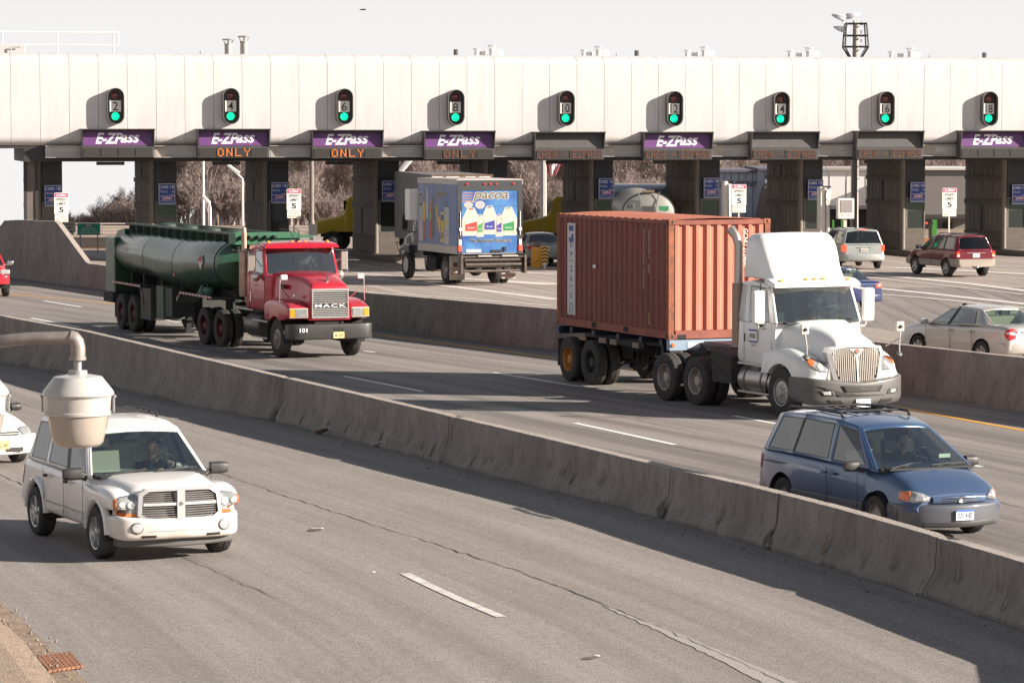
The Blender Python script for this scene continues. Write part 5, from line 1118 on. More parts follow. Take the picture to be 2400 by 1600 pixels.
def person(label, T, hands, hair=(.03, .025, .02), top=(.03, .03, .035), s=1.0, headyaw=0, headtilt=0, bald=False, group=None):
 """seated figure, local: x forward, z up, hips at the origin; hands: two wrist targets"""
 t = thing('person', label, 'person', group=group); t.matrix_world = T @ Matrix.Scale(s, 4)
 sh, neck = .46, .56
 V = [(0, 0, 0), (-.02, 0, .22), (-.03, 0, .42), (-.01, 0, neck), (.02, 0, neck + .10)]; E = [(0, 1), (1, 2), (2, 3), (3, 4)]; Rr = [(.15, .12), (.14, .11), (.16, .10), .055, .06]
 def limb(i0, pts, rs):
  prev = i0
  for p, r in zip(pts, rs): V.append(p); Rr.append(r); E.append((prev, len(V) - 1)); prev = len(V) - 1
  return prev
 hnd = []
 for k, sg in ((0, 1), (1, -1)):
  hd = Vector(hands[k]); shp = Vector((-.02, sg * .19, sh)); mid = (shp + hd) / 2 + Vector((-.06, sg * .08, -.12))
  limb(2, [tuple(shp), tuple(mid), tuple(mid.lerp(hd, .6)), tuple(hd)], [.065, .048, .038, .028]); hnd.append(hd)
  limb(0, [(.08, sg * .10, -.02), (.46, sg * .13, .06), (.52, sg * .13, -.16), (.60, sg * .13, -.36), (.70, sg * .13, -.38)], [.09, .07, .055, .045, .035])
 body = skin_chain('body', V, E, Rr, SKIN, None); mb = MB(); mesh_into(mb, body, 0)
 H = Matrix.Translation((.04, 0, neck + .20)) @ Matrix.Rotation(R(headyaw), 4, 'Z') @ Matrix.Rotation(R(headtilt), 4, 'Y')
 rows = []
 for i in range(13):
  ph = math.pi * i / 12; z = .125 * math.cos(ph); row = []
  for j in range(17):
   th = 2 * math.pi * j / 16; rr = math.sin(ph); x = .098 * rr * math.cos(th); y = .076 * rr * math.sin(th)
   if z < -.03: x *= 1 + .15 * (z + .03) / .1 * (1 if x < 0 else -.6); y *= 1 + 2.2 * (z + .03) * .9
   if x > 0 and abs(y) < .02 and -.045 < z < .02: x += .022 * (1 - abs(z + .02) / .05)
   if x > 0 and .01 < z < .035 and .015 < abs(y) < .05: x -= .010
   row.append((x, y, z))
  rows.append(row)
 mb.M = H; mb.grid(rows); mb.lathe([(.005, -.01), (.028, 0), (.030, .012), (.005, .016)], 8, Matrix.Translation((0, .074, -.005)) @ Matrix.Rotation(R(-90), 4, 'X')); mb.lathe([(.005, -.01), (.028, 0), (.030, .012), (.005, .016)], 8, Matrix.Translation((0, -.074, -.005)) @ Matrix.Rotation(R(90), 4, 'X')); mb.M = None
 for hd, sg in zip(hnd, (1, -1)):
  fw = (hd - Vector((0, sg * .25, .2))).normalized()
  vv = [tuple(hd), tuple(hd + fw * .05), tuple(hd + fw * .09)]; ee = [(0, 1), (1, 2)]; rr = [(.026, .018), (.040, .016), (.040, .014)]
  side_ = fw.cross(Vector((0, 0, 1))).normalized(); dn = Vector((0, 0, -1))
  for q, (off, ln) in enumerate(((-.030, .055), (-.010, .068), (.010, .072), (.030, .062))):
   i0 = len(vv); b0 = hd + fw * .09 + side_ * off; vv += [tuple(b0), tuple(b0 + fw * ln * .5), tuple(b0 + fw * ln * .75 + dn * ln * .45)]; ee += [(2, i0), (i0, i0 + 1), (i0 + 1, i0 + 2)]; rr += [.0095, .009, .008]
  i0 = len(vv); b0 = hd + fw * .03 - side_ * sg * .035; vv += [tuple(b0), tuple(b0 + fw * .03 - side_ * sg * .02 + dn * .01), tuple(b0 + fw * .055 - side_ * sg * .015 + dn * .02)]; ee += [(1, i0), (i0, i0 + 1), (i0 + 1, i0 + 2)]; rr += [.012, .011, .009]
  h = skin_chain('hand', vv, ee, rr, SKIN, None, 1); mesh_into(mb, h, 0)
 mb.build('body', SKIN, t, ang=80)
 V2 = V[:4]; E2 = E[:3]; R2 = [(.165, .135), (.155, .125), (.18, .115), .062]
 for k, sg in ((0, 1), (1, -1)):
  hd = Vector(hands[k]); shp = Vector((-.02, sg * .19, sh)); mid = (shp + hd) / 2 + Vector((-.06, sg * .08, -.12)); i0 = len(V2); V2 += [tuple(shp), tuple(mid), tuple(mid.lerp(hd, .75))]; E2 += [(2, i0), (i0, i0 + 1), (i0 + 1, i0 + 2)]; R2 += [.08, .062, .046]
 skin_chain('shirt', V2, E2, R2, mat('cloth_%d' % int(1000 * top[0] + 100 * top[2]), top, .9), t)
 hb_ = MB(); rows2 = []
 for i in range(7):
  ph = math.pi * (.58 if not bald else .4) * i / 6; rows2.append([])
  for j in range(17):
   th = 2 * math.pi * j / 16; c = math.cos(th); k = 1.0 if c < .3 else (.62 if not bald else .4); ph2 = ph * (k if c > .3 else 1.0)
   rows2[-1].append((.108 * math.sin(ph2) * c - .004, .086 * math.sin(ph2) * math.sin(th), .136 * math.cos(ph2)))
 hb_.M = H; hb_.grid(rows2); ho = hb_.build('hair', mat('hair_%d' % int(hair[0] * 1000), hair, .8), t, ang=80, fixn=False); ho.modifiers.new('s', 'SOLIDIFY').thickness = .012
 return t
def seat_in(veh, x, y, z):
 return Matrix.LocRotScale(veh.location, veh.rotation_euler.to_quaternion(), veh.scale) @ Matrix.Translation((x, y, z))
# ============================================================ cars
def lower(root, st, body, arches, wells, flare=None, name='body', sub=4):
 b = MB(); b.loft(st, sub=sub, k=5); fl_ = []
 if flare:
  for (x, z, r) in flare[0]:
   for s in (-1, 1):
    b2 = MB(); b2.tube([(x + r * math.cos(a), s * flare[1], z + r * math.sin(a)) for a in [R(2 + 176 * i / 16) for i in range(17)]], flare[2], 8); fl_.append(b2)
 o = b.build(name, body, root, ang=35)
 if flare:
  for q in fl_: q.build('wheel_flare', body, root)
 cut(o, [arch(x, y0, y1, r, z) for (x, y0, y1, r, z) in arches])
 for (x, r, z, y0, y1) in wells: liner(root, x, r, z, y0, y1)
 return o
def both(x, yi, yo, r, z): return [(x, yi, yo, r, z), (x, -yo, -yi, r, z)]
def hbar(b, x, y0, y1, z, h, d, M=None, mi=0): b.box(x - d, x, y0, y1, z - h / 2, z + h / 2, mi, M)
# ---- white SUV (front left)
PW = paint('paint_white_suv', (.74, .72, .70), (.36, .27, .21), .55, 0, .25, .35, 1.05)
suv = thing('white_suv', 'white SUV with crosshair grille driving towards the camera in the near lanes at left', 'SUV', s=.95)
suv_b = lower(suv, [dict(x=-2.46, w=.78, z0=.55, z1=1.06, rt=.10, rb=.12, wt=.72), dict(x=-2.36, w=.90, z0=.47, z1=1.12, rt=.12, rb=.10, wt=.84), dict(x=-1.9, w=.93, z0=.45, z1=1.16, rt=.12, rb=.07, wt=.87), dict(x=0, w=.94, z0=.42, z1=1.14, rt=.12, rb=.07, wt=.88), dict(x=.85, w=.94, z0=.42, z1=1.15, rt=.14, rb=.07, wt=.86, c=.03), dict(x=1.2, w=.93, z0=.42, z1=1.17, rt=.20, rb=.07, wt=.80, c=.04), dict(x=2.0, w=.92, z0=.45, z1=1.11, rt=.22, rb=.08, wt=.72, c=.04), dict(x=2.22, w=.86, z0=.50, z1=1.05, rt=.2, rb=.1, wt=.66, c=.03), dict(x=2.32, w=.80, z0=.55, z1=.97, rt=.12, rb=.1, wt=.62, c=.01)],
      PW, both(1.515, .60, 1.2, .455, .385) + both(-1.515, .60, 1.2, .455, .385), [(1.515, .445, .385, .60, .93), (-1.515, .445, .385, .60, .93)], flare=([(1.515, .385, .49), (-1.515, .385, .49)], .895, .060))
for s in (-1, 1):
 b = MB(); b.loft([dict(x=.85, w=.02, z0=1.0, z1=1.03, rt=.01, rb=.01, y=s * .90), dict(x=1.2, w=.15, z0=.80, z1=1.06, rt=.09, rb=.03, y=s * .80), dict(x=1.7, w=.18, z0=.80, z1=1.08, rt=.12, rb=.03, y=s * .78), dict(x=2.1, w=.19, z0=.78, z1=1.03, rt=.12, rb=.05, y=s * .74), dict(x=2.30, w=.16, z0=.80, z1=.92, rt=.08, rb=.05, y=s * .70)], k=5, sub=4); o = b.build('fender', PW, suv)
 cut(o, [arch(1.515, -1.3, 1.3, .455, .385)])
greenhouse(suv, [(1.02, .30, 'p'), (.86, .22, 'g'), (.05, -.30, 'k'), (-.08, -.40, 'g'), (-1.02, -1.12, 'p'), (-1.16, -1.22, 'g'), (-2.0, -1.92, 'p'), (-2.32, -2.06, 'p')], [.86] * 6 + [.85, .80], [1.14, 1.145, 1.14, 1.14, 1.15, 1.15, 1.15, 1.14], [.66, .68, .70, .70, .70, .70, .69, .66], [1.75, 1.78, 1.835, 1.84, 1.85, 1.85, 1.82, 1.79], PW, GDK, GCL, bw=.16, bt=.10, crown=.055, ev=.95)
interior(suv, 1.0, 1.12, .80, ((-.05, .37), (-.05, -.37), (-1.0, 0)), mat('suv_seat', (.24, .22, .19), .9), wheelx=.50)
b = MB(); b.loft([dict(x=-.90, w=.10, z0=.40, z1=.68, rt=.06, rb=.07, y=-.20), dict(x=-.84, w=.17, z0=.36, z1=.70, rt=.06, rb=.08, y=-.08), dict(x=-.62, w=.18, z0=.34, z1=.68, rt=.06, rb=.09, y=.03), dict(x=0, w=.18, z0=.35, z1=.64, rt=.06, rb=.08, y=.10), dict(x=.62, w=.18, z0=.34, z1=.68, rt=.06, rb=.09, y=.03), dict(x=.84, w=.17, z0=.36, z1=.70, rt=.06, rb=.08, y=-.08), dict(x=.90, w=.10, z0=.40, z1=.68, rt=.06, rb=.07, y=-.20)], sub=4, k=5, M=Matrix(((0, 1, 0, 2.24), (1, 0, 0, 0), (0, 0, 1, 0), (0, 0, 0, 1))))
bp = b.build('bumper', PW, suv)
disc = lambda y, z, r: [(3, y + r * math.cos(t), z + r * math.sin(t)) for t in [math.pi * i / 8 for i in range(16)]]
for s in (-1, 1):
 conform(suv, 'fog_bezel', [bp], disc(s * .62, .53, .09), (-1, 0, 0), mat('bezel', (.20, .18, .17), .4), .004, seg=1, rings=3); conform(suv, 'fog_lamp', [bp], disc(s * .62 - .01, .53, .068), (-1, 0, 0), LENSW, .016, seg=1, rings=3)
conform(suv, 'bumper_crease', [bp], [(3, -.46, .475), (3, .46, .475), (3, .40, .487), (3, -.40, .487)], (-1, 0, 0), mat('crease_grey', (.36, .33, .31), .6), .003)
for y0, y1 in ((-.56, -.36), (.36, .56)): conform(suv, 'air_slot', [bp], [(3, y0, .385), (3, y1, .385), (3, y1, .42), (3, y0, .42)], (-1, 0, 0), BLK, .004)
b = MB(); b.loft([dict(x=-.82, w=.12, z0=.24, z1=.37, y=-.08, rt=.02, rb=.03), dict(x=0, w=.14, z0=.22, z1=.37, y=.06, rt=.02, rb=.03), dict(x=.82, w=.12, z0=.24, z1=.37, y=-.08, rt=.02, rb=.03)], M=Matrix(((0, 1, 0, 2.18), (1, 0, 0, 0), (0, 0, 1, 0), (0, 0, 0, 1)))); b.build('air_dam', mat('grey_plastic', (.09, .085, .08), .6), suv)
gx = 2.335; g = MB(); outer = [(-.50, .62), (.50, .62), (.60, .70), (.575, 1.02), (.48, 1.09), (-.48, 1.09), (-.575, 1.02), (-.60, .70)]; inner = [(a * .91, .86 + (z - .86) * .84) for a, z in outer]; n = 8
def gxz(y, z, d=0): return gx + .07 * (1 - (y / .65) ** 2) - (z - .8) * .12 + d
vs = [(gxz(a, z, .05), a, z) for a, z in outer] + [(gxz(a, z, .065), a, z) for a, z in inner] + [(gxz(a, z, -.06), a, z) for a, z in outer] + [(gxz(a, z, .0), a, z) for a, z in inner]
g.add(vs, [(i, (i + 1) % n, n + (i + 1) % n, n + i) for i in range(n)] + [(i, 2 * n + i, 2 * n + (i + 1) % n, (i + 1) % n) for i in range(n)] + [(n + i, n + (i + 1) % n, 3 * n + (i + 1) % n, 3 * n + i) for i in range(n)])
GB = mat('grille_bright', (.72, .70, .68), .2, .55, .5); go = g.build('grille', GB, suv, ang=0)
c = MB(); c.add([(gxz(a, z, .005), a, z) for a, z in inner], [list(range(n))]); c.build('grille_core', BLK, go, ang=0, fixn=False)
c = MB(); ys = [-.52, -.3, -.1, .1, .3, .52]
for k in range(5):
 for z in (.675 + k * .034, .893 + k * .031):
  for y0, y1 in zip(ys, ys[1:]): c.add([(gxz(y0, z, .035), y0, z), (gxz(y1, z, .035), y1, z), (gxz(y1, z, .035), y1, z + .012), (gxz(y0, z, .035), y0, z + .012)], [(0, 1, 2, 3)])
c.build('slats', mat('slat_grey', (.20, .19, .18), .4, .3), go, ang=0, fixn=False)
c = MB(); c.box(0, .03, -.055, .055, .655, 1.07, M=Matrix.Translation((gxz(0, .75, .03), 0, 0)) @ Matrix.Translation((0, 0, 0)))
for y0, y1 in zip(ys, ys[1:]):
 z0, z1 = .845, .885; c.add([(gxz(y0, z0, .06), y0, z0), (gxz(y1, z0, .06), y1, z0), (gxz(y1, z1, .06), y1, z1), (gxz(y0, z1, .06), y0, z1), (gxz(y0, z0, .0), y0, z0), (gxz(y1, z0, .0), y1, z0), (gxz(y1, z1, .0), y1, z1), (gxz(y0, z1, .0), y0, z1)], [(0, 1, 2, 3), (0, 1, 5, 4), (3, 2, 6, 7)])
c.build('crossbars', GB, go, ang=0)
c = MB(); c.lathe([(.035, 0), (.03, .012), (.01, .014)], 14, Matrix.Translation((gxz(0, .87, .07), 0, .87)) @ Matrix.Rotation(R(90), 4, 'Y')); c.build('emblem', CHR, go)
fend = [o for o in suv.children if o.name.startswith('fender')] + [suv_b]
for s in (-1, 1):
 D = (-1, -s * .55, 0); o = conform(suv, 'headlight', fend, [(3.2, s * (y + .0), z) for y, z in ((1.02, .72), (1.02, .96), (1.12, 1.01), (1.34, .98), (1.42, .90), (1.40, .74), (1.3, .70))], D, LENS, .012, seg=3)
 for y, z, r in ((1.15, .86, .06), (1.28, .87, .045)): conform(suv, 'reflector', fend, [(3.2, s * (y + r * math.cos(t)), z + r * math.sin(t)) for t in [math.pi * i / 6 for i in range(12)]], D, LENSW, .024, o, seg=1, rings=3)
 conform(suv, 'turn_signal', fend, [(3.2, s * y, z) for y, z in ((1.36, .70), (1.42, .72), (1.43, .95), (1.37, .95))], D, mat('turn_orange', (.62, .15, .035), .3, 0, .4), .020, o); conform(suv, 'turn_signal', fend, [(3.2, s * y, z) for y, z in ((1.02, .695), (1.42, .695), (1.40, .75), (1.02, .73))], D, mat('turn_orange'), .021, o)
seams(suv, (.93, -.02, -1.05), .938, .50, 1.12); handles(suv, (.08, -.95), .935, 1.0); handles
seams(suv, (-.0,), .9395, .60, .62)
b = MB()
for s in (-1, 1): b.box(-1.0, 1.0, s * .938, s * .945, .60, .615);
b.build('side_trim', mat('side_trim_grey', (.40, .37, .34), .6), suv, ang=0)  # thin strip along the doors in one even warm grey
for s in (-1, 1): mirror(suv, .88, s * .90, 1.20, mat('mirror_dark', (.03, .028, .028), .55), w=.25, h=.18, stalk=.05)
b = MB()
for s in (-1, 1): b.tube([(-.55, s * .62, 1.88), (-.60, s * .62, 1.945), (-1.3, s * .62, 1.96), (-2.0, s * .60, 1.925), (-2.08, s * .60, 1.85)], .022, 6)
for x in (-.85, -1.1, -1.35, -1.6): b.tube([(x, -.62, 1.945), (x, .62, 1.945)], .014, 5)
b.build('roof_rack', BLK, suv)
b = MB(); b.tube([(1.22, -.70, 1.19), (1.10, -.25, 1.225), (1.06, -.05, 1.25)], .014, 5); b.tube([(1.24, .02, 1.22), (1.12, .42, 1.235), (1.02, .70, 1.24)], .014, 5); b.build('wiper', BLK, suv)
b = MB(); b.box(1.03, 1.25, -.78, .78, 1.165, 1.185); b.build('cowl', BLK, suv, ang=0)
b = MB()
for s in (-1, 1): conform(suv, 'tail_light', [suv_b], [(-2.45, s * 1.6, .74), (-2.36, s * 1.6, .74), (-2.32, s * 1.6, 1.04), (-2.43, s * 1.6, 1.04)], (0, -s, 0), RED)
for x in (1.515, -1.515):
 for s in (-1, 1): wheel(suv, x, s * .83, .385, .25, 'spoke', RIMS, .66, 5)
suv.scale = (.96, 1.03, .95)
place(suv, (1.515, -.83), 250, 1306, 25.0)
person('driver in dark clothes with one hand raised at the wheel of the white SUV', seat_in(suv, .02, .38, .72), [(.40, .12, .50), (.46, -.10, .42)][::1], top=(.02, .02, .025), headyaw=-30)
# ---- blue minivan (front right)
PB = paint('paint_blue_van', (.055, .105, .215), (.10, .095, .105), .4, .35, .28, .2, 1.2)
CLAD = paint('cladding_grey', (.050, .062, .085), (.12, .10, .09), .4, .1, .5, .1, .8)
van = thing('blue_minivan', 'blue minivan with grey lower cladding and roof rack, driving towards the camera at right', 'minivan', s=.975)
st = [dict(x=-2.36, w=.76, z0=.50, z1=1.00, rt=.10, rb=.12, wt=.74), dict(x=-2.24, w=.88, z0=.42, z1=1.04, rt=.10, rb=.12, wt=.84), dict(x=-1.6, w=.925, z0=.30, z1=1.05, rt=.10, rb=.07, wt=.88), dict(x=0, w=.93, z0=.26, z1=1.03, rt=.10, rb=.07, wt=.88), dict(x=.9, w=.92, z0=.26, z1=1.03, rt=.16, rb=.07, wt=.86, c=.02), dict(x=1.35, w=.915, z0=.27, z1=1.03, rt=.20, rb=.07, wt=.84, c=.04), dict(x=1.9, w=.895, z0=.36, z1=.92, rt=.20, rb=.08, wt=.80, c=.05), dict(x=2.20, w=.85, z0=.42, z1=.80, rt=.14, rb=.1, wt=.76, c=.05), dict(x=2.38, w=.72, z0=.46, z1=.70, rt=.08, rb=.08, wt=.62, c=.04)]
van_b = lower(van, st, PB, both(1.45, .58, 1.2, .385, .325) + both(-1.45, .58, 1.2, .385, .325), [(1.45, .378, .325, .58, .92), (-1.45, .378, .325, .58, .92)])
cl = MB()
cl.loft([dict(x=-2.30, w=.86, z0=.30, z1=.50, rt=.01, rb=.07), dict(x=-1.6, w=.938, z0=.24, z1=.50, rt=.01, rb=.05), dict(x=0, w=.942, z0=.22, z1=.50, rt=.01, rb=.05), dict(x=1.5, w=.928, z0=.22, z1=.50, rt=.01, rb=.05), dict(x=2.1, w=.90, z0=.24, z1=.50, rt=.01, rb=.05)], sub=2); o = cl.build('lower_cladding', CLAD, van)
cut(o, [arch(x, y0, y1, r, z) for x, y0, y1, r, z in both(1.45, .5, 1.3, .388, .325) + both(-1.45, .5, 1.3, .388, .325)])
def frontbar(root, name, X, prof, m, k=5, sub=4):
 """bumper across the front: prof list of (y, xoff, z0, z1, depth)"""
 b = MB(); b.loft([dict(x=y, w=d / 2, z0=z0, z1=z1, rt=.05, rb=.06, y=xo) for y, xo, z0, z1, d in prof], sub=sub, k=k, M=Matrix(((0, 1, 0, X), (1, 0, 0, 0), (0, 0, 1, 0), (0, 0, 0, 1)))); return b.build(name, m, root)
frontbar(van, 'bumper', 2.28, [(-.90, -.42, .34, .57, .10), (-.86, -.22, .26, .585, .22), (-.60, .03, .24, .59, .24), (0, .16, .235, .59, .24), (.60, .03, .24, .59, .24), (.86, -.22, .26, .585, .22), (.90, -.42, .34, .57, .10)], CLAD)
b = MB(); b.loft([dict(x=-.62, w=.05, z0=.255, z1=.33, y=0, rt=.01, rb=.01), dict(x=0, w=.05, z0=.25, z1=.33, y=.14, rt=.01, rb=.01), dict(x=.62, w=.05, z0=.255, z1=.33, y=0, rt=.01, rb=.01)], M=Matrix(((0, 1, 0, 2.385), (1, 0, 0, 0), (0, 0, 1, 0), (0, 0, 0, 1)))); b.build('air_intake', BLK, van)
greenhouse(van, [(1.42, .50, 'p'), (1.18, .42, 'g'), (.10, .00, 'p'), (-.04, -.14, 'g'), (-1.15, -1.05, 'k'), (-1.18, -1.08, 'g'), (-2.02, -1.80, 'p'), (-2.22, -2.02, 'p')], [.87] * 6 + [.86, .82], [1.01, 1.015, 1.02, 1.02, 1.04, 1.04, 1.04, 1.03], [.60, .62, .66, .66, .67, .67, .65, .62], [1.58, 1.61, 1.665, 1.67, 1.68, 1.68, 1.65, 1.62], PB, GDK, GCL, bw=.22, bt=.12, crown=.05, ev=.94)
interior(van, 1.35, .98, .80, ((.05, .36), (.05, -.36), (-.95, 0)), BEIGE, wheelx=.62, h=.68)
seams(van, (.98, .03, -1.12), .9435, .30, .50); seams(van, (.98, .03), .9305, .50, .96); b = MB()
for s in (-1, 1): b.box(-2.05, -1.45, s * .929 - .004, s * .929 + .004, .865, .885)
b.build('sliding_rail', BLK, van, ang=0)
handles(van, (.16, -.10), .925, .86, PB);
b = MB(); b.box(2.26, 2.40, -.44, .44, .655, .672); b.box(2.28, 2.42, -.44, .44, .615, .632); gb_ = MB()
gr_ = MB(); gr_.loft([dict(x=-.46, w=.06, z0=.60, z1=.70, y=.0, rt=.03, rb=.02), dict(x=0, w=.06, z0=.60, z1=.715, y=.07, rt=.03, rb=.02), dict(x=.46, w=.06, z0=.60, z1=.70, y=.0, rt=.03, rb=.02)], M=Matrix(((0, 1, 0, 2.37), (1, 0, 0, 0), (0, 0, 1, 0), (0, 0, 0, 1)))); go = gr_.build('grille', PB, van)
s_ = MB()
for z in (.622, .662): s_.loft([dict(x=-.42, w=.012, z0=z, z1=z + .022, y=.0, rt=.005, rb=.005), dict(x=0, w=.012, z0=z, z1=z + .022, y=.072, rt=.005, rb=.005), dict(x=.42, w=.012, z0=z, z1=z + .022, y=.0, rt=.005, rb=.005)], M=Matrix(((0, 1, 0, 2.423), (1, 0, 0, 0), (0, 0, 1, 0), (0, 0, 0, 1))))
s_.build('grille_slots', BLK, go)
e = MB(); e.tube([(2.502, .065 * math.cos(a), .655 + .042 * math.sin(a)) for a in [math.pi * i / 8 for i in range(17)]], .008, 5, caps=False); e.tube([(2.504, .035 * math.cos(a), .667 + .022 * math.sin(a)) for a in [math.pi * i / 8 for i in range(17)]], .006, 5, caps=False); e.build('emblem', CHR, go)
for s in (-1, 1):
 D = (-1, -s * .45, 0); q = lambda L: [(3.2, s * y, z) for y, z in L]
 o = conform(van, 'headlight', [van_b], q(((.84, .64), (.86, .70), (.98, .755), (1.18, .785), (1.33, .77), (1.35, .64), (1.1, .615))), D, LENS, .012, seg=3)
 conform(van, 'turn_signal', [van_b], q(((1.20, .64), (1.35, .645), (1.33, .765), (1.17, .77))), D, mat('turn_orange'), .022, o); conform(van, 'reflector', [van_b], q(((.94, .66), (1.10, .65), (1.08, .75), (.97, .74))), D, LENSW, .020, o)
for s in (-1, 1): mirror(van, 1.02, s * .90, 1.06, mat('mirror_grey', (.045, .042, .042), .5), w=.22, h=.16, stalk=.06)
b = MB()
for s in (-1, 1): b.tube([(-.05, s * .60, 1.70), (-.10, s * .60, 1.765), (-.9, s * .60, 1.775), (-1.75, s * .58, 1.745), (-1.82, s * .58, 1.69)], .024, 6)
for x in (-.35, -1.35): b.tube([(x, -.60, 1.765), (x, .60, 1.765)], .018, 5)
for y in (-.4, -.2, 0, .2, .4): b.tube([(-.25, y, 1.738), (-1.6, y, 1.728)], .012, 4)
b.build('roof_rack', BLK, van)
b = MB(); b.tube([(1.64, -.72, 1.065), (1.45, -.3, 1.10), (1.42, -.05, 1.11)], .014, 5); b.tube([(1.64, -.02, 1.09), (1.48, .4, 1.09), (1.38, .72, 1.075)], .014, 5); b.box(1.36, 1.64, -.74, .74, 1.03, 1.058); b.build('wiper', BLK, van)
b = MB()
for s in (-1, 1): conform(van, 'tail_light', [van_b], [(-2.36, s * 1.6, .74), (-2.22, s * 1.6, .74), (-2.20, s * 1.6, .96), (-2.35, s * 1.6, .96)], (0, -s, 0), RED)
plate(van, face((2.575, 0, .43), (0, 1, 0), (0, 0, 1)), 'DZC 4187', (.66, .70, .74), band=(.02, .12, .45))
for x in (1.45, -1.45):
 for s in (-1, 1): wheel(van, x, s * .80, .325, .215, 'disc', RIMD, .60)
place(van, (1.45, .80), 2274, 1247, 24.0)
person('driver in a dark top holding a hand to the face in the blue minivan', seat_in(van, .12, .36, .60), [(.48, .10, .44), (.26, -.08, .66)], top=(.02, .02, .025), headyaw=15)
b = MB(); b.box(1.13, 1.14, .42, .62, 1.14, 1.20); b.build('paper_slip', mat('paper', (.8, .8, .7), .6), van, ang=0)
# ---- white sedan cut by the left edge
PW2 = paint('paint_white_sedan', (.76, .75, .73), (.45, .38, .32), .3, 0, .22)
sed = thing('white_sedan', 'white compact sedan cut by the left edge, behind the white SUV', 'car', s=.97)
def sedan(root, P, L=2.2, wb=1.31, w=.85, hood=.90, belt=.93, roof=1.38, r=.30, trunk=.98, gg=GMD, gf=GCL, xws=(.86, .18), xrs=(-1.05, -1.62), front=True, rimt='spoke'):
 body_ = lower(root, [dict(x=-L, w=w * .80, z0=.42, z1=trunk - .1, rt=.08, rb=.1, wt=w * .78), dict(x=-L + .12, w=w * .94, z0=.36, z1=trunk - .02, rt=.10, rb=.1, wt=w * .88, c=.02), dict(x=-1.55, w=w * .985, z0=.28, z1=trunk, rt=.13, rb=.07, wt=w * .92, c=.03), dict(x=-.3, w=w, z0=.24, z1=belt, rt=.10, rb=.07, wt=w * .93), dict(x=.8, w=w, z0=.24, z1=belt, rt=.14, rb=.07, wt=w * .92, c=.02), dict(x=1.25, w=w * .99, z0=.26, z1=hood, rt=.17, rb=.07, wt=w * .90, c=.04), dict(x=L - .35, w=w * .96, z0=.30, z1=hood - .13, rt=.15, rb=.08, wt=w * .86, c=.05), dict(x=L - .12, w=w * .90, z0=.34, z1=hood - .22, rt=.12, rb=.1, wt=w * .80, c=.04), dict(x=L, w=w * .74, z0=.38, z1=hood - .32, rt=.08, rb=.08, wt=w * .66, c=.02)],
          P, both(wb, w - .30, w + .3, r + .055, r) + both(-wb, w - .30, w + .3, r + .055, r), [(wb, r + .047, r, w - .30, w - .015), (-wb, r + .047, r, w - .30, w - .015)])
 xw, xt = xws; xr, xb = xrs
 greenhouse(root, [(xw, xt, 'p'), (xw - .14, xt - .08, 'g'), (.0 + (xw - .86), -.14, 'k'), (-.10 + (xw - .86), -.22, 'g'), (-1.02, xr + .14, 'p'), (xb, xr, 'p')], [w * .90] * 4 + [w * .90, w * .84], [belt - .01, belt, belt + .005, belt + .005, trunk - .015, trunk - .01], [w * .66, w * .68, w * .70, w * .70, w * .68, w * .65], [roof - .07, roof - .045, roof - .01, roof - .01, roof - .035, roof - .06], P, gg, gf, bw=.16, bt=.10, rb=.10, rt_=.08, crown=.05, rear_glass=gf)
 interior(root, xw - .02, belt - .04, w * .82, ((-.05, .34), (-.05, -.34), (-.95, 0)), BEIGE, wheelx=.36, h=.58)
 for x in (wb, -wb):
  for s in (-1, 1): wheel(root, x, s * (w - .11), r, .20, rimt, RIMS, .64, 6)
 for s in (-1, 1): mirror(root, xw - .10, s * (w - .02), belt + .06, BLK if P is PW2 else P, w=.20, h=.14, stalk=.04, back=not front)
 seams(root, (xw - .05, -.06, -.98), w + .001, .34, belt - .06); handles(root, (-.0, -.88), w * .995, belt - .12, P); return body_
sb = sedan(sed, PW2)
frontbar(sed, 'bumper', 2.10, [(-.82, -.30, .34, .58, .10), (-.72, -.06, .25, .60, .20), (0, .10, .24, .60, .20), (.72, -.06, .25, .60, .20), (.82, -.30, .34, .58, .10)], PW2)
b = MB(); b.box(2.22, 2.295, -.42, .42, .30, .38); b.box(2.2, 2.26, -.36, .36, .605, .665); b.build('grille', BLK, sed, ang=0)
b = MB(); b.box(2.2, 2.268, -.36, .36, .628, .640); b.build('grille_bar', PW2, sed, ang=0)
for s in (-1, 1): conform(sed, 'headlight', [sb], [(3, s * y, z) for y, z in ((.86, .60), (.84, .70), (.98, .735), (1.22, .74), (1.26, .66), (1.1, .60))], (-1, -s * .5, 0), LENS, .012, seg=3)
plate(sed, face((2.31, -.02, .44), (0, 1, 0), (0, 0, 1)), 'RMZ 36P', (.80, .55, .18))
place(sed, (1.31, .74), 40, 1082, 33.0)
# ---- silver sedan behind the far barrier at right
PS = paint('paint_silver', (.52, .49, .46), (.38, .33, .28), .3, .45, .30)
cam_ = thing('silver_sedan', 'silver sedan with red and clear tail light, behind the far barrier at right', 'car', s=1.0)
cb = sedan(cam_, PS, L=2.38, wb=1.36, w=.90, hood=.98, belt=.98, roof=1.47, r=.325, trunk=1.04, gg=GMD, gf=mat('x') if False else GCL, xws=(1.02, .22), xrs=(-1.02, -1.72), front=False)
for s in (-1, 1):
 D = (1, -s * .9, 0); Q = lambda L: [(-3.2, s * y, z) for y, z in L]
 o = conform(cam_, 'tail_light', [cb], Q(((1.30, .74), (1.30, .80), (1.22, .96), (1.42, 1.0), (1.62, .96), (1.70, .86), (1.62, .76), (1.5, .70))), D, mat('tail_red', (.62, .02, .03), .2, 0, .6), .012, seg=3)
 conform(cam_, 'reverse_lens', [cb], Q(((1.30, .83), (1.28, .87), (1.42, .915), (1.60, .90), (1.62, .865))), D, mat('lens_white', (.75, .70, .68), .2), .022, o)
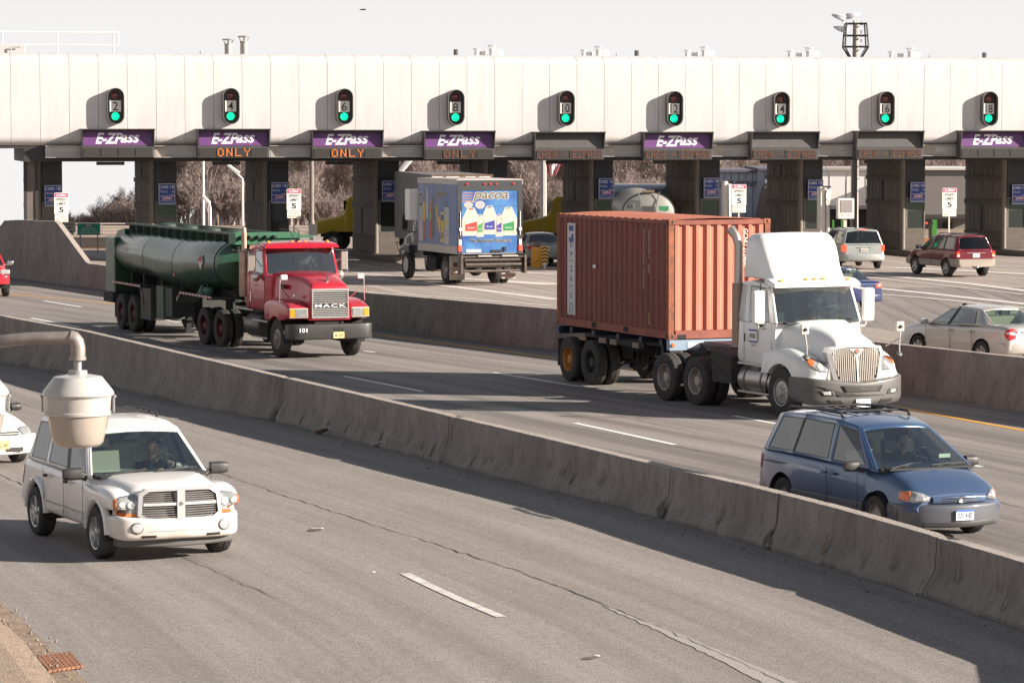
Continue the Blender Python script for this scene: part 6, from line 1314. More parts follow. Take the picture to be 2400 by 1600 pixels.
b = MB(); b.loft([dict(x=y, w=.10, z0=.34, z1=.62, rt=.06, rb=.06, y=xo) for y, xo in ((-.88, .30), (-.78, .08), (0, -.08), (.78, .08), (.88, .30))], sub=4, M=Matrix(((0, 1, 0, -2.33), (1, 0, 0, 0), (0, 0, 1, 0), (0, 0, 0, 1)))); b.build('bumper', PS, cam_)
b = MB(); b.box(-2.43, -2.39, -.36, .36, .905, .925); b.build('trunk_trim', CHR, cam_, ang=0); plate(cam_, face((-2.42, 0, .79), (0, -1, 0), (0, 0, 1)), 'TMW 58K', (.72, .62, .45))
b = MB()
for s in (-1, 1): b.box(-1.0, 1.0, s * .90 - .006, s * .90 + .006, .52, .56)
b.build('side_moulding', PS, cam_, ang=0)
def place_away(t, local, px, py, ang):
 place(t, local, px, py, 0); f = Vector((-math.sin(R(ang)), math.cos(R(ang)), 0)); l = Vector((-f.y, f.x, 0)); s = t.scale.x; g = gnd(px, py)
 t.location = g - f * local[0] * s - l * local[1] * s; t.rotation_euler = (0, 0, math.atan2(f.y, f.x)); return t
place_away(cam_, (1.36, .80), 2156, 842, 29)
person('driver seen through the rear glass of the silver sedan', seat_in(cam_, .0, .34, .62), [(.38, .1, .40), (.38, -.1, .40)], top=(.12, .12, .13))
# ---- maroon SUV
PM = paint('paint_maroon', (.135, .010, .022), (.12, .08, .07), .2, .2, .22)
TAN = paint('cladding_tan', (.27, .235, .195), (.2, .16, .13), .3, 0, .5)
jp = thing('maroon_suv', 'maroon SUV with tan lower cladding driving away towards the right booths', 'SUV', s=1.0)
lower(jp, [dict(x=-2.25, w=.72, z0=.55, z1=1.04, rt=.08, rb=.1, wt=.72), dict(x=-2.16, w=.86, z0=.50, z1=1.08, rt=.1, rb=.1, wt=.82), dict(x=-1.5, w=.90, z0=.46, z1=1.10, rt=.1, rb=.07, wt=.84), dict(x=0, w=.91, z0=.43, z1=1.09, rt=.1, rb=.07, wt=.85), dict(x=.9, w=.90, z0=.43, z1=1.09, rt=.14, rb=.07, wt=.82), dict(x=1.9, w=.88, z0=.5, z1=1.0, rt=.18, rb=.08, wt=.74, c=.03), dict(x=2.2, w=.8, z0=.55, z1=.9, rt=.12, rb=.1, wt=.66)], PM,
      both(1.345, .6, 1.2, .42, .365) + both(-1.345, .6, 1.2, .42, .365), [(1.345, .412, .365, .6, .89), (-1.345, .412, .365, .6, .89)])
cl = MB(); cl.loft([dict(x=-2.32, w=.80, z0=.42, z1=.72, rt=.04, rb=.12), dict(x=-2.2, w=.90, z0=.40, z1=.74, rt=.03, rb=.12), dict(x=-1.8, w=.925, z0=.42, z1=.74, rt=.02, rb=.06), dict(x=-.9, w=.925, z0=.40, z1=.66, rt=.02, rb=.05), dict(x=1.6, w=.92, z0=.40, z1=.66, rt=.02, rb=.05), dict(x=2.2, w=.86, z0=.42, z1=.68, rt=.02, rb=.1), dict(x=2.3, w=.7, z0=.45, z1=.66, rt=.02, rb=.1)], sub=3)
o = cl.build('lower_cladding', TAN, jp); cut(o, [arch(x, y0, y1, r, z) for x, y0, y1, r, z in both(1.345, .5, 1.3, .425, .365) + both(-1.345, .5, 1.3, .425, .365)])
greenhouse(jp, [(1.0, .35, 'p'), (.88, .27, 'g'), (.0, -.15, 'k'), (-.10, -.24, 'g'), (-.98, -1.0, 'k'), (-1.06, -1.08, 'g'), (-1.85, -1.72, 'p'), (-2.15, -1.90, 'p')], [.83] * 7 + [.80], [1.08] * 8, [.60, .62, .64, .64, .65, .65, .64, .62], [1.60, 1.63, 1.67, 1.67, 1.68, 1.68, 1.66, 1.64], PM, GDK, GMD, crown=.04, rear_glass=GDK)
b = MB()
for s in (-1, 1): b.tube([(-.1, s * .58, 1.70), (-.2, s * .58, 1.745), (-1.5, s * .58, 1.745), (-1.6, s * .58, 1.69)], .02, 6)
b.tube([(-.5, -.58, 1.74), (-.5, .58, 1.74)], .016, 5); b.tube([(-1.4, -.58, 1.74), (-1.4, .58, 1.74)], .016, 5); b.build('roof_rack', BLK, jp)
for s in (-1, 1):
 b = MB(); b.box(-2.235, -2.05, s * .80 - .09, s * .80 + .08, .80, 1.06); b.build('tail_light', REDL if False else mat('tail_red'), jp, ang=0, bevel=.01)
 b = MB(); b.box(-2.245, -2.10, s * .80 - .07, s * .80 + .07, .90, .96); b.build('amber_lens', AMB, jp, ang=0); b = MB(); b.box(-2.245, -2.10, s * .80 - .07, s * .80 + .07, .84, .885); b.build('reverse_lens', mat('lens_white'), jp, ang=0)
b = MB(); b.box(-2.275, -2.24, -.42, .42, .975, .995); b.build('tailgate_trim', mat('trim_grey2', (.3, .28, .27), .4, .5), jp, ang=0); plate(jp, face((-2.262, 0, .88), (0, -1, 0), (0, 0, 1)), 'DXR 4410', (.78, .80, .76))
b = MB(); b.tube([(-2.32, -.18, .47), (-2.36, -.15, .43), (-2.36, .15, .43), (-2.32, .18, .47)], .02, 6); b.box(-2.40, -2.25, -.05, .05, .38, .46); b.build('tow_hitch', STL, jp)
b = MB(); b.tube([(-2.19, -.05, 1.12), (-2.18, .3, 1.10)], .014, 5); b.build('wiper', BLK, jp); seams(jp, (.9, -.05, -.95), .9255, .45, .66); seams(jp, (.9, -.05, -.95), .911, .66, 1.02)
for s in (-1, 1): mirror(jp, .82, s * .86, 1.15, BLK, w=.2, h=.15, stalk=.05, back=True)
for x in (1.345, -1.345):
 for s in (-1, 1): wheel(jp, x, s * .79, .365, .235, 'spoke', RIMS, .64, 5)
place_away(jp, (-1.345, .79), 2222, 648, 21)
# ---- silver minivan
PSV = paint('paint_pale_green', (.40, .43, .42), (.35, .32, .28), .3, .35, .3)
mv = thing('silver_minivan', 'pale silver-green minivan driving away behind the white truck fairing', 'minivan', s=1.0)
lower(mv, [dict(x=-2.40, w=.80, z0=.45, z1=.98, rt=.08, rb=.1, wt=.78), dict(x=-2.28, w=.94, z0=.38, z1=1.04, rt=.1, rb=.12, wt=.88), dict(x=-1.5, w=.98, z0=.30, z1=1.06, rt=.1, rb=.08, wt=.92), dict(x=0, w=.99, z0=.26, z1=1.04, rt=.1, rb=.08, wt=.92), dict(x=1.2, w=.97, z0=.28, z1=1.02, rt=.18, rb=.08, wt=.88), dict(x=2.2, w=.88, z0=.38, z1=.84, rt=.16, rb=.1, wt=.76)], PSV, both(1.45, .66, 1.3, .385, .33) + both(-1.45, .66, 1.3, .385, .33), [(1.45, .378, .33, .66, .97), (-1.45, .378, .33, .66, .97)])
greenhouse(mv, [(1.5, .6, 'p'), (1.3, .5, 'g'), (.2, .1, 'k'), (.1, .0, 'g'), (-.95, -.95, 'k'), (-1.02, -1.02, 'g'), (-1.95, -1.85, 'p'), (-2.26, -2.05, 'p')], [.91] * 7 + [.88], [1.03, 1.03, 1.03, 1.03, 1.05, 1.05, 1.05, 1.05], [.64, .66, .70, .70, .72, .72, .71, .69], [1.62, 1.64, 1.68, 1.68, 1.69, 1.69, 1.67, 1.65], PSV, GDK, GMD, crown=.05, rear_glass=GMD)
interior(mv, 1.3, 1.0, .84, ((-1.3, .4), (-1.3, -.4)), SEAT)
b = MB(); b.loft([dict(x=y, w=.12, z0=.36, z1=.66, rt=.06, rb=.08, y=xo) for y, xo in ((-.96, .30), (-.84, .06), (0, -.06), (.84, .06), (.96, .30))], sub=4, M=Matrix(((0, 1, 0, -2.36), (1, 0, 0, 0), (0, 0, 1, 0), (0, 0, 0, 1)))); b.build('bumper', PSV, mv)
for s in (-1, 1): b = MB(); b.loft([dict(x=-2.40, w=.08, z0=.78, z1=1.02, rt=.05, rb=.05, y=s * .83), dict(x=-2.22, w=.10, z0=.76, z1=1.05, rt=.05, rb=.05, y=s * .86)], k=4); b.build('tail_light', REDL, mv)
b = MB(); b.box(-2.42, -2.38, -.32, .32, .93, .955); b.build('tailgate_trim', mat('trim_grey2'), mv, ang=0); plate(mv, face((-2.415, 0, .84), (0, -1, 0), (0, 0, 1)), 'SVH 72E', (.66, .60, .52)); b = MB(); b.box(-2.20, -2.16, -.16, .16, 1.69, 1.72); b.build('brake_light', REDL, mv, ang=0)
b = MB()
for s in (-1, 1): b.tube([(0, s * .60, 1.73), (-.1, s * .60, 1.765), (-1.6, s * .60, 1.755), (-1.7, s * .60, 1.71)], .02, 6)
b.build('roof_rack', BLK, mv)
for x in (1.45, -1.45):
 for s in (-1, 1): wheel(mv, x, s * .87, .33, .21, 'disc', RIMS, .62)
place_away(mv, (-1.45, -.87), 2056, 629, 10)
# ---- dark blue sedan partly hidden behind the white truck
PBL = paint('paint_navy', (.010, .022, .095), (.1, .08, .08), .2, 0, .25)
bs = thing('blue_sedan', 'dark blue sedan with lit tail lights, peeking out right of the white truck', 'car', s=1.0)
bb_ = sedan(bs, PBL, L=2.3, wb=1.33, w=.88, hood=.95, belt=.95, roof=1.42, r=.315, trunk=1.02, xws=(.95, .2), xrs=(-1.02, -1.65), front=False)
for s in (-1, 1):
 D = (1, -s * .6, 0); Q = lambda L: [(-3.2, s * y, z) for y, z in L]
 o = conform(bs, 'tail_light', [bb_], Q(((1.02, .80), (1.04, .92), (1.2, .95), (1.44, .93), (1.46, .83), (1.25, .79))), D, REDL, .012, seg=3)
 conform(bs, 'reverse_lens', [bb_], Q(((1.13, .84), (1.13, .90), (1.19, .90), (1.19, .84))), D, mat('lens_white'), .02, o)
b = MB(); b.loft([dict(x=y, w=.10, z0=.34, z1=.60, rt=.06, rb=.06, y=xo) for y, xo in ((-.86, .28), (-.76, .06), (0, -.08), (.76, .06), (.86, .28))], sub=4, M=Matrix(((0, 1, 0, -2.25), (1, 0, 0, 0), (0, 0, 1, 0), (0, 0, 0, 1)))); b.build('bumper', PBL, bs)
place_away(bs, (-1.33, -.77), 2030, 727, 27)
# ---- grey-green sedan behind the drum
PG = paint('paint_grey_green', (.19, .22, .21), (.2, .18, .15), .2, .3, .3)
gs_ = thing('grey_sedan', 'grey-green sedan half hidden between the drum and the red container', 'car', s=1.0)
gg_ = sedan(gs_, PG, L=2.3, wb=1.33, w=.88, hood=.95, belt=.95, roof=1.40, r=.315, trunk=1.0, xws=(.95, .2), xrs=(-1.02, -1.65), front=False, gg=GDK, gf=GDK)
for s in (-1, 1): b = MB(); b.box(-2.32, -2.15, s * .72 - .10, s * .72 + .08, .76, .90); b.build('tail_light', RED, gs_, ang=0, bevel=.02)
plate(gs_, face((-2.335, 0, .72), (0, -1, 0), (0, 0, 1)), 'RGB 90S', (.68, .64, .58))
b = MB(); b.loft([dict(x=y, w=.10, z0=.34, z1=.60, rt=.06, rb=.06, y=xo) for y, xo in ((-.86, .28), (-.76, .06), (0, -.08), (.76, .06), (.86, .28))], sub=4, M=Matrix(((0, 1, 0, -2.25), (1, 0, 0, 0), (0, 0, 1, 0), (0, 0, 0, 1)))); b.build('bumper', PG, gs_)
place_away(gs_, (-1.33, .77), 1232, 622, 8)
# ---- red pickup cut by the left edge
PR = paint('paint_red_pickup', (.50, .012, .03), (.3, .15, .12), .15, .1, .22)
pk = thing('red_pickup', 'bright red pickup with white bonnet letters, cut by the left edge beside the tall wall', 'pickup truck', s=1.0)
lower(pk, [dict(x=-2.7, w=.86, z0=.6, z1=1.1, rt=.05, rb=.05), dict(x=-.9, w=.88, z0=.5, z1=1.12, rt=.06, rb=.07), dict(x=.9, w=.89, z0=.46, z1=1.10, rt=.14, rb=.07, wt=.84, c=.02), dict(x=1.9, w=.88, z0=.5, z1=1.06, rt=.2, rb=.08, wt=.76, c=.05), dict(x=2.25, w=.84, z0=.55, z1=.95, rt=.16, rb=.1, wt=.68, c=.03), dict(x=2.34, w=.76, z0=.6, z1=.86, rt=.1, rb=.1, wt=.6)], PR, both(1.55, .56, 1.2, .44, .38) + both(-1.55, .56, 1.2, .44, .38), [(1.55, .43, .38, .56, .87), (-1.55, .43, .38, .56, .87)])
greenhouse(pk, [(.95, .35, 'p'), (.80, .27, 'g'), (-.1, -.2, 'p'), (-.8, -.72, 'p')], .82, 1.09, .62, [1.62, 1.66, 1.70, 1.68], PR, GMD, GCL, crown=.04)
frontbar(pk, 'bumper', 2.28, [(-.86, -.32, .50, .76, .10), (-.74, -.02, .46, .78, .18), (0, .08, .45, .78, .18), (.74, -.02, .46, .78, .18), (.86, -.32, .50, .76, .10)], PR)
b = MB(); b.lathe([(.065, 0), (.06, .02), (.01, .02)], 14, Matrix.Translation((2.36, .62, .62)) @ Matrix.Rotation(R(90), 4, 'Y')); b.box(2.3, 2.455, -.40, .40, .50, .62); b.build('intake', BLK, pk)
b = MB(); b.box(2.1, 2.37, .50, .84, .82, .99); b.box(2.1, 2.37, -.84, -.50, .82, .99); b.build('headlight', LENSW, pk, ang=0, bevel=.04)
b = MB(); b.box(2.2, 2.37, -.46, .46, .80, 1.0); b.build('front_panel', WHT, pk, ang=0, bevel=.02); b = MB(); b.text('PORT', .12, face((2.375, .0, .90), (0, 1, 0), (0, 0, 1)), width=.8, off=.01); b.build('lettering', mat('ink'), pk, ang=0)
for s in (-1, 1): mirror(pk, .72, s * .86, 1.17, CHR, w=.2, h=.16, stalk=.08)
for x in (1.55, -1.55):
 for s in (-1, 1): wheel(pk, x, s * .76, .38, .24, 'spoke', RIMS, .6)
place(pk, (1.55, .76), 13, 694, 15)
# ============================================================ trucks
def ring_tape(root, pts, w, name='reflective_tape'):
 """red and white conspicuity tape along a bar"""
 a = MB(); b = MB(); P = resample([Vector(p) for p in pts], .15)
 for i in range(len(P) - 1):
  q = [P[i], P[i + 1], P[i + 1] + Vector((0, 0, w)), P[i] + Vector((0, 0, w))]; m = (a if i % 2 else b)
  m.add(q + [v + Vector((0, .006, 0)) for v in q], [(0, 1, 2, 3), (0, 1, 5, 4), (2, 3, 7, 6)])
 a.build(name, mat('tape_red', (.33, .03, .03), .5), root, ang=0); b.build(name, mat('tape_white', (.50, .45, .42), .5), root, ang=0)
def truckwheels(root, xs, yo=1.02, r=.51, rim='deep', rm=None, dual=True, rr=.56):
 for x in xs:
  for s in (-1, 1):
   rmm = rm[x] if isinstance(rm, dict) and x in rm else (rm if not isinstance(rm, dict) else None)
   wheel(root, x, s * (yo + .10), r, .26, rim, rmm, rr)
   if dual: wheel(root, x, s * (yo - .23), r, .26, rim, rmm, rr)
  b = MB(); b.tube([(x, -1.0, r), (x, 1.0, r)], .07, 8); b.lathe([(.15, -.2), (.22, -.1), (.22, .1), (.15, .2)], 12, Matrix.Translation((x, 0, r)) @ Matrix.Rotation(R(90), 4, 'X')); b.build('axle', UND, root)
# ---------------- red tractor
MR = paint('paint_truck_red', (.42, .012, .030), (.16, .07, .06), .22, .05, .22, 1.0, 2.6)
MRD = mat('rim_maroon', (.10, .022, .025), .6, .2)
mk = thing('red_tractor', 'red long-nosed truck tractor with barred chrome grille pulling the green tanker', 'truck', s=1.065)
BPX = Matrix(((0, 1, 0, 0), (1, 0, 0, 0), (0, 0, 1, 0), (0, 0, 0, 1)))
b = MB(); b.loft([dict(x=-1.02, w=.98, wt=.92, z0=1.20, z1=2.14, rt=.14, rb=.05, c=.05), dict(x=-.4, w=.90, wt=.80, z0=1.10, z1=2.12, rt=.16, rb=.05, c=.06), dict(x=.3, w=.76, wt=.62, z0=1.06, z1=2.06, rt=.15, rb=.05, c=.06), dict(x=.85, w=.64, wt=.56, z0=1.0, z1=1.93, rt=.12, rb=.04, c=.03), dict(x=.98, w=.61, wt=.54, z0=1.0, z1=1.85, rt=.08, rb=.04, c=.01)], k=5, sub=4); b.build('hood', MR, mk)
for s in (-1, 1):
 b = MB(); b.loft([dict(x=-.78, w=.27, z0=.95, z1=1.40, rt=.10, rb=.02, y=s * .93), dict(x=-.45, w=.30, z0=.95, z1=1.50, rt=.12, rb=.02, y=s * .92), dict(x=.1, w=.31, z0=.95, z1=1.52, rt=.14, rb=.02, y=s * .90), dict(x=.6, w=.31, z0=1.0, z1=1.46, rt=.14, rb=.03, y=s * .89), dict(x=.88, w=.30, z0=1.06, z1=1.36, rt=.10, rb=.05, y=s * .88), dict(x=.94, w=.27, z0=1.08, z1=1.30, rt=.08, rb=.05, y=s * .87)], k=5, sub=4)
 o = b.build('fender', MR, mk); cut(o, [arch(0, -1.4, 1.4, .63, .51)])
liner(mk, 0, .62, .51, .60, 1.18)
greenhouse(mk, [(-1.0, -1.25, 'p'), (-1.10, -1.33, 'g'), (-1.72, -1.76, 'p'), (-2.36, -2.34, 'p')], [1.08, 1.10, 1.10, 1.10], [2.08, 2.08, 2.06, 2.06], [1.02, 1.04, 1.04, 1.02], [2.80, 2.82, 2.85, 2.82], MR, GMD, glassmat('truck_glass', (.50, .66, .62), .30), bw=.10, bt=.06, crown=.10, bulge=.02, row=(0, .06, .88, 1), wsrow=(0, .05, .93, 1), ev=.95)
b = MB(); b.loft([dict(x=-2.36, w=1.11, z0=1.15, z1=2.10, rt=.02, rb=.08), dict(x=-1.0, w=1.11, z0=1.15, z1=2.10, rt=.02, rb=.08), dict(x=-.85, w=.96, z0=1.2, z1=2.08, rt=.05, rb=.08)], sub=1); b.build('cab_body', MR, mk)
b = MB(); b.loft([dict(x=-1.5, w=1.05, z0=2.78, z1=2.93, rt=.05, rb=.03, c=.03), dict(x=-1.15, w=1.08, z0=2.80, z1=2.90, rt=.04, rb=.02, c=.03), dict(x=-.98, w=1.09, z0=2.78, z1=2.83, rt=.02, rb=.01, c=.02)], sub=3); b.build('sun_visor', MR, mk)
for y in (-.88, -.2, 0, .2, .86): b = MB(); b.lathe([(.055, 0), (.05, .04), (.02, .06), (.002, .065)], 10, Matrix.Translation((-1.28, y, 2.915))); b.build('marker_lamp', AMB, mk)
b = MB(); b.tube([(-1.14, 0, 2.10), (-1.13 - .16, 0, 2.82)], .016, 4); b.build('windshield_divider', mat('divider', (.2, .12, .1), .6), mk)
b = MB(); b.box(-2.3, -1.2, -.9, .9, 2.02, 2.05); b.build('cabin_floor', DASH, mk, ang=0)
b = MB(); b.box(-1.22, -1.02, -.9, .9, 2.05, 2.13); b.build('dashboard', mat('dash_papers', (.40, .42, .38), .8, var=.7, vscale=5, col2=(.05, .06, .06)), mk, ang=0)
for y in (-.5, .5): b = MB(); b.loft([dict(x=-.25, w=.07, z0=1.95, z1=2.58, rt=.06, rb=.02, y=0), dict(x=.25, w=.07, z0=1.95, z1=2.58, rt=.06, rb=.02, y=0)], axis='y', M=Matrix.Translation((-2.05, y, 0)), sub=1); b.build('seat', mat('seat_teal', (.04, .09, .10), .8), mk)
b = MB(); b.box(-2.33, -2.31, -.88, .88, 2.06, 2.78); b.build('back_lining', mat('lining', (.26, .42, .38), .8), mk, ang=0)
b = MB(); T = Matrix.Translation((-1.40, .45, 2.22)) @ Matrix.Rotation(R(-35), 4, 'Y'); b.tube([T @ Vector((.24 * math.cos(a * math.pi / 9), .24 * math.sin(a * math.pi / 9), 0)) for a in range(19)], .018, 6, caps=False); b.build('steering_wheel', BLK, mk)
grp0 = set(mk.children); g = MB(); X = 1.0
for y0, y1, z0, z1 in ((-.53, .53, 1.80, 1.86), (-.53, .53, 1.10, 1.14), (-.53, -.50, 1.141, 1.799), (.50, .53, 1.141, 1.799)): g.box(X - .06, X + .03, y0, y1, z0, z1)
go = g.build('grille', mat('chrome_grille', (.80, .79, .77), .25, .75), mk, ang=0, bevel=.008)
c = MB(); c.box(X - .05, X - .015, -.5, .5, 1.14, 1.80); c.build('grille_core', BLK, go, ang=0)
c = MB()
for k, z in enumerate([1.17, 1.215, 1.26, 1.305, 1.35, 1.50, 1.555, 1.61, 1.665, 1.72, 1.775]):
 if k < 11: c.box(X - .014, X + .02, -.497, .497, z - .011, z + .011)
c.build('grille_bars', mat('chrome_grille'), go, ang=0)
c = MB(); c.box(X + .0, X + .025, -.49, .49, 1.375, 1.475); c.build('name_panel', BLK, go, ang=0)
c = MB(); c.text('MACK', .085, face((X + .028, 0, 1.425), (0, 1, 0), (0, 0, 1)), width=.90, off=.004, ext=.01, space=1.15); c.build('lettering', mat('letter_bright', (.8, .79, .77), .4), go, ang=0)
c = MB(); c.lathe([(.05, 0), (.05, .05), (.03, .06), (.04, .10), (.045, .16), (.02, .20), (.002, .21)], 10, Matrix.Translation((.80, 0, 1.98))); c.build('hood_ornament', CHR, mk)
for s in (-1, 1):
 o = panelpoly(mk, 'headlight_frame', [(1.0, s * .64, 1.12), (1.0, s * .64, 1.37), (.96, s * 1.16, 1.37), (.96, s * 1.16, 1.12)][::(-1 if s > 0 else 1)], .05, mat('frame_beige', (.45, .38, .32), .5))
 panelpoly(o, 'headlight', [(1.012, s * .665, 1.145), (1.012, s * .665, 1.345), (.986, s * .99, 1.345), (.986, s * .99, 1.145)][::(-1 if s > 0 else 1)], .02, LENS)
 panelpoly(o, 'turn_signal', [(.986, s * 1.005, 1.145), (.986, s * 1.005, 1.345), (.975, s * 1.145, 1.345), (.975, s * 1.145, 1.145)][::(-1 if s > 0 else 1)], .02, AMB)
for o in set(mk.children) - grp0: o.location.z -= .055
b = MB(); b.loft([dict(x=-1.22, w=.10, z0=.53, z1=.89, rt=.04, rb=.04, y=-.22), dict(x=-1.12, w=.12, z0=.51, z1=.91, rt=.04, rb=.04, y=-.06), dict(x=-.7, w=.12, z0=.51, z1=.91, rt=.04, rb=.04, y=0), dict(x=.7, w=.12, z0=.51, z1=.91, rt=.04, rb=.04, y=0), dict(x=1.12, w=.12, z0=.51, z1=.91, rt=.04, rb=.04, y=-.06), dict(x=1.22, w=.10, z0=.53, z1=.89, rt=.04, rb=.04, y=-.22)], sub=3, M=Matrix.Translation((1.10, 0, 0)) @ BPX)
bo = b.build('bumper', mat('bumper_black', (.035, .033, .032), .45, 0, .2, var=.4, vscale=2), mk)
c = MB(); c.text('101', .11, face((1.225, -.86, .76), (0, 1, 0), (0, 0, 1)), width=.22, off=.02); c.build('number', TXT, bo, ang=0)
c = MB(); c.box(1.21, 1.228, .02, .30, .72, .81); c.build('slot', UND, bo, ang=0)
plate(mk, face((1.225, .16, .62), (0, 1, 0), (0, 0, 1)), 'AK 457P', (.82, .62, .25))
b = MB(); b.box(-1.0, .95, -.42, -.34, .70, .95); b.box(-1.0, .95, .34, .42, .70, .95); b.box(-4.9, -1.0, -.42, -.34, .80, 1.05); b.box(-4.9, -1.0, .34, .42, .80, 1.05); b.box(-.4, .9, -.33, .33, .75, 1.05); b.build('chassis', UND, mk, ang=0)
b = MB(); b.box(-3.6, -2.40, -.92, .92, 1.08, 1.13); b.build('deck_plate', ALU, mk, ang=0)
b = MB(); b.lathe([(.45, 0), (.50, .06), (.30, .09)], 20, Matrix.Translation((-4.87, 0, 1.08))); b.build('fifth_wheel', UND, mk)
for s in (-1, 1):
 b = MB(); b.lathe([(.30, 0), (.32, .03), (.32, 1.07), (.30, 1.1)], 20, Matrix.Translation((-2.5, s * .84, .72)) @ Matrix.Rotation(R(90), 4, 'Y')); b.build('fuel_tank', mat('tank_dark', (.10, .09, .085), .4, .4), mk)
 b = MB(); b.box(-1.9, -.75, s * 1.02 - .12, s * 1.02 + .12, .42, .46); b.box(-1.9, -.75, s * 1.02 - .12, s * 1.02 + .12, .86, .90); b.build('step', ALU, mk, ang=0)
 b = MB(); b.box(-1.32, -1.26, s * 1.38 - .10, s * 1.38 + .10, 2.18, 2.66); mo = b.build('mirror', mat('mirror_chrome', (.62, .56, .50), .25, .8), mk, ang=0, bevel=.02)
 c = MB(); c.tube([(-1.28, s * 1.05, 2.72), (-1.28, s * 1.46, 2.70), (-1.28, s * 1.48, 2.14), (-1.28, s * 1.08, 2.06)], .014, 5); c.tube([(-1.28, s * .95, 2.10), (-1.28, s * 1.30, 2.60)], .012, 5); c.build('stay', CHR, mo)
 c = MB(); c.lathe([(.12, 0), (.13, .03), (.08, .08), (.01, .10)], 14, Matrix.Translation((-1.30, s * 1.24, 2.04)) @ Matrix.Rotation(R(90), 4, 'Y')); c.build('round_mirror', mat('mirror_chrome'), mo)
 b = MB(); b.box(.42, .50, s * 1.12 - .10, s * 1.12 + .10, 2.02, 2.16); mo = b.build('fender_mirror', mat('cream_metal', (.62, .55, .48), .4), mk, ang=0, bevel=.03)
 c = MB(); c.tube([(.46, s * 1.22, 2.08), (.46, s * 1.24, 1.45)], .014, 5); c.tube([(.46, s * 1.22, 1.85), (.30, s * .90, 1.55)], .014, 5); c.build('stay', CHR, mo)
b = MB(); b.lathe([(.13, 1.45), (.15, 1.50), (.15, 2.62), (.12, 2.66)], 18, Matrix.Translation((-2.62, -1.08, 0))); b.tube([(-2.62, -1.08, 2.64), (-2.62, -1.08, 3.12), (-2.66, -1.08, 3.26)], .075, 14); b.tube([(-2.62, -1.0, 1.46), (-2.60, -.95, 1.2), (-2.45, -.6, 1.05)], .085, 10); b.build('exhaust_stack', mat('stack_steel', (.50, .36, .28), .45, .6, var=.35, vscale=5), mk)
b = MB(); b.box(-.42, -.15, -.885, -.87, 1.76, 1.88, M=Matrix.Rotation(R(0), 4, 'Z')); b.build('vent_louvre', BLK, mk, ang=0)
b = MB(); b.lathe([(.05, 0), (.045, .02), (.01, .025)], 12, Matrix.Translation((.42, -.80, 1.60)) @ Matrix.Rotation(R(90), 4, 'X')); b.build('side_badge', CHR, mk)
c = MB()
for q, (s_, w) in enumerate((('EAST COAST', .34), ('OIL', .16), ('TRANSPORT', .32))): c.text(s_, .07, face((-1.62, -1.115, 1.80 - q * .16), (1, 0, 0), (0, 0, 1)), width=w, off=.01)
c.build('door_lettering', mat('letter_pale', (.52, .40, .38), .6), mk, ang=0)
seams(mk, (-.98 - .02, -2.12), 1.112, 1.22, 2.06, mat('seam_red', (.08, .005, .01), .5)); b = MB(); b.tube([(-2.0, -1.14, 1.35), (-2.0, -1.14, 1.62)], .012, 5); b.tube([(-2.0, 1.14, 1.35), (-2.0, 1.14, 1.62)], .012, 5); b.build('grab_handle', CHR, mk)
b = MB(); b.tube([(-1.14, -.75, 2.16), (-1.10, -.35, 2.20), (-1.10, -.12, 2.15)], .012, 4); b.tube([(-1.14, .12, 2.16), (-1.10, .45, 2.20), (-1.12, .72, 2.15)], .012, 4); b.build('wiper', BLK, mk)
b = MB(); b.tube([(-1.3, -.05, 2.92), (-1.3, -.25, 3.25), (-1.3, -.55, 3.28)], .012, 4); b.tube([(-1.3, .05, 2.92), (-1.3, .03, 3.25), (-1.3, -.08, 3.28)], .012, 4); b.lathe([(.05, 2.9), (.06, 2.98), (.02, 3.0)], 10, Matrix.Translation((-1.3, 0, 0))); b.build('roof_antenna', BLK, mk)
for s in (-1, 1): wheel(mk, 0, s * 1.02, .51, .28, 'steer', mat('rim_hub', (.26, .22, .20), .5, .5), .56)
truckwheels(mk, (-4.20, -5.53), rm=mat('rim_maroon'))
mk.scale = (1.05, .965, 1.02)
place(mk, (0, -1.02), 652, 837, 24.0)
person('driver of the red tractor behind the reflecting windshield', seat_in(mk, -1.95, .45, 2.0), [(.50, .12, .30), (.50, -.12, .30)], top=(.25, .22, .2))
# ---------------- green tanker trailer
TG = paint('paint_tank_green', (.010, .062, .038), (.07, .068, .04), .45, 0, .17, 1.4, 3.0); TG.node_tree.nodes['Principled BSDF'].inputs['Coat Weight'].default_value = .1; TG.node_tree.nodes['Principled BSDF'].inputs['Specular IOR Level'].default_value = .4
tk = thing('tanker_trailer', 'dark green oval fuel tank trailer behind the red tractor', 'tanker trailer', s=1.05)
b = MB()
def oval(x, w, h, zc, n=36): return [Vector((x, w * math.copysign(abs(math.cos(t)) ** .86, math.cos(t)), zc + h * math.copysign(abs(math.sin(t)) ** .86, math.sin(t)))) for t in [2 * math.pi * i / n for i in range(n)]]
rings = [oval(x, w, h, zc) for x, w, h, zc in ((-1.02, .3, .3, 2.2), (-1.0, .9, .54, 2.2), (-.92, 1.14, .65, 2.2), (-.7, 1.20, .70, 2.2), (2.6, 1.20, .74, 2.16), (3.4, 1.20, .80, 2.10), (5.9, 1.20, .82, 2.08), (6.6, 1.20, .78, 2.14), (9.2, 1.20, .70, 2.22), (9.42, 1.16, .66, 2.22), (9.50, .9, .5, 2.22), (9.53, .3, .2, 2.22))]
n = 36; V = [p for r_ in rings for p in r_]; b.add(V, [(i * n + j, (i + 1) * n + j, (i + 1) * n + (j + 1) % n, i * n + (j + 1) % n) for i in range(len(rings) - 1) for j in range(n)] + [list(range(n)), [(len(rings) - 1) * n + j for j in range(n)][::-1]])
b.build('tank', TG, tk, ang=50)
b = MB()
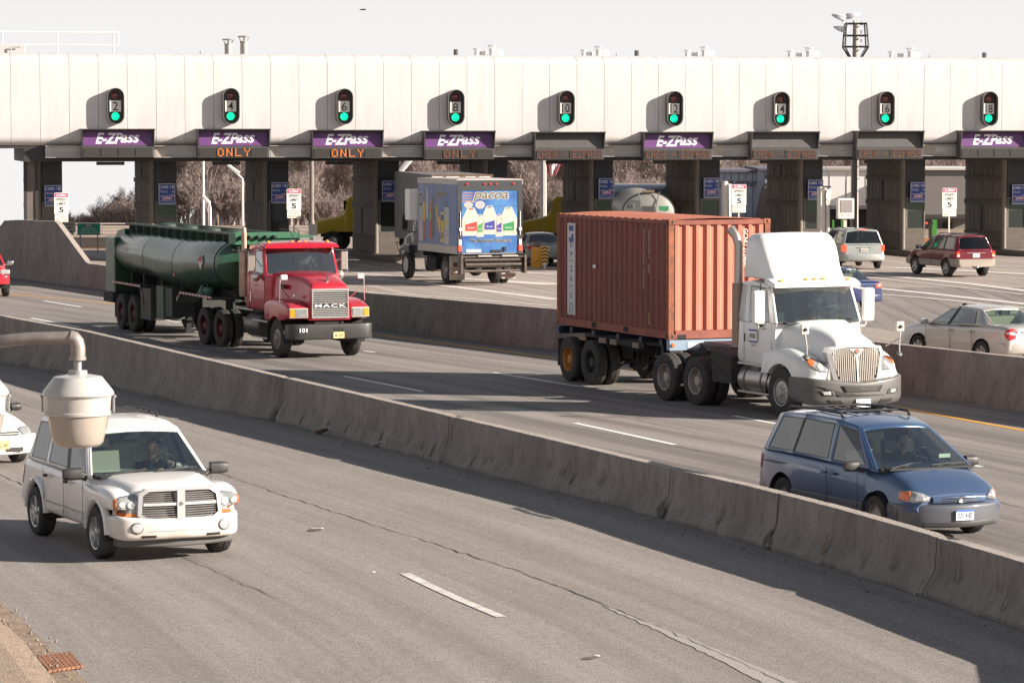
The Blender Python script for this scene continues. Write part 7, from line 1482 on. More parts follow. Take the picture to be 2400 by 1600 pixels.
for x in (-.72, 2.2, 5.2, 9.2):
 hh, zc = (.805, 2.095) if 3 < x < 6 else ((.765, 2.16) if x == 6.7 else ((.715, 2.19) if x < 2 else (.728, 2.175)))
 if x > 8: hh, zc = .70, 2.22
 o1, o2 = oval(x - .03, 1.212, hh + .012, zc), oval(x + .03, 1.212, hh + .012, zc); b.add(o1 + o2, [(j, n + j, n + (j + 1) % n, (j + 1) % n) for j in range(n)])
b.build('tank_band', TG, tk, ang=50)
b = MB(); b.box(-1.25, 9.24, -.62, -.52, 2.80, 3.02); b.box(-1.25, 9.24, .52, .62, 2.80, 3.02); b.box(-1.25, 9.24, -.519, .519, 2.86, 2.92); b.box(-1.25, 9.24, -.74, -.621, 2.97, 3.01); b.box(-1.25, 9.24, .621, .74, 2.97, 3.01)
for x in range(13): b.box(-.6 + x * .78, -.57 + x * .78, -.80, -.63, 2.74, 2.965)
b.build('rollover_rail', mat('rail_green', (.035, .055, .042), .6), tk, ang=0)
for x in (.6, 2.8, 5.0, 7.2): b = MB(); b.lathe([(.26, 2.92), (.26, 3.0), (.22, 3.03), (.05, 3.05)], 16, Matrix.Translation((x, 0, 0))); b.build('hatch', mat('rail_green'), tk)
GBX = mat('box_green', (.025, .13, .065), .5, var=.2, vscale=2)
b = MB(); b.box(9.25, 9.85, -.80, .95, 2.74, 3.04); fb = b.build('front_box', GBX, tk, ang=0); b = MB(); b.box(9.86, 9.92, .3, 1.3, 2.90, 2.97); b.build('bracket', GBX, tk, ang=0)
b = MB()
for q in range(5): b.lathe([(.06, 0), (.05, .08), (.02, .12)], 10, Matrix.Translation((9.86, -.65 + q * .22, 2.92)) @ Matrix.Rotation(R(90), 4, 'Y'))
b.build('coupling', BLK, tk); c = MB(); c.text('- 26', .13, face((9.54, -.62, 2.62), (0, 1, 0), (0, 0, 1)), width=.34, off=.02); c.build('number', TXT, tk, ang=0)
b = MB(); b.box(-1.75, -.72, -1.21, 1.21, 1.02, 2.62); b.build('tail_cabinet', TG, tk, ang=0, bevel=.04)
b = MB(); b.prism([(-1.75, 2.621), (-.72, 2.621), (-.72, 2.86), (-1.45, 2.80)], -.9, .9, 'y'); b.build('tail_top', TG, tk, ang=0)
b = MB(); b.box(-2.02, -.95, -1.2, 1.2, .72, .98); b.build('rear_bumper', UND, tk, ang=0)
b = MB(); b.box(-.9, 9.0, -.55, -.45, 1.20, 1.50); b.box(-.9, 9.0, .45, .55, 1.20, 1.50)
for x in (0, 1.3, 3.2, 5.2, 7.6): b.box(x - .06, x + .06, -.9, .9, 1.2, 1.62)
b.build('frame', UND, tk, ang=0)
for x0, x1, yy in ((-.95, 2.05, 1.22), (6.1, 9.1, 1.22)):
 b = MB()
 for s in (-1, 1):
  b.box(x0, x1, min(s * .62, s * 1.22), max(s * .62, s * 1.22), 1.30, 1.335); e = x1 if x0 < 0 else x0; d = .35 if x0 < 0 else -.35
  b.add([(e, s * .62, 1.335), (e, s * 1.22, 1.335), (e + d, s * 1.22, .80 if x0 < 0 else 1.08), (e + d, s * .62, .80 if x0 < 0 else 1.08), (e + .03, s * .62, 1.30), (e + .03, s * 1.22, 1.30), (e + d + .03, s * 1.22, .80 if x0 < 0 else 1.05), (e + d + .03, s * .62, .80 if x0 < 0 else 1.05)], [(0, 1, 2, 3), (4, 5, 6, 7), (0, 1, 5, 4), (2, 3, 7, 6), (1, 2, 6, 5), (0, 3, 7, 4)])
 b.build('mudguard', mat('guard_dark', (.03, .04, .035), .6), tk, ang=0)
ring_tape(tk, [(-.9, -1.228, 1.30), (2.05, -1.228, 1.30), (2.38, -1.228, .86)], .055); ring_tape(tk, [(5.78, -1.228, 1.10), (6.1, -1.228, 1.31), (9.1, -1.228, 1.31)], .055)
b = MB(); b.box(2.05, 3.1, -1.2, -.3, .42, 1.29); b.box(2.05, 3.1, .3, 1.2, .42, 1.29); b.build('side_cabinet_dark', mat('cabinet_dark', (.035, .033, .028), .6, var=.3, vscale=3), tk, ang=0)
b = MB(); b.box(3.75, 4.45, -1.22, -.35, .52, 1.42); b.build('pump_cabinet', mat('cabinet_green', (.06, .085, .065), .6, var=.25, vscale=3), tk, ang=0, bevel=.01)
b = MB(); b.box(4.5, 5.2, -1.18, -.55, .62, 1.40); b.box(4.5, 5.2, .55, 1.18, .62, 1.40); b.build('hose_box', mat('cabinet_black', (.018, .022, .022), .6), tk, ang=0)
for s in (-1, 1): b = MB(); b.box(4.75, 4.9, s * .62 - .07, s * .62 + .07, .25, .62); b.box(4.65, 5.0, s * .62 - .12, s * .62 + .12, .18, .25); b.build('landing_leg', UND, tk, ang=0)
b = MB(); b.tube([(3.3, -.9, .85), (3.45, -.95, .55), (3.6, -.9, .55), (3.72, -.9, .7)], .07, 8); b.build('pipework', UND, tk)
b = MB(); b.box(-.95, -.88, -1.15, -.55, .30, 1.29); b.box(-.95, -.88, .55, 1.15, .30, 1.29); b.build('mud_flap', RUB, tk, ang=0)
c = MB(); c.text('EAST COAST OIL CORP', .12, face((.15, -1.206, 2.30), (1, 0, 0), (0, 0, 1)), width=1.05, off=.01); c.text('OIL TRANSPORT', .06, face((-1.25, -1.215, 2.42), (1, 0, 0), (0, 0, 1)), width=.35, off=.01); c.build('lettering', mat('letter_faded', (.40, .40, .38), .7), tk, ang=0)
c = MB(); c.box(7.95, 8.25, -1.235, -1.21, 2.10, 2.40, M=Matrix.Translation((8.1, 0, 2.25)) @ Matrix.Rotation(R(45), 4, 'Y') @ Matrix.Translation((-8.1, 0, -2.25))); po = c.build('placard', mat('placard_white', (.60, .54, .52), .6), tk, ang=0)
c = MB(); c.prism([(7.90, 2.25), (8.30, 2.25), (8.1, 2.44)], -1.242, -1.2365, 'y'); c.build('placard_top', mat('tape_red'), po, ang=0)
b = MB(); b.lathe([(.07, 0), (.06, .04), (.01, .05)], 10, Matrix.Translation((5.3, -1.12, 1.78)) @ Matrix.Rotation(R(90), 4, 'X')); b.build('side_lamp', mat('lamp_rusty', (.40, .13, .06), .4), tk)
b = MB(); b.lathe([(.14, 1.5), (.10, 1.62), (.04, 1.75)], 12, Matrix.Translation((7.5, -1.0, -.16))); b.lathe([(.12, 0), (.16, .1), (.12, .2)], 12, Matrix.Translation((8.1, -1.0, 1.36))); b.build('valve', mat('valve_teal', (.05, .12, .10), .5), tk)
truckwheels(tk, (0, 1.30), rm=mat('rim_maroon2', (.085, .03, .032), .7))
place(tk, (0, -1.12), 292, 771, 21.8)
# ---------------- white tractor
PT = paint('paint_truck_white', (.74, .74, .73), (.34, .30, .26), .3, 0, .28, .8, 1.8)
GRY = mat('bumper_grey', (.115, .108, .104), .5, 0, .15, var=.3, vscale=1.5)
wt = thing('white_tractor', 'white conventional truck tractor with roof fairing hauling the red container', 'truck', s=1.04)
b = MB(); b.loft([dict(x=-1.05, w=1.0, wt=.90, z0=1.0, z1=1.88, rt=.22, rb=.05, c=.05), dict(x=-.5, w=.95, wt=.76, z0=.95, z1=1.86, rt=.28, rb=.05, c=.06), dict(x=.1, w=.88, wt=.62, z0=.92, z1=1.78, rt=.28, rb=.05, c=.06), dict(x=.6, w=.80, wt=.54, z0=.85, z1=1.66, rt=.24, rb=.05, c=.05), dict(x=.90, w=.72, wt=.52, z0=.80, z1=1.54, rt=.16, rb=.05, c=.03), dict(x=.98, w=.66, wt=.50, z0=.80, z1=1.48, rt=.10, rb=.05, c=.01)], k=6, sub=4); b.build('hood', PT, wt)
for s in (-1, 1):
 b = MB(); b.loft([dict(x=-.72, w=.20, wt=.14, z0=.85, z1=1.30, rt=.10, rb=.02, y=s * .98), dict(x=-.45, w=.26, wt=.22, z0=.85, z1=1.38, rt=.18, rb=.02, y=s * .93), dict(x=0, w=.30, wt=.26, z0=.85, z1=1.40, rt=.20, rb=.02, y=s * .90), dict(x=.45, w=.32, wt=.28, z0=.82, z1=1.32, rt=.22, rb=.03, y=s * .87), dict(x=.78, w=.32, wt=.26, z0=.80, z1=1.18, rt=.20, rb=.05, y=s * .82), dict(x=.96, w=.26, wt=.18, z0=.80, z1=1.0, rt=.12, rb=.05, y=s * .72)], k=6, sub=4)
 o = b.build('fender', PT, wt); cut(o, [arch(0, -1.4, 1.4, .62, .51)])
 D = (-1, -s * .6, 0); q = lambda L: [(2.4, s * y, z) for y, z in L]
 h = conform(wt, 'headlight', [o], q(((1.42, 1.02), (1.52, .96), (1.70, .965), (1.92, 1.08), (2.02, 1.20), (1.92, 1.23), (1.72, 1.20), (1.5, 1.12))), D, LENS, .012, seg=3)
 conform(wt, 'turn_signal', [o], q(((1.84, 1.08), (1.92, 1.08), (2.02, 1.20), (1.92, 1.23), (1.82, 1.21))), D, mat('turn_orange'), .022, h); conform(wt, 'reflector', [o], q(((1.60, 1.03), (1.68, 1.0), (1.76, 1.06), (1.74, 1.15), (1.66, 1.15))), D, LENSW, .022, h)
liner(wt, 0, .61, .51, .60, 1.14)
g = MB(); outer = [(-.44, .76), (.44, .76), (.54, .84), (.67, 1.40), (.62, 1.50), (.22, 1.545), (-.22, 1.545), (-.62, 1.50), (-.67, 1.40), (-.54, .84)]; inner = [(a * .86, 1.15 + (z - 1.15) * .86) for a, z in outer]; n = 10; X = 1.02
gx_ = lambda y, z, d: X + .05 * (1 - (y / .6) ** 2) - (z - .76) * .10 + d
vs = [(gx_(a, z, .0), a, z) for a, z in outer] + [(gx_(a, z, .035), a, z) for a, z in inner] + [(gx_(a, z, -.14), a, z) for a, z in outer] + [(gx_(a, z, -.05), a, z) for a, z in inner]
g.add(vs, [(i, (i + 1) % n, n + (i + 1) % n, n + i) for i in range(n)] + [(i, 2 * n + i, 2 * n + (i + 1) % n, (i + 1) % n) for i in range(n)] + [(n + i, n + (i + 1) % n, 3 * n + (i + 1) % n, 3 * n + i) for i in range(n)])
GS = mat('grille_silver', (.74, .72, .70), .25, .5, .3); go = g.build('grille', GS, wt, ang=0)
c = MB(); c.add([(gx_(a, z, -.03), a, z) for a, z in inner], [list(range(n))]); c.build('grille_core', mat('grille_dark', (.05, .045, .042), .6), go, ang=0, fixn=False)
c = MB()
for s in (-1, 1):
 for k in range(11):
  y = s * (.065 + k * .046); zb_ = .82 if abs(y) < .40 else .82 + (abs(y) - .40) * 3.2; zt_ = 1.46 if abs(y) > .16 else 1.46 - (.16 - abs(y)) * .8
  c.add([(gx_(y, z, d), y + dy, z) for z in (zb_, zt_) for d, dy in ((-.02, -.012), (.018, -.009), (.018, .009), (-.02, .012))], [(0, 1, 5, 4), (1, 2, 6, 5), (2, 3, 7, 6)])
c.build('grille_bars', mat('bar_grey', (.40, .36, .32), .3, .6), go, ang=0, fixn=False)
c = MB(); c.add([(gx_(0, z, d), y, z) for z, y, d in ((.80, -.022, .03), (.80, .022, .03), (1.30, .022, .03), (1.30, -.022, .03), (1.46, .16, .03), (1.46, -.16, .03))], [(0, 1, 2, 3), (3, 2, 4, 5)]); c.build('grille_spine', GS, go, ang=0)
c = MB(); c.prism([(-.07, 0), (0, -.055), (.07, 0), (0, .055)], 0, .02, 'x', M=Matrix.Translation((gx_(0, 1.40, .04), 0, 1.41))); c.build('emblem', mat('emblem_red', (.55, .22, .16), .3, .4), go, ang=0)
b = MB(); b.loft([dict(x=-1.20, w=.12, z0=.44, z1=.86, rt=.05, rb=.10, y=-.42), dict(x=-1.12, w=.20, z0=.34, z1=.86, rt=.06, rb=.12, y=-.18), dict(x=-.75, w=.22, z0=.28, z1=.82, rt=.06, rb=.14, y=.02), dict(x=0, w=.22, z0=.27, z1=.76, rt=.06, rb=.14, y=.12), dict(x=.75, w=.22, z0=.28, z1=.82, rt=.06, rb=.14, y=.02), dict(x=1.12, w=.20, z0=.34, z1=.86, rt=.06, rb=.12, y=-.18), dict(x=1.20, w=.12, z0=.44, z1=.86, rt=.05, rb=.10, y=-.42)], sub=5, k=6, M=Matrix.Translation((.92, 0, 0)) @ BPX); bo = b.build('bumper', GRY, wt)
for L in (((-.42, .56), (.42, .56), (.50, .69), (-.50, .69)), ((.60, .50), (.86, .50), (.96, .60), (.66, .60)), ((-.86, .50), (-.60, .50), (-.66, .60), (-.96, .60)), ((.40, .33), (.72, .35), (.78, .42), (.46, .41)), ((-.72, .35), (-.40, .33), (-.46, .41), (-.78, .42))): conform(wt, 'bumper_opening', [bo], [(2.4, y, z) for y, z in L], (-1, 0, 0), mat('opening_dark', (.03, .028, .027), .6), .006)
conform(wt, 'bumper_crease', [bo], [(2.4, -1.0, .70), (2.4, -.55, .475), (2.4, .55, .475), (2.4, 1.0, .70), (2.4, .95, .735), (2.4, .54, .50), (2.4, -.54, .50), (2.4, -.95, .735)][:2] + [(2.4, .55, .475), (2.4, .54, .492), (2.4, -.54, .492)], (-1, 0, 0), mat('opening_dark'), .004)
for s in (-1, 1): conform(wt, 'fog_lamp', [bo], [(2.4, s * y, z) for y, z in ((.70, .52), (.84, .52), (.88, .585), (.72, .585))], (-1, 0, 0), LENSW, .014)
c = MB(); c.box(1.27, 1.285, -.17, .17, .26, .42); c.build('number_plate', TXT, wt, ang=0)
b = MB(); b.loft([dict(x=-2.45, w=1.05, wt=1.02, z0=.95, z1=1.86, rt=.02, rb=.20), dict(x=-1.3, w=1.05, wt=1.02, z0=.90, z1=1.86, rt=.02, rb=.12), dict(x=-1.0, w=1.0, wt=.96, z0=.95, z1=1.86, rt=.05, rb=.1)], sub=2); b.build('cab_body', PT, wt)
greenhouse(wt, [(-.98, -1.32, 'p'), (-1.16, -1.42, 'g'), (-1.55, -1.62, 'k'), (-1.59, -1.66, 'g'), (-2.02, -2.02, 'p'), (-2.45, -2.42, 'p')], [.98, 1.0, 1.01, 1.01, 1.02, 1.02], [1.86, 1.86, 1.80, 1.80, 1.82, 1.86], [.92, .94, .96, .96, .96, .95], [2.58, 2.60, 2.62, 2.62, 2.64, 2.62], PT, mat('x2') if False else GMD, glassmat('truck_glass'), bw=.16, bt=.12, crown=.10, bulge=.03, ev=.95, row=(0, .05, .90, 1))
b = MB(); b.loft([dict(x=-1.5, w=.96, z0=2.60, z1=2.72, rt=.04, rb=.02, c=.04), dict(x=-1.25, w=1.02, z0=2.58, z1=2.70, rt=.05, rb=.03, c=.04), dict(x=-1.02, w=.98, z0=2.55, z1=2.62, rt=.03, rb=.02, c=.03)], sub=3); b.build('sun_visor', PT, wt)
for y in (-.80, -.20, 0, .20, .80): b = MB(); b.lathe([(.085, 0), (.075, .025), (.02, .04), (.002, .042)], 12, Matrix.Translation((-1.13, y, 2.665 + .035 * (1 - y * y))) @ Matrix.Scale(.6, 4, (1, 0, 0))); b.build('marker_lamp', mat('amber_pale', (.80, .45, .06), .3), wt)
b = MB(); b.loft([dict(x=-2.55, w=1.0, wt=.95, z0=2.72, z1=3.60, rt=.22, rb=.03, c=.03), dict(x=-2.2, w=1.0, wt=.95, z0=2.72, z1=3.61, rt=.22, rb=.03, c=.03), dict(x=-1.98, w=1.0, wt=.93, z0=2.72, z1=3.55, rt=.24, rb=.03, c=.05), dict(x=-1.80, w=.98, wt=.90, z0=2.71, z1=3.38, rt=.24, rb=.03, c=.06), dict(x=-1.66, w=.96, wt=.87, z0=2.70, z1=3.15, rt=.20, rb=.03, c=.06), dict(x=-1.54, w=.92, wt=.85, z0=2.68, z1=2.90, rt=.12, rb=.02, c=.06), dict(x=-1.42, w=.86, wt=.82, z0=2.66, z1=2.74, rt=.03, rb=.02, c=.02)], sub=5, k=6); b.build('roof_fairing', PT, wt)
b = MB(); b.box(-2.4, -1.2, -.94, .94, 1.82, 1.85); b.build('cabin_floor', DASH, wt, ang=0); b = MB(); b.box(-1.25, -.98, -.92, .92, 1.86, 1.93); b.build('dashboard', mat('dash_green', (.16, .20, .17), .8), wt, ang=0)
for y in (-.5, .5): b = MB(); b.loft([dict(x=-.26, w=.07, z0=1.75, z1=2.42, rt=.06, rb=.02, y=0), dict(x=.26, w=.07, z0=1.75, z1=2.42, rt=.06, rb=.02, y=0)], axis='y', M=Matrix.Translation((-2.08, y, 0)), sub=1); b.build('seat', SEAT, wt)
b = MB(); b.box(-2.42, -2.40, -.9, .9, 1.86, 2.56); b.build('back_lining', mat('lining2', (.30, .34, .30), .8), wt, ang=0)
b = MB(); T = Matrix.Translation((-1.42, .48, 2.04)) @ Matrix.Rotation(R(-40), 4, 'Y'); b.tube([T @ Vector((.22 * math.cos(a * math.pi / 9), .22 * math.sin(a * math.pi / 9), 0)) for a in range(19)], .017, 6, caps=False); b.build('steering_wheel', mat('wheel_grey', (.3, .3, .28), .6), wt)
for s in (-1, 1):
 b = MB(); b.loft([dict(x=-.10, w=.06, z0=1.86, z1=2.52, rt=.05, rb=.05), dict(x=0, w=.09, z0=1.84, z1=2.54, rt=.06, rb=.06), dict(x=.12, w=.08, z0=1.85, z1=2.53, rt=.06, rb=.06)], axis='y', sub=2, M=Matrix.Translation((-1.22, s * 1.32, 0))); mo = b.build('mirror', PT, wt)
 c = MB(); c.tube([(-1.22, s * 1.30, 2.50), (-1.30, s * 1.0, 2.56)], .025, 6); c.tube([(-1.22, s * 1.32, 1.86), (-1.25, s * 1.28, 1.76), (-1.35, s * 1.02, 1.74)], .022, 6); c.build('stay', mat('stay_cream', (.65, .60, .54), .4), mo)
 c = MB(); c.box(-1.315, -1.305, s * 1.30 - .06, s * 1.30 + .08, 1.95, 2.45); c.build('mirror_glass', mat('mirror_glass'), mo, ang=0)
 b = MB(); b.box(.36, .42, s * 1.13 - .09, s * 1.13 + .09, 1.72, 1.92); mo = b.build('hood_mirror', mat('cream_metal'), wt, ang=0, bevel=.02); c = MB(); c.tube([(.40, s * 1.13, 1.74), (.42, s * 1.10, 1.46), (.42, s * 1.10, 1.30)], .014, 5); c.tube([(.41, s * 1.10, 1.58), (.20, s * .92, 1.42)], .016, 5); c.build('stay', STL, mo)
 c = MB(); c.lathe([(.04, 0), (.035, .03), (.01, .04)], 12, Matrix.Translation((.42, s * 1.13, 1.82)) @ Matrix.Rotation(R(90), 4, 'Y')); c.lathe([(.07, 0), (.06, .04), (.01, .05)], 12, Matrix.Translation((.40, s * 1.10, 1.26)) @ Matrix.Rotation(R(60), 4, 'Y')); c.build('round_mirror', BLK, mo)
 b = MB(); b.lathe([(.30, 0), (.33, .03), (.33, 1.22), (.30, 1.25)], 26, Matrix.Translation((-2.25, s * .80, .66)) @ Matrix.Rotation(R(90), 4, 'Y')); to = b.build('fuel_tank', mat('tank_alu', (.42, .39, .37), .3, .75, var=.15, vscale=3), wt)
 c = MB()
 for x in (-2.0, -1.35): c.lathe([(.34, 0), (.34, .05)], 26, Matrix.Translation((x, s * .80, .66)) @ Matrix.Rotation(R(90), 4, 'Y'))
 c.build('strap', mat('strap_dark', (.10, .09, .09), .5), to)
 b = MB(); b.box(-2.2, -.9, s * 1.0 - .14, s * 1.0 + .14, .98, 1.02); b.box(-2.2, -.9, s * 1.02 - .12, s * 1.02 + .12, .40, .44); b.build('step', ALU, wt, ang=0)
b = MB(); b.box(-1.0, .8, -.42, -.34, .62, .88); b.box(-1.0, .8, .34, .42, .62, .88); b.box(-5.0, -1.0, -.42, -.34, .78, 1.02); b.box(-5.0, -1.0, .34, .42, .78, 1.02); b.box(-2.4, .85, -.33, .33, .6, 1.0); b.box(-1.0, -.62, -1.05, -.45, .42, .95); b.box(-1.0, -.62, .45, 1.05, .42, .95); b.build('chassis', UND, wt, ang=0)
for x0, x1 in ((-3.02, -2.45),):
 b = MB()
 for s in (-1, 1): b.prism([(x0, .55), (x1 + .05, .55), (x1, 1.12), (x0 - .05, 1.22)], min(s * .62, s * 1.20), max(s * .62, s * 1.20), 'y')
 b.build('quarter_fender', RUB, wt, ang=0)
b = MB(); b.lathe([(.45, 0), (.50, .08), (.30, .12)], 20, Matrix.Translation((-3.95, 0, 1.02))); b.build('fifth_wheel', UND, wt)
b = MB(); b.lathe([(.135, 1.30), (.135, 2.62)], 16, Matrix.Translation((-2.66, -.98, 0))); sh = b.build('exhaust_shield', mat('shield_bronze', (.38, .29, .23), .5, .5, var=.3, vscale=20), wt)
b = MB()
for k in range(38): b.lathe([(.1375, 0), (.1375, .006)], 12, Matrix.Translation((-2.66, -.98, 1.34 + k * .034)))
b.build('perforation', mat('perf_dark', (.12, .08, .06), .6), sh)
b = MB(); b.tube([(-2.66, -.98, 2.6), (-2.66, -.98, 3.42), (-2.72, -1.02, 3.60), (-2.84, -1.08, 3.74)], [.09, .09, .095, .10], 14); b.build('exhaust_pipe', mat('pipe_steel', (.40, .37, .34), .3, .8), wt)
b = MB(); b.box(-1.95, -1.62, -1.062, -1.054, 1.46, 1.70); lo = b.build('door_logo', WHT, wt, ang=0); c = MB(); c.box(-1.95, -1.62, -1.068, -1.0625, 1.68, 1.71); c.box(-1.95, -1.62, -1.068, -1.0625, 1.45, 1.48); c.build('logo_bars', mat('logo_blue', (.02, .02, .25), .5), lo, ang=0)
c = MB(); c.text('PENSKE', .10, face((-1.785, -1.066, 1.58), (1, 0, 0), (0, 0, 1)), width=.27, off=.01, shear=.2); c.text('Truck Rental', .05, face((-1.785, -1.06, 1.40), (1, 0, 0), (0, 0, 1)), width=.22); c.build('lettering', mat('ink'), lo, ang=0)
seams(wt, (-2.18,), 1.053, 1.0, 1.84, mat('seam_grey', (.25, .24, .23), .6)); seams(wt, (-1.06,), 1.03, 1.0, 1.84, mat('seam_grey'))
b = MB(); b.tube([(-2.10, -1.085, 1.45), (-2.10, -1.085, 1.62)], .015, 5); b.box(-1.55, -1.42, -1.10, -1.05, 1.78, 1.86); b.build('door_handle', BLK, wt)
b = MB(); b.tube([(-.96, -.78, 1.93), (-.86, -.35, 1.96), (-.86, -.1, 1.93)], .013, 4); b.tube([(-.96, .05, 1.93), (-.86, .45, 1.96), (-.92, .78, 1.92)], .013, 4); b.box(-1.0, -.80, -.86, .86, 1.86, 1.885); b.build('wiper', BLK, wt)
for s in (-1, 1): wheel(wt, 0, s * 1.02, .51, .28, 'steer', mat('rim_hub2', (.40, .37, .35), .4, .6), .56)
truckwheels(wt, (-3.28, -4.60), rm=mat('rim_grey', (.36, .32, .29), .5, .3))
for o in list(wt.children):
 nm = o.name.split('.')[0]
 if nm in ('wheel', 'axle', 'chassis', 'fifth_wheel', 'bumper', 'grille', 'fender', 'headlight', 'wheel_well', 'number_plate', 'fog_lamp', 'bumper_opening', 'bumper_crease'): continue
 k, c = (.77, .29) if nm == 'roof_fairing' else ((1, .5) if nm in ('fuel_tank', 'step') else ((1.3, 1.3) if nm == 'quarter_fender' else (.92, .50)))
 for q in [o] + list(o.children):
  for v in q.data.vertices:
   if nm == 'hood_mirror': v.co.x += .48; continue
   if nm == 'hood': v.co.x = v.co.x * .45 if v.co.x < 0 else v.co.x; continue
   v.co.x = v.co.x * k + c
   if nm in ('cabin_frame', 'windshield', 'side_window', 'window_seal', 'sun_visor', 'cab_body'): v.co.y *= 1.05
   if nm in ('cabin_frame', 'windshield', 'side_window', 'window_seal') and v.co.z > 2.3: v.co.z += .04
   if nm in ('sun_visor', 'marker_lamp', 'roof_fairing'): v.co.z += .035
for o in wt.children:
 if o.name.split('.')[0] in ('door_logo', 'door_seam', 'door_handle'): o.scale.y = 1.052
 if o.name.split('.')[0] == 'grille': o.location.z -= .05
place(wt, (0, -1.02), 1842, 977, 27.0)
person('driver of the white tractor behind the windshield', seat_in(wt, -1.30, .48, 1.78), [(.46, .12, .36), (.46, -.12, .36)], top=(.10, .12, .14))
# ---------------- container chassis
ch = thing('container_chassis', 'dark blue skeletal chassis carrying the red container, with one orange wheel', 'trailer', s=1.04)
NB_ = mat('chassis_navy', (.018, .022, .045), .5, var=.4, vscale=2)
b = MB(); b.box(-.68, 6.9, -.50, -.36, .98, 1.20); b.box(-.68, 6.9, .36, .50, .98, 1.20)
for x in (-.6, 0, 1.25, 2.6, 3.8, 4.85): b.box(x - .07, x + .07, -1.15, 1.15, 1.12, 1.24)
b.box(5.42, 7.2, -.40, .40, 1.08, 1.22); b.build('frame', NB_, ch, ang=0)
b = MB(); b.box(-.76, -.58, -1.20, 1.20, 1.06, 1.24); b.build('rear_bolster', mat('bolster_blue', (.02, .035, .09), .5), ch, ang=0); b = MB(); b.box(5.30, 5.46, -1.22, 1.22, 1.04, 1.26); fbz = b.build('front_bolster', mat('bolster_pale', (.22, .30, .38), .5), ch, ang=0)
b = MB(); b.box(5.462, 5.472, -.80, -.1, 1.09, 1.22); b.build('id_plate', TXT, ch, ang=0); b = MB(); b.lathe([(.05, 0), (.04, .02)], 12, Matrix.Translation((5.462, -1.15, 1.15)) @ Matrix.Rotation(R(90), 4, 'Y')); b.build('marker_lamp', mat('turn_orange'), ch)
b = MB(); b.box(7.2, 7.3, -.42, .42, 1.06, 1.26); b.build('gooseneck_end', mat('bolster_pale'), ch, ang=0)
for s in (-1, 1): b = MB(); b.box(4.3, 4.42, s * .80 - .08, s * .80 + .08, .35, 1.2); b.box(4.25, 4.47, s * .80 - .12, s * .80 + .12, .28, .35); b.build('landing_leg', NB_, ch, ang=0)
b = MB(); b.box(-.62, 1.9, -.62, -.44, .62, .97); b.box(-.62, 1.9, .44, .62, .62, .97); b.box(2.6, 4.0, -1.16, -1.10, 1.0, 1.12); b.build('slider', UND, ch, ang=0)
b = MB()
for x in (.5, 1.6, 2.2, 3.4): b.box(x, x + .35, -1.17, -1.13, .98, 1.10)
b.build('side_markers', mat('marker_brown', (.20, .15, .11), .7), ch, ang=0)
b = MB(); b.box(-.66, -.60, -1.2, -.6, .32, .95); b.box(-.66, -.60, .6, 1.2, .32, .95); b.build('mud_flap', RUB, ch, ang=0)
b = MB()
for k in range(6): b.tube([(2.2 + k * .28, -.62, .95), (2.25 + k * .28, -.64, .6 + .1 * (k % 3)), (2.4 + k * .28, -.60, .62), (2.46 + k * .28, -.5, .95)], .022, 5)
b.build('air_hoses', UND, ch)
truckwheels(ch, (0, 1.25), rm=mat('rim_black', (.03, .03, .032), .6));
for o in list(ch.children):
 if o.name.startswith('wheel') and abs(sum((v.co.x for v in o.data.vertices)) / len(o.data.vertices)) < .1:
  for q in o.children: q.data.materials.clear(); q.data.materials.append(mat('rim_orange', (.42, .18, .035), .6))
place(ch, (0, -1.12), 1341, 892, 22.6)
# ---------------- shipping container
CR_ = mat('container_red', (.205, .052, .040), .62, var=1, vscale=1.2, col2=(.145, .038, .030), stretch=(1, 1, .35))
CRUST = mat('container_rust', (.34, .10, .035), .75, var=1, vscale=5, col2=(.14, .045, .025))
cn = thing('shipping_container', 'rust-red corrugated 20-foot container with a white vertical name strip, riding behind the white tractor', 'container', s=1.04)
weather(CR_, .45, .15)
L_, Wd, Hc = 6.06, 1.22, 2.59
def corr(b, a0, a1, z0, z1, fix, axis, depth, pitch, mi=0, sgn=1):
 """corrugated sheet along x (axis='x', fixed y) or y (axis='y', fixed x)"""
 pts = []; x = a0; k = 0
 while x < a1 - 1e-6:
  for f_, d in ((0, 0), (.28, 0), (.5, 1), (.78, 1)):
   if x + f_ * pitch <= a1: pts.append((x + f_ * pitch, d * depth))
  x += pitch
 pts.append((a1, 0))
 rows = [[((p, fix - sgn * d, z) if axis == 'x' else (fix - sgn * d, p, z)) for z in (z0, z1)] for p, d in pts]; b.grid(rows, mi)
b = MB(); corr(b, .14, L_ - .16, .20, Hc - .10, -Wd + .012, 'x', .036, .276, sgn=-1); corr(b, .14, L_ - .16, .20, Hc - .10, Wd - .012, 'x', .036, .276, sgn=1); b.build('side_wall', CR_, cn, ang=0, fixn=False)
b = MB(); corr(b, -Wd + .16, Wd - .16, .20, Hc - .12, L_ - .02, 'y', .050, .252, sgn=1); b.build('front_wall', mat('container_front', (.50, .165, .105), .6, var=1, vscale=1.4, col2=(.42, .115, .068), stretch=(1, 1, .4)), cn, ang=0, fixn=False)
b = MB()
for s in (-1, 1):
 for x in (.0, L_ - .16): b.box(x, x + .16, min(s * (Wd - .13), s * Wd), max(s * (Wd - .13), s * Wd), .12, Hc - .12)
b.build('corner_post', CRUST, cn, ang=0)
b = MB()
for s in (-1, 1): b.box(.17, L_ - .17, min(s * (Wd - .06), s * (Wd - .002)), max(s * (Wd - .06), s * (Wd - .002)), Hc - .095, Hc - .02); b.box(.17, L_ - .17, min(s * (Wd - .06), s * (Wd - .002)), max(s * (Wd - .06), s * (Wd - .002)), .02, .195)
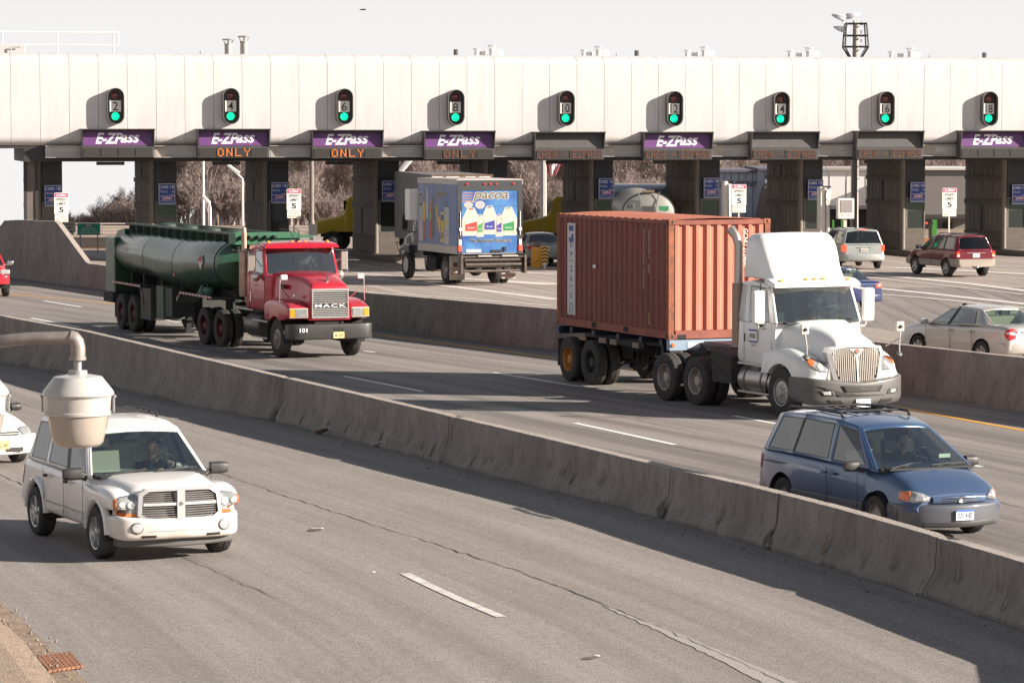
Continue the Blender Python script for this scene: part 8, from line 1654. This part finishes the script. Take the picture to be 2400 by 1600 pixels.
for x in (.0 + .003, L_ - .10 - .003): b.box(x, x + .10, -Wd + .17, Wd - .17, Hc - .115, Hc - .015); b.box(x, x + .10, -Wd + .17, Wd - .17, .02, .195)
b.build('rail', mat('container_rail', (.27, .075, .045), .65, var=1, vscale=3, col2=(.18, .045, .03)), cn, ang=0)
b = MB()
for x in (.2, 1.85, 3.70):
 pass
for x in (1.98, 3.72):
 b.box(x, x + .26, -Wd - .002, -Wd + .1, .05, .17)
b.box(L_ - .02, L_ + .003, -Wd + .22, -Wd + .42, .02, .11); b.build('fork_pocket', UND, cn, ang=0)
for x in (0, L_ - .178):
 for s in (-1, 1):
  for z in (0, Hc - .118):
   b = MB(); b.box(x - .004, x + .182, min(s * (Wd - .162), s * (Wd + .004)), max(s * (Wd - .162), s * (Wd + .004)), z, z + .118); co = b.build('corner_casting', CRUST, cn, ang=0, bevel=.012)
   b = MB(); xx = x + (.183 if x > 1 else -.005); b.box(min(xx, xx - .01), max(xx, xx - .01) , s * (Wd - .08) - .025, s * (Wd - .08) + .025, z + .03, z + .095); yy = s * (Wd + .0045); b.box(x + .06, x + .12, min(yy, yy - s * .01), max(yy, yy - s * .01), z + .03, z + .09); b.build('casting_hole', UND, co, ang=0)
b = MB(); rows = []
for i in range(60):
 x = .16 + (L_ - .32) * i / 59; rows.append([(x, y, Hc - .03 + .05 * (1 - (y / Wd) ** 2) + (.018 if i % 4 < 2 else 0)) for y in (-Wd + .06, -.6, 0, .6, Wd - .06)])
b.grid(rows); b.build('roof', mat('container_roof', (.42, .14, .085), .6, var=.2, vscale=2), cn, ang=0)
b = MB(); b.box(.09, L_ - .11, -Wd + .08, Wd - .08, .10, Hc - .06); b.build('inner_shell', UND, cn, ang=0)
b = MB(); b.box(.62, 1.06, -Wd - .006, -Wd + .008, .28, 2.38); st_ = b.build('name_strip', mat('strip_white', (.60, .58, .58), .6, var=.15, vscale=8), cn, ang=0)
c = MB(); F_ = lambda x, z: face((x, -Wd - .009, z), (0, 0, -1), (1, 0, 0))
c.text('GRIMALDI', .14, F_(.84, 1.24), width=1.42, space=1.8); c.build('lettering', mat('letter_blue', (.02, .05, .16), .6), st_, ang=0)
c = MB(); c.box(.72, .97, -Wd - .012, -Wd - .0065, 2.20, 2.32); c.box(.86, .97, -Wd - .012, -Wd - .0065, 2.05, 2.13); c.box(.72, .97, -Wd - .012, -Wd - .0065, 1.95, 2.05); c.build('logo', mat('logo_navy', (.01, .06, .25), .5), st_, ang=0)
c = MB(); c.text('LINES', .08, F_(.78, .42), width=.22); c.text('NAPLES', .08, F_(.92, .42), width=.22); c.build('small_lettering', mat('letter_blue'), st_, ang=0)
c = MB(); F_ = lambda x, z: face((x, -Wd - .005, z), (0, 0, -1), (1, 0, 0));
c.text('GCNU 212404 7', .07, F_(5.06, 2.04), width=.62, off=.01); c.text('22G1', .07, F_(5.06, 1.50), width=.2, off=.01); c.text('MAX GROSS 30480 KG  TARE 2230 KG', .055, F_(4.78, 1.70), width=1.32, off=.008); c.build('stencil', mat('stencil_white', (.50, .44, .44), .7), cn, ang=0)
c = MB(); c.text('SIZE', .07, F_(5.08, .42), width=.28, off=.01); c.build('yellow_stencil', mat('stencil_yellow', (.55, .35, .05), .7), cn, ang=0)
c = MB(); c.box(2.05, 2.20, -Wd - .004, -Wd + .01, 1.40, 1.47); c.build('label', TXT, cn, ang=0)
c = MB(); F2 = lambda y, z: face((L_ + .004, y, z), (0, 0, -1), (0, 1, 0)); c.text('GCNU 2124047', .11, F2(.62, 1.95), width=.85, off=.012); c.build('end_stencil', mat('stencil_pale', (.72, .62, .58), .7), cn, ang=0)
M0 = Matrix.LocRotScale(ch.location, ch.rotation_euler.to_quaternion(), ch.scale); cn.location = M0 @ Vector((-.66, 0, 1.262)); cn.rotation_euler = ch.rotation_euler
# ---------------- blue box truck
bt = thing('box_truck', 'box truck with blue pictured rear door and side, driving away past the plaza middle', 'truck', s=1.03)
BXS = mat('box_side_silver', (.34, .33, .34), .35, .4, .3, var=.25, vscale=1.5, stretch=(3, 1, .4))
b = MB(); b.box(-1.55, 2.85, -1.22, 1.22, 1.06, 3.55); b.build('cargo_box', mat('box_grey', (.33, .31, .31), .5), bt, ang=0)
b = MB(); b.box(-1.55, 2.87, -1.24, -1.221, 1.06, 1.32, 0); b.box(-1.55, 2.87, 1.221, 1.24, 1.06, 1.32); b.box(-1.57, 2.87, -1.25, -1.221, 3.40, 3.57); b.box(-1.57, 2.87, 1.221, 1.25, 3.40, 3.57); b.box(-1.56, 2.87, -1.2, 1.2, 3.552, 3.585); b.build('box_rails', mat('box_trim', (.46, .42, .40), .5, .3), bt, ang=0)
yn = 1.0   # near side is the truck's left as it drives away
ys = 1.232
b = MB(); b.box(-1.50, 2.80, ys - .008, ys, 1.33, 3.39); sd_ = b.build('side_picture', mat('picture_blue', (.07, .17, .42), .35, .1, .3, var=1, vscale=1.4, col2=(.22, .23, .34), stretch=(2.2, 1, .3)), bt, ang=0)
FS = lambda x, z: face((x, ys + .004, z), (-1, 0, 0), (0, 0, 1))
def shp(nm, poly, col, par, y=ys + .001, th=.003, rough=.4):
 m = MB(); m.prism(poly, y, y + th, 'y'); return m.build(nm, mat('pic_%s' % nm, col, rough), par, ang=0)
rect = lambda x0, x1, z0, z1: [(x0, z0), (x1, z0), (x1, z1), (x0, z1)]
shp('picture_white_panel', rect(2.32, 2.74, 1.40, 3.1), (.45, .43, .44), sd_); shp('picture_frame', rect(2.38, 2.68, 2.62, 3.05), (.06, .06, .07), sd_, ys + .0045); shp('picture_box', rect(2.44, 2.62, 2.68, 2.98), (.40, .39, .40), sd_, ys + .008)
shp('picture_tube_yellow', rect(2.02, 2.26, 2.1, 2.75), (.62, .45, .05), sd_); shp('picture_tube_red', rect(2.04, 2.24, 1.45, 2.095), (.42, .12, .08), sd_)
shp('picture_nozzle', [(1.70, 2.2), (1.92, 2.2), (1.90, 3.0), (1.84, 3.3), (1.78, 3.3), (1.72, 3.0)], (.48, .47, .48), sd_); shp('picture_brush_tip', [(1.30, 2.40), (1.52, 2.40), (1.42, 2.75), (1.30, 2.85)], (.55, .16, .06), sd_); shp('picture_green', [(1.32, 2.15), (1.54, 2.15), (1.52, 2.395), (1.30, 2.395)], (.22, .42, .05), sd_); shp('picture_red_grip', [(1.32, 1.5), (1.52, 1.5), (1.54, 2.145), (1.32, 2.145)], (.45, .07, .05), sd_)
shp('picture_figure', [(.98, 1.6), (1.24, 1.5), (1.26, 2.6), (1.16, 3.05), (1.02, 2.9), (.95, 2.3)], (.13, .13, .11), sd_); shp('picture_tool', [(.36, 1.75), (.48, 1.75), (.80, 2.5), (.70, 2.75), (.60, 2.30), (.30, 2.2)], (.60, .40, .04), sd_)
shp('picture_can_yellow', rect(-.10, .26, 1.40, 2.45), (.58, .42, .03), sd_); shp('picture_can_label', rect(-.06, .22, 2.15, 2.35), (.06, .08, .20), sd_, ys + .0045); shp('picture_can_mark', rect(-.04, .20, 1.55, 1.75), (.28, .16, .04), sd_, ys + .0045); shp('picture_bottle', rect(-.62, -.16, 1.36, 2.62), (.42, .45, .44), sd_); shp('picture_bottle_cap', [(-.50, 2.621), (-.28, 2.621), (-.32, 2.86), (-.46, 2.86)], (.10, .12, .12), sd_); shp('picture_diamond', [(-.56, 2.12), (-.40, 1.95), (-.24, 2.12), (-.40, 2.28)], (.55, .42, .10), sd_, ys + .0045)
def pacoa(par, M, w, red=True):
 m = MB(); m.text('pacoa', w * .20, M @ Matrix.Translation((0, 0, .001)), width=w * .80, off=.06, shear=.28, ext=.0); m.build('logo_glow', mat('pic_glow', (.52, .48, .44), .4), par, ang=0)
 m = MB(); m.text('pacoa', w * .185, M @ Matrix.Translation((0, 0, .004)), width=w * .76, off=.02, shear=.28); m.build('logo', mat('pic_logo', (.13, .12, .09), .4), par, ang=0)
 m = MB()
 for k in range(4): m.box(-w * .60 - k * .035, -w * .38 - k * .02, w * .07 - k * w * .05, w * .085 - k * w * .05, .0, .005, M=M)
 m.build('logo_lines', mat('pic_line', (.42, .16, .10), .4), par, ang=0)
pacoa(sd_, FS(.05, 3.02) , 1.25); c = MB(); c.text('ROYALE', .12, FS(-.39, 2.42), width=.34); c.text('PAINTERS', .07, FS(-.39, 1.80), width=.34); c.text('CAULK', .10, FS(-.39, 1.68), width=.3); c.text('ALEX', .10, FS(.08, 2.25), width=.22); c.build('can_lettering', mat('pic_letter', (.07, .07, .08), .5), sd_, ang=0)
xr = -1.56
b = MB(); b.box(xr - .03, xr, -1.22, 1.22, 3.20, 3.54); b.box(xr - .03, xr, -1.22, -1.06, 1.06, 3.199); b.box(xr - .03, xr, 1.06, 1.22, 1.06, 3.199); b.build('rear_frame', mat('frame_black', (.03, .032, .038), .5), bt, ang=0)
def skymat():
 m = mat('picture_sky', (.05, .17, .50), .35, 0, .2); nt = m.node_tree; N = nt.nodes.new; L = nt.links.new
 tc = N('ShaderNodeTexCoord'); n = N('ShaderNodeTexNoise'); n.inputs['Scale'].default_value = 1.1; n.inputs['Detail'].default_value = 2; L(tc.outputs['Object'], n.inputs['Vector'])
 r = N('ShaderNodeValToRGB'); r.color_ramp.elements[0].color = (.02, .07, .26, 1); r.color_ramp.elements[1].color = (.07, .20, .42, 1); r.color_ramp.elements[0].position = .35; r.color_ramp.elements[1].position = .65; L(n.outputs['Fac'], r.inputs[0]); L(r.outputs[0], nt.nodes['Principled BSDF'].inputs['Base Color']); return m
b = MB(); b.box(xr - .012, xr, -1.055, 1.055, 1.10, 3.19); rd = b.build('rear_door', skymat(), bt, ang=0)
c = MB()
for z in (1.62, 2.14, 2.66): c.box(xr - .016, xr - .0125, -1.05, 1.05, z, z + .008)
c.build('door_joint', mat('joint_blue', (.03, .07, .2), .5), rd, ang=0)
FR = lambda y, z: face((xr - .02, y, z), (0, -1, 0), (0, 0, 1))
def rshp(nm, poly, col, dx=.0, key=None):
 m = MB(); m.prism([(-p[0], p[1]) for p in poly], xr - .018 - dx, xr - .0145 - dx, 'x'); return m.build(nm, mat('pic_' + (key or nm), col, .4), rd, ang=0)
rshp('cloud_red_edge', [(-.82 + .17 * math.cos(t), 2.72 + .12 * math.sin(t)) for t in [i * math.pi / 8 for i in range(16)]], (.34, .34, .33), 0, 'grey_blob'); rshp('cloud_grey', [(-.38 + .19 * math.cos(t), 2.72 + .14 * math.sin(t)) for t in [i * math.pi / 8 for i in range(16)]], (.34, .34, .33), 0, 'grey_blob')
BOT = (.52, .44, .36)
def bottle(cx, w, z0, z1, cap, lab):
 rshp('bottle_glow', [(cx - w * .62, z0 - .04), (cx + w * .62, z0 - .04), (cx + w * .64, z0 + (z1 - z0) * .62), (cx + w * .25, z1 + .06), (cx - w * .25, z1 + .06), (cx - w * .64, z0 + (z1 - z0) * .62)], (.44, .46, .48), .0, 'glow')
 rshp('bottle', [(cx - w / 2, z0), (cx + w / 2, z0), (cx + w / 2, z0 + (z1 - z0) * .58), (cx + w * .14, z1), (cx - w * .14, z1), (cx - w / 2, z0 + (z1 - z0) * .58)], BOT, .004, 'bottle')
 rshp('cap', [(cx - w * .16, z1), (cx + w * .16, z1), (cx + w * .16, z1 + .04), (cx - w * .16, z1 + .04)], cap, .008, 'cap%d' % int(cap[0] * 100))
 rshp('bottle_label', [(cx - w * .42, z0 + .12), (cx + w * .42, z0 + .12), (cx + w * .42, z0 + .44), (cx - w * .42, z0 + .34)], lab, .008, 'lab%d' % int(lab[0] * 100 + lab[1] * 10))
 rshp('label_band', [(cx - w * .44, z0 + .34), (cx + w * .44, z0 + .46), (cx + w * .44, z0 + .53), (cx - w * .44, z0 + .41)], (.50, .48, .46), .0095, 'band')
 m = MB(); m.text('Roman', .05, face((xr - .030, -cx, z0 + .23), (0, -1, 0), (0, 0, 1)), width=w * .5); m.build('label_lettering', TXT, rd, ang=0)
bottle(-.72, .52, 1.72, 2.56, (.50, .04, .04), (.50, .05, .04)); bottle(-.02, .46, 1.76, 2.62, (.08, .06, .22), (.04, .05, .25)); bottle(.70, .50, 1.72, 2.58, (.04, .25, .10), (.03, .22, .07)); bottle(-.38, .22, 1.68, 2.34, (.04, .30, .10), (.06, .25, .08)); bottle(.34, .22, 1.68, 2.34, (.10, .05, .30), (.07, .05, .26))
pacoa(rd, FR(-.02, 2.98), 1.75); c = MB(); c.text('The Industry Standard', .16, FR(.0, 1.50), width=1.55, off=.03); c.build('slogan_glow', mat('pic_glow'), rd, ang=0); c = MB(); c.text('The Industry Standard', .155, face((xr - .026, .0, 1.50), (0, -1, 0), (0, 0, 1)), width=1.53, off=.004); c.build('slogan', mat('pic_slogan', (.16, .12, .08), .5), rd, ang=0)
b = MB(); b.box(xr - .03, xr - .02, .35, .90, 1.12, 1.22); b.build('white_sticker', TXT, rd, ang=0); b = MB(); b.box(xr - .06, xr - .02, -.45, -.05, 1.13, 1.20); b.box(xr - .06, xr - .02, -.60, -.50, 1.15, 1.30); b.build('door_latch', BLK, rd, ang=0)
for y in (-.88, -.22, 0, .22, .88): b = MB(); b.lathe([(.06, 0), (.05, .03), (.01, .04)], 10, Matrix.Translation((xr - .03, y, 3.42)) @ Matrix.Rotation(R(-90), 4, 'Y') @ Matrix.Scale(.6, 4, (1, 0, 0))); b.build('marker_lamp', RED, bt)
for s in (-1, 1):
 b = MB(); b.box(xr - .06, xr - .03, s * 1.14 - .06, s * 1.14 + .06, 1.16, 1.34); b.build('tail_light', REDL, bt, ang=0, bevel=.01); b = MB(); b.box(xr - .055, xr - .03, s * 1.14 - .05, s * 1.14 + .05, 1.36, 1.55); b.build('reverse_lens', mat('lens_white'), bt, ang=0)
 b = MB(); b.tube([(xr - .05, s * 1.13, 1.7), (xr - .05, s * 1.13, 2.5)], .014, 5); b.box(xr - .08, xr - .031, s * 1.13 - .05, s * 1.13 + .05, 1.85, 1.95); b.build('door_track', TXT, bt)
TL = mat('lift_steel', (.16, .13, .115), .45, .5, var=.4, vscale=4)
b = MB(); b.box(-1.98, -1.60, -1.18, 1.18, .96, 1.0); b.box(-1.72, -1.60, -1.18, 1.18, .60, .95); b.tube([(-1.85, -1.08, .88), (-1.85, 1.08, .88)], .07, 10); b.tube([(-1.92, -1.05, .72), (-1.92, 1.05, .72)], .055, 10); b.tube([(-1.88, -1.1, .50), (-1.88, 1.1, .50)], .045, 8)
for s in (-1, 1): b.box(-2.0, -1.6, s * 1.20 - .04, s * 1.20 + .04, .42, 1.04); b.tube([(-1.9, s * 1.08, .95), (-1.6, s * .9, .5)], .04, 6)
b.build('tail_lift', TL, bt, ang=30)
b = MB(); b.box(-2.02, -1.99, -.9, -.3, .985, 1.035); b.box(-2.02, -1.99, .1, .6, .985, 1.035); b.build('lift_edge', mat('lift_bright', (.5, .47, .44), .4, .4), bt, ang=0)
b = MB(); b.box(-1.45, 4.3, -.42, -.34, .72, .98); b.box(-1.45, 4.3, .34, .42, .72, .98); b.box(1.2, 2.2, .55, 1.1, .45, .85); b.box(1.2, 2.2, -1.1, -.55, .45, .85); b.build('chassis', UND, bt, ang=0)
b = MB(); b.box(-.72, -.70, .66, 1.24, .16, .98); fo_ = b.build('mud_flap', mat('flap_cream', (.42, .36, .30), .7, var=.2, vscale=4), bt, ang=0); c = MB(); c.text('PENSKE', .08, face((-.725, .95, .52), (0, -1, 0), (0, 0, 1)), width=.4); c.text('TRUCK RENTAL', .06, face((-.725, .95, .38), (0, -1, 0), (0, 0, 1)), width=.45); c.build('lettering', mat('flap_red', (.35, .05, .04), .6), fo_, ang=0); c = MB(); c.box(-.73, -.721, .80, 1.1, .60, .75); c.build('flap_panel', mat('flap_dark', (.06, .055, .05), .6), fo_, ang=0)
b = MB(); b.box(-1.62, -1.60, -.95, -.42, .22, .42); fo_ = b.build('mud_flap', mat('flap_cream'), bt, ang=0); c = MB(); c.text('PENTAGON', .08, face((-1.625, -.68, .33), (0, -1, 0), (0, 0, 1)), width=.44, off=.01); c.build('lettering', mat('flap_red'), fo_, ang=0)
CB = mat('cab_dark', (.02, .025, .04), .35, 0, .5)
b = MB(); b.loft([dict(x=2.95, w=1.0, z0=.85, z1=2.55, rt=.12, rb=.05), dict(x=3.9, w=1.0, z0=.8, z1=2.5, rt=.15, rb=.05), dict(x=4.35, w=.98, z0=.78, z1=1.75, rt=.12, rb=.05), dict(x=5.3, w=.95, z0=.7, z1=1.50, rt=.14, rb=.08), dict(x=5.5, w=.9, z0=.75, z1=1.3, rt=.1, rb=.08)], sub=3); o = b.build('cab', CB, bt); cut(o, [arch(4.7, -1.4, 1.4, .56, .48)])
for s in (-1, 1):
 b = MB(); b.loft([dict(x=4.1, w=.14, z0=.9, z1=1.2, rt=.06, rb=.02, y=s * 1.05), dict(x=4.7, w=.17, z0=1.0, z1=1.25, rt=.08, rb=.02, y=s * 1.04), dict(x=5.35, w=.14, z0=.8, z1=1.1, rt=.06, rb=.02, y=s * 1.02)]); b.build('fender', CB, bt)
 b = MB(); b.box(4.02, 4.08, s * 1.36 - .10, s * 1.36 + .10, 1.75, 2.25); mo = b.build('mirror', BLK, bt, ang=0); c = MB(); c.tube([(4.05, s * 1.0, 1.65), (4.05, s * 1.40, 1.70), (4.05, s * 1.40, 2.32), (4.05, s * 1.0, 2.35)], .018, 5); c.build('stay', BLK, mo)
 b = MB(); b.tube([(5.5, s * .6, .95), (5.62, s * 1.1, .95), (5.55, s * 1.2, 1.25), (5.3, s * 1.1, 1.25)], .02, 5); b.build('guard_tube', BLK, bt)
b = MB(); b.box(2.95, 3.45, .75, 1.55, 2.1, 3.18); b.build('reefer_unit', WHT, bt, ang=0, bevel=.03)
for s in (-1, 1): wheel(bt, 4.7, s * 1.0, .48, .26, 'steer', mat('rim_white', (.55, .53, .50), .5), .6)
truckwheels(bt, (0,), .95, .48, 'deep', mat('rim_white2', (.34, .32, .30), .5, .2), rr=.6)
bt.scale = (1.08, 1.08, 1.14)
place_away(bt, (0, 1.05), 1050, 665, 20)
# ---------------- vehicles seen through the booths
SLV = mat('tank_silver', (.55, .57, .60), .25, .6, .3, var=.15, vscale=2)
def far_thing(name, label, cat, px, Y, rz=0): p = at(px, 340, Y); return thing(name, label, cat, (p.x, p.y, 0), rz)
t = far_thing('white_trailer', 'white trailer with two rusty rear doors showing over the box truck', 'trailer', 1083, 138, R(9.5)); zt = at(1083, 410, 138).z
b = MB(); b.box(-1.29, 1.29, .05, 12, 1.1, zt); b.build('body', mat('trailer_side', (.15, .145, .145), .6, var=.2, vscale=1), t, ang=0)
b = MB(); b.box(-1.26, -.02, -.02, .049, 1.15, zt - .04); b.box(.02, 1.26, -.02, .049, 1.15, zt - .04); b.build('door', mat('door_white', (.70, .66, .60), .5, var=.08, vscale=2), t, ang=0)
b = MB(); b.box(-1.31, 1.31, -.05, .045, zt - .035, zt + .02); b.box(-1.31, -1.265, -.05, .045, 1.1, zt - .036); b.box(1.265, 1.31, -.05, .045, 1.1, zt - .036)
for x in (-.72, -.02, .10, .68): b.box(x - .035, x + .035, -.06, -.021, 1.2, zt - .05)
b.build('door_bars', mat('bar_rust', (.20, .12, .07), .7, var=.4, vscale=6), t, ang=0)
c = MB(); c.text('REILLON', .30, face((-.58, -.066, zt - .52), (1, 0, 0), (0, 0, 1)), width=1.05, off=.02); c.build('lettering', mat('letter_red', (.50, .04, .03), .5), t, ang=0)
for s in (-1, 1):
 for y in (1.2, 2.5): wheel(t, 0, 0, .5, .28, 'deep', None, .56).matrix_local = Matrix.Translation((s * 1.05, y, .0)) @ Matrix.Rotation(R(-90), 4, 'Z')
def yellow_truck(px, Y, label, rz, full=True):
 t = far_thing('yellow_truck', label, 'truck', px, Y, rz); YT = mat('paint_yellow', (.62, .43, .04), .4, 0, .3)
 b = MB(); b.loft([dict(x=-1.1, w=.98, z0=1.0, z1=2.7, rt=.15, rb=.05), dict(x=.6, w=.98, z0=.95, z1=2.75, rt=.15, rb=.05), dict(x=1.0, w=.92, z0=.95, z1=1.85, rt=.15, rb=.05), dict(x=2.2, w=.85, z0=.85, z1=1.55, rt=.2, rb=.05), dict(x=2.4, w=.8, z0=.85, z1=1.4, rt=.15, rb=.05)], sub=3); b.build('cab', YT, t)
 b = MB(); b.box(-.7, .1, -1.0, -.985, 1.75, 2.45); b.box(-.7, .1, .985, 1.0, 1.75, 2.45); b.box(.62, .98, -.8, .8, 1.9, 2.5, M=Matrix.Identity(4)); b.build('window', mat('booth_glass'), t, ang=0)
 for s in (-1, 1):
  b = MB(); b.box(.2, .26, s * 1.32 - .09, s * 1.32 + .09, 1.9, 2.4); mo = b.build('mirror', BLK, t, ang=0, bevel=.02); c = MB(); c.tube([(.23, s * .98, 1.8), (.23, s * 1.34, 1.8), (.23, s * 1.34, 2.5), (.23, s * .98, 2.5)], .02, 5); c.build('stay', BLK, mo); b = MB(); b.tube([(-.95, s * 1.04, .9), (-.95, s * 1.04, 2.9)], .09, 10); b.build('exhaust_stack', BLK, t)
  wheel(t, 1.5, s * .95, .5, .28, 'steer', None, .56); wheel(t, -2.3, s * .95, .5, .28, 'deep', None, .56)
 b = MB(); b.box(-3.0, 2.2, -.42, .42, .7, 1.0); b.build('chassis', UND, t, ang=0)
 b = MB(); b.lathe([(.5, 0), (1.05, .25), (1.15, .5), (1.15, 5), (1.0, 5.3), (.5, 5.5)], 24, Matrix.Translation((-1.3, 0, 2.2)) @ Matrix.Rotation(R(-90), 4, 'Y')); b.build('tank', SLV, t)
 return t
yellow_truck(1338, 160, 'yellow truck with white tank seen between the box truck and the container', R(172)); yellow_truck(858, 162, 'yellow truck half hidden behind the booth right of the red cab', R(172))
t = far_thing('silver_tanker', 'grey round end of a tanker trailer rising behind the container roof', 'tanker trailer', 1520, 139, R(.5)); rr_ = 61 / (7700 / 139); zc = at(1519, 452, 139).z - rr_ * .78
b = MB(); b.lathe([(rr_ * .05, -.22), (rr_ * .7, -.16), (rr_ * .97, -.02), (rr_, .1), (rr_, 12)], 40, Matrix.Translation((0, 0, zc)) @ Matrix.Scale(.78, 4, (0, 0, 1)) @ Matrix.Rotation(R(-90), 4, 'X')); b.build('tank', mat('tank_grey', (.34, .33, .30), .4, .3, var=.1, vscale=2), t)
b = MB(); b.tube([(rr_ * 1.01 * math.cos(a), .1, zc + .79 * rr_ * math.sin(a)) for a in [2 * math.pi * i / 40 for i in range(41)]], .03, 5, caps=False); b.tube([(-.45, -.12, zc + .82 * rr_), (-.2, -.25, zc + .2), (-.2, -.25, zc - .6)], .02, 5); b.tube([(.45, -.12, zc + .82 * rr_), (.3, -.25, zc + .2), (.3, -.25, zc - .6)], .02, 5); b.box(-.22, .26, -.27, -.20, zc + .05, zc + .30); b.build('ladder', mat('ladder_dark', (.07, .07, .07), .6), t)
b = MB(); b.box(-.25, .25, -.1, .3, zc + .79 * rr_, zc + .79 * rr_ + .1); b.build('hatch', mat('marker_brown'), t, ang=0); c = MB(); c.text('824', .16, face((-.80, -.20, zc + .28), (1, 0, 0), (0, 0, 1)), width=.24, off=.01); c.build('number', mat('ink'), t, ang=0); c = MB(); c.box(.45, .85, -.185, -.165, zc + .12, zc + .30); c.build('green_label', mat('label_green', (.05, .28, .12), .6), t, ang=0)
b = MB(); b.box(-.9, .9, .3, 9, .7, zc - .6); b.build('frame', UND, t, ang=0)
for s in (-1, 1):
 wheel(t, 0, 0, .5, .28, 'deep', None, .56).matrix_local = Matrix.Translation((s * .95, 1.3, 0)) @ Matrix.Rotation(R(-90), 4, 'Z')
SPLIT = {'valve', 'door_handle', 'door_seam', 'corner_post', 'quarter_fender', 'hose_box', 'side_cabinet_dark', 'mud_flap', 'coupling', 'hatch', 'step', 'fork_pocket', 'side_markers', 'fog_lamp', 'mudguard', 'wiper', 'clamp', 'steps', 'lane_light_bar', 'wing', 'tail_light', 'grab_handle', 'door', 'headlight', 'window', 'door_latch', 'air_slot', 'lift_edge', 'seam', 'grille', 'cabinet'}
bpy.context.view_layer.update()
for o in [o for o in C.objects if o.type == 'MESH' and o.parent and o.name.split('.')[0] in SPLIT and not o.children]: pieces(o)
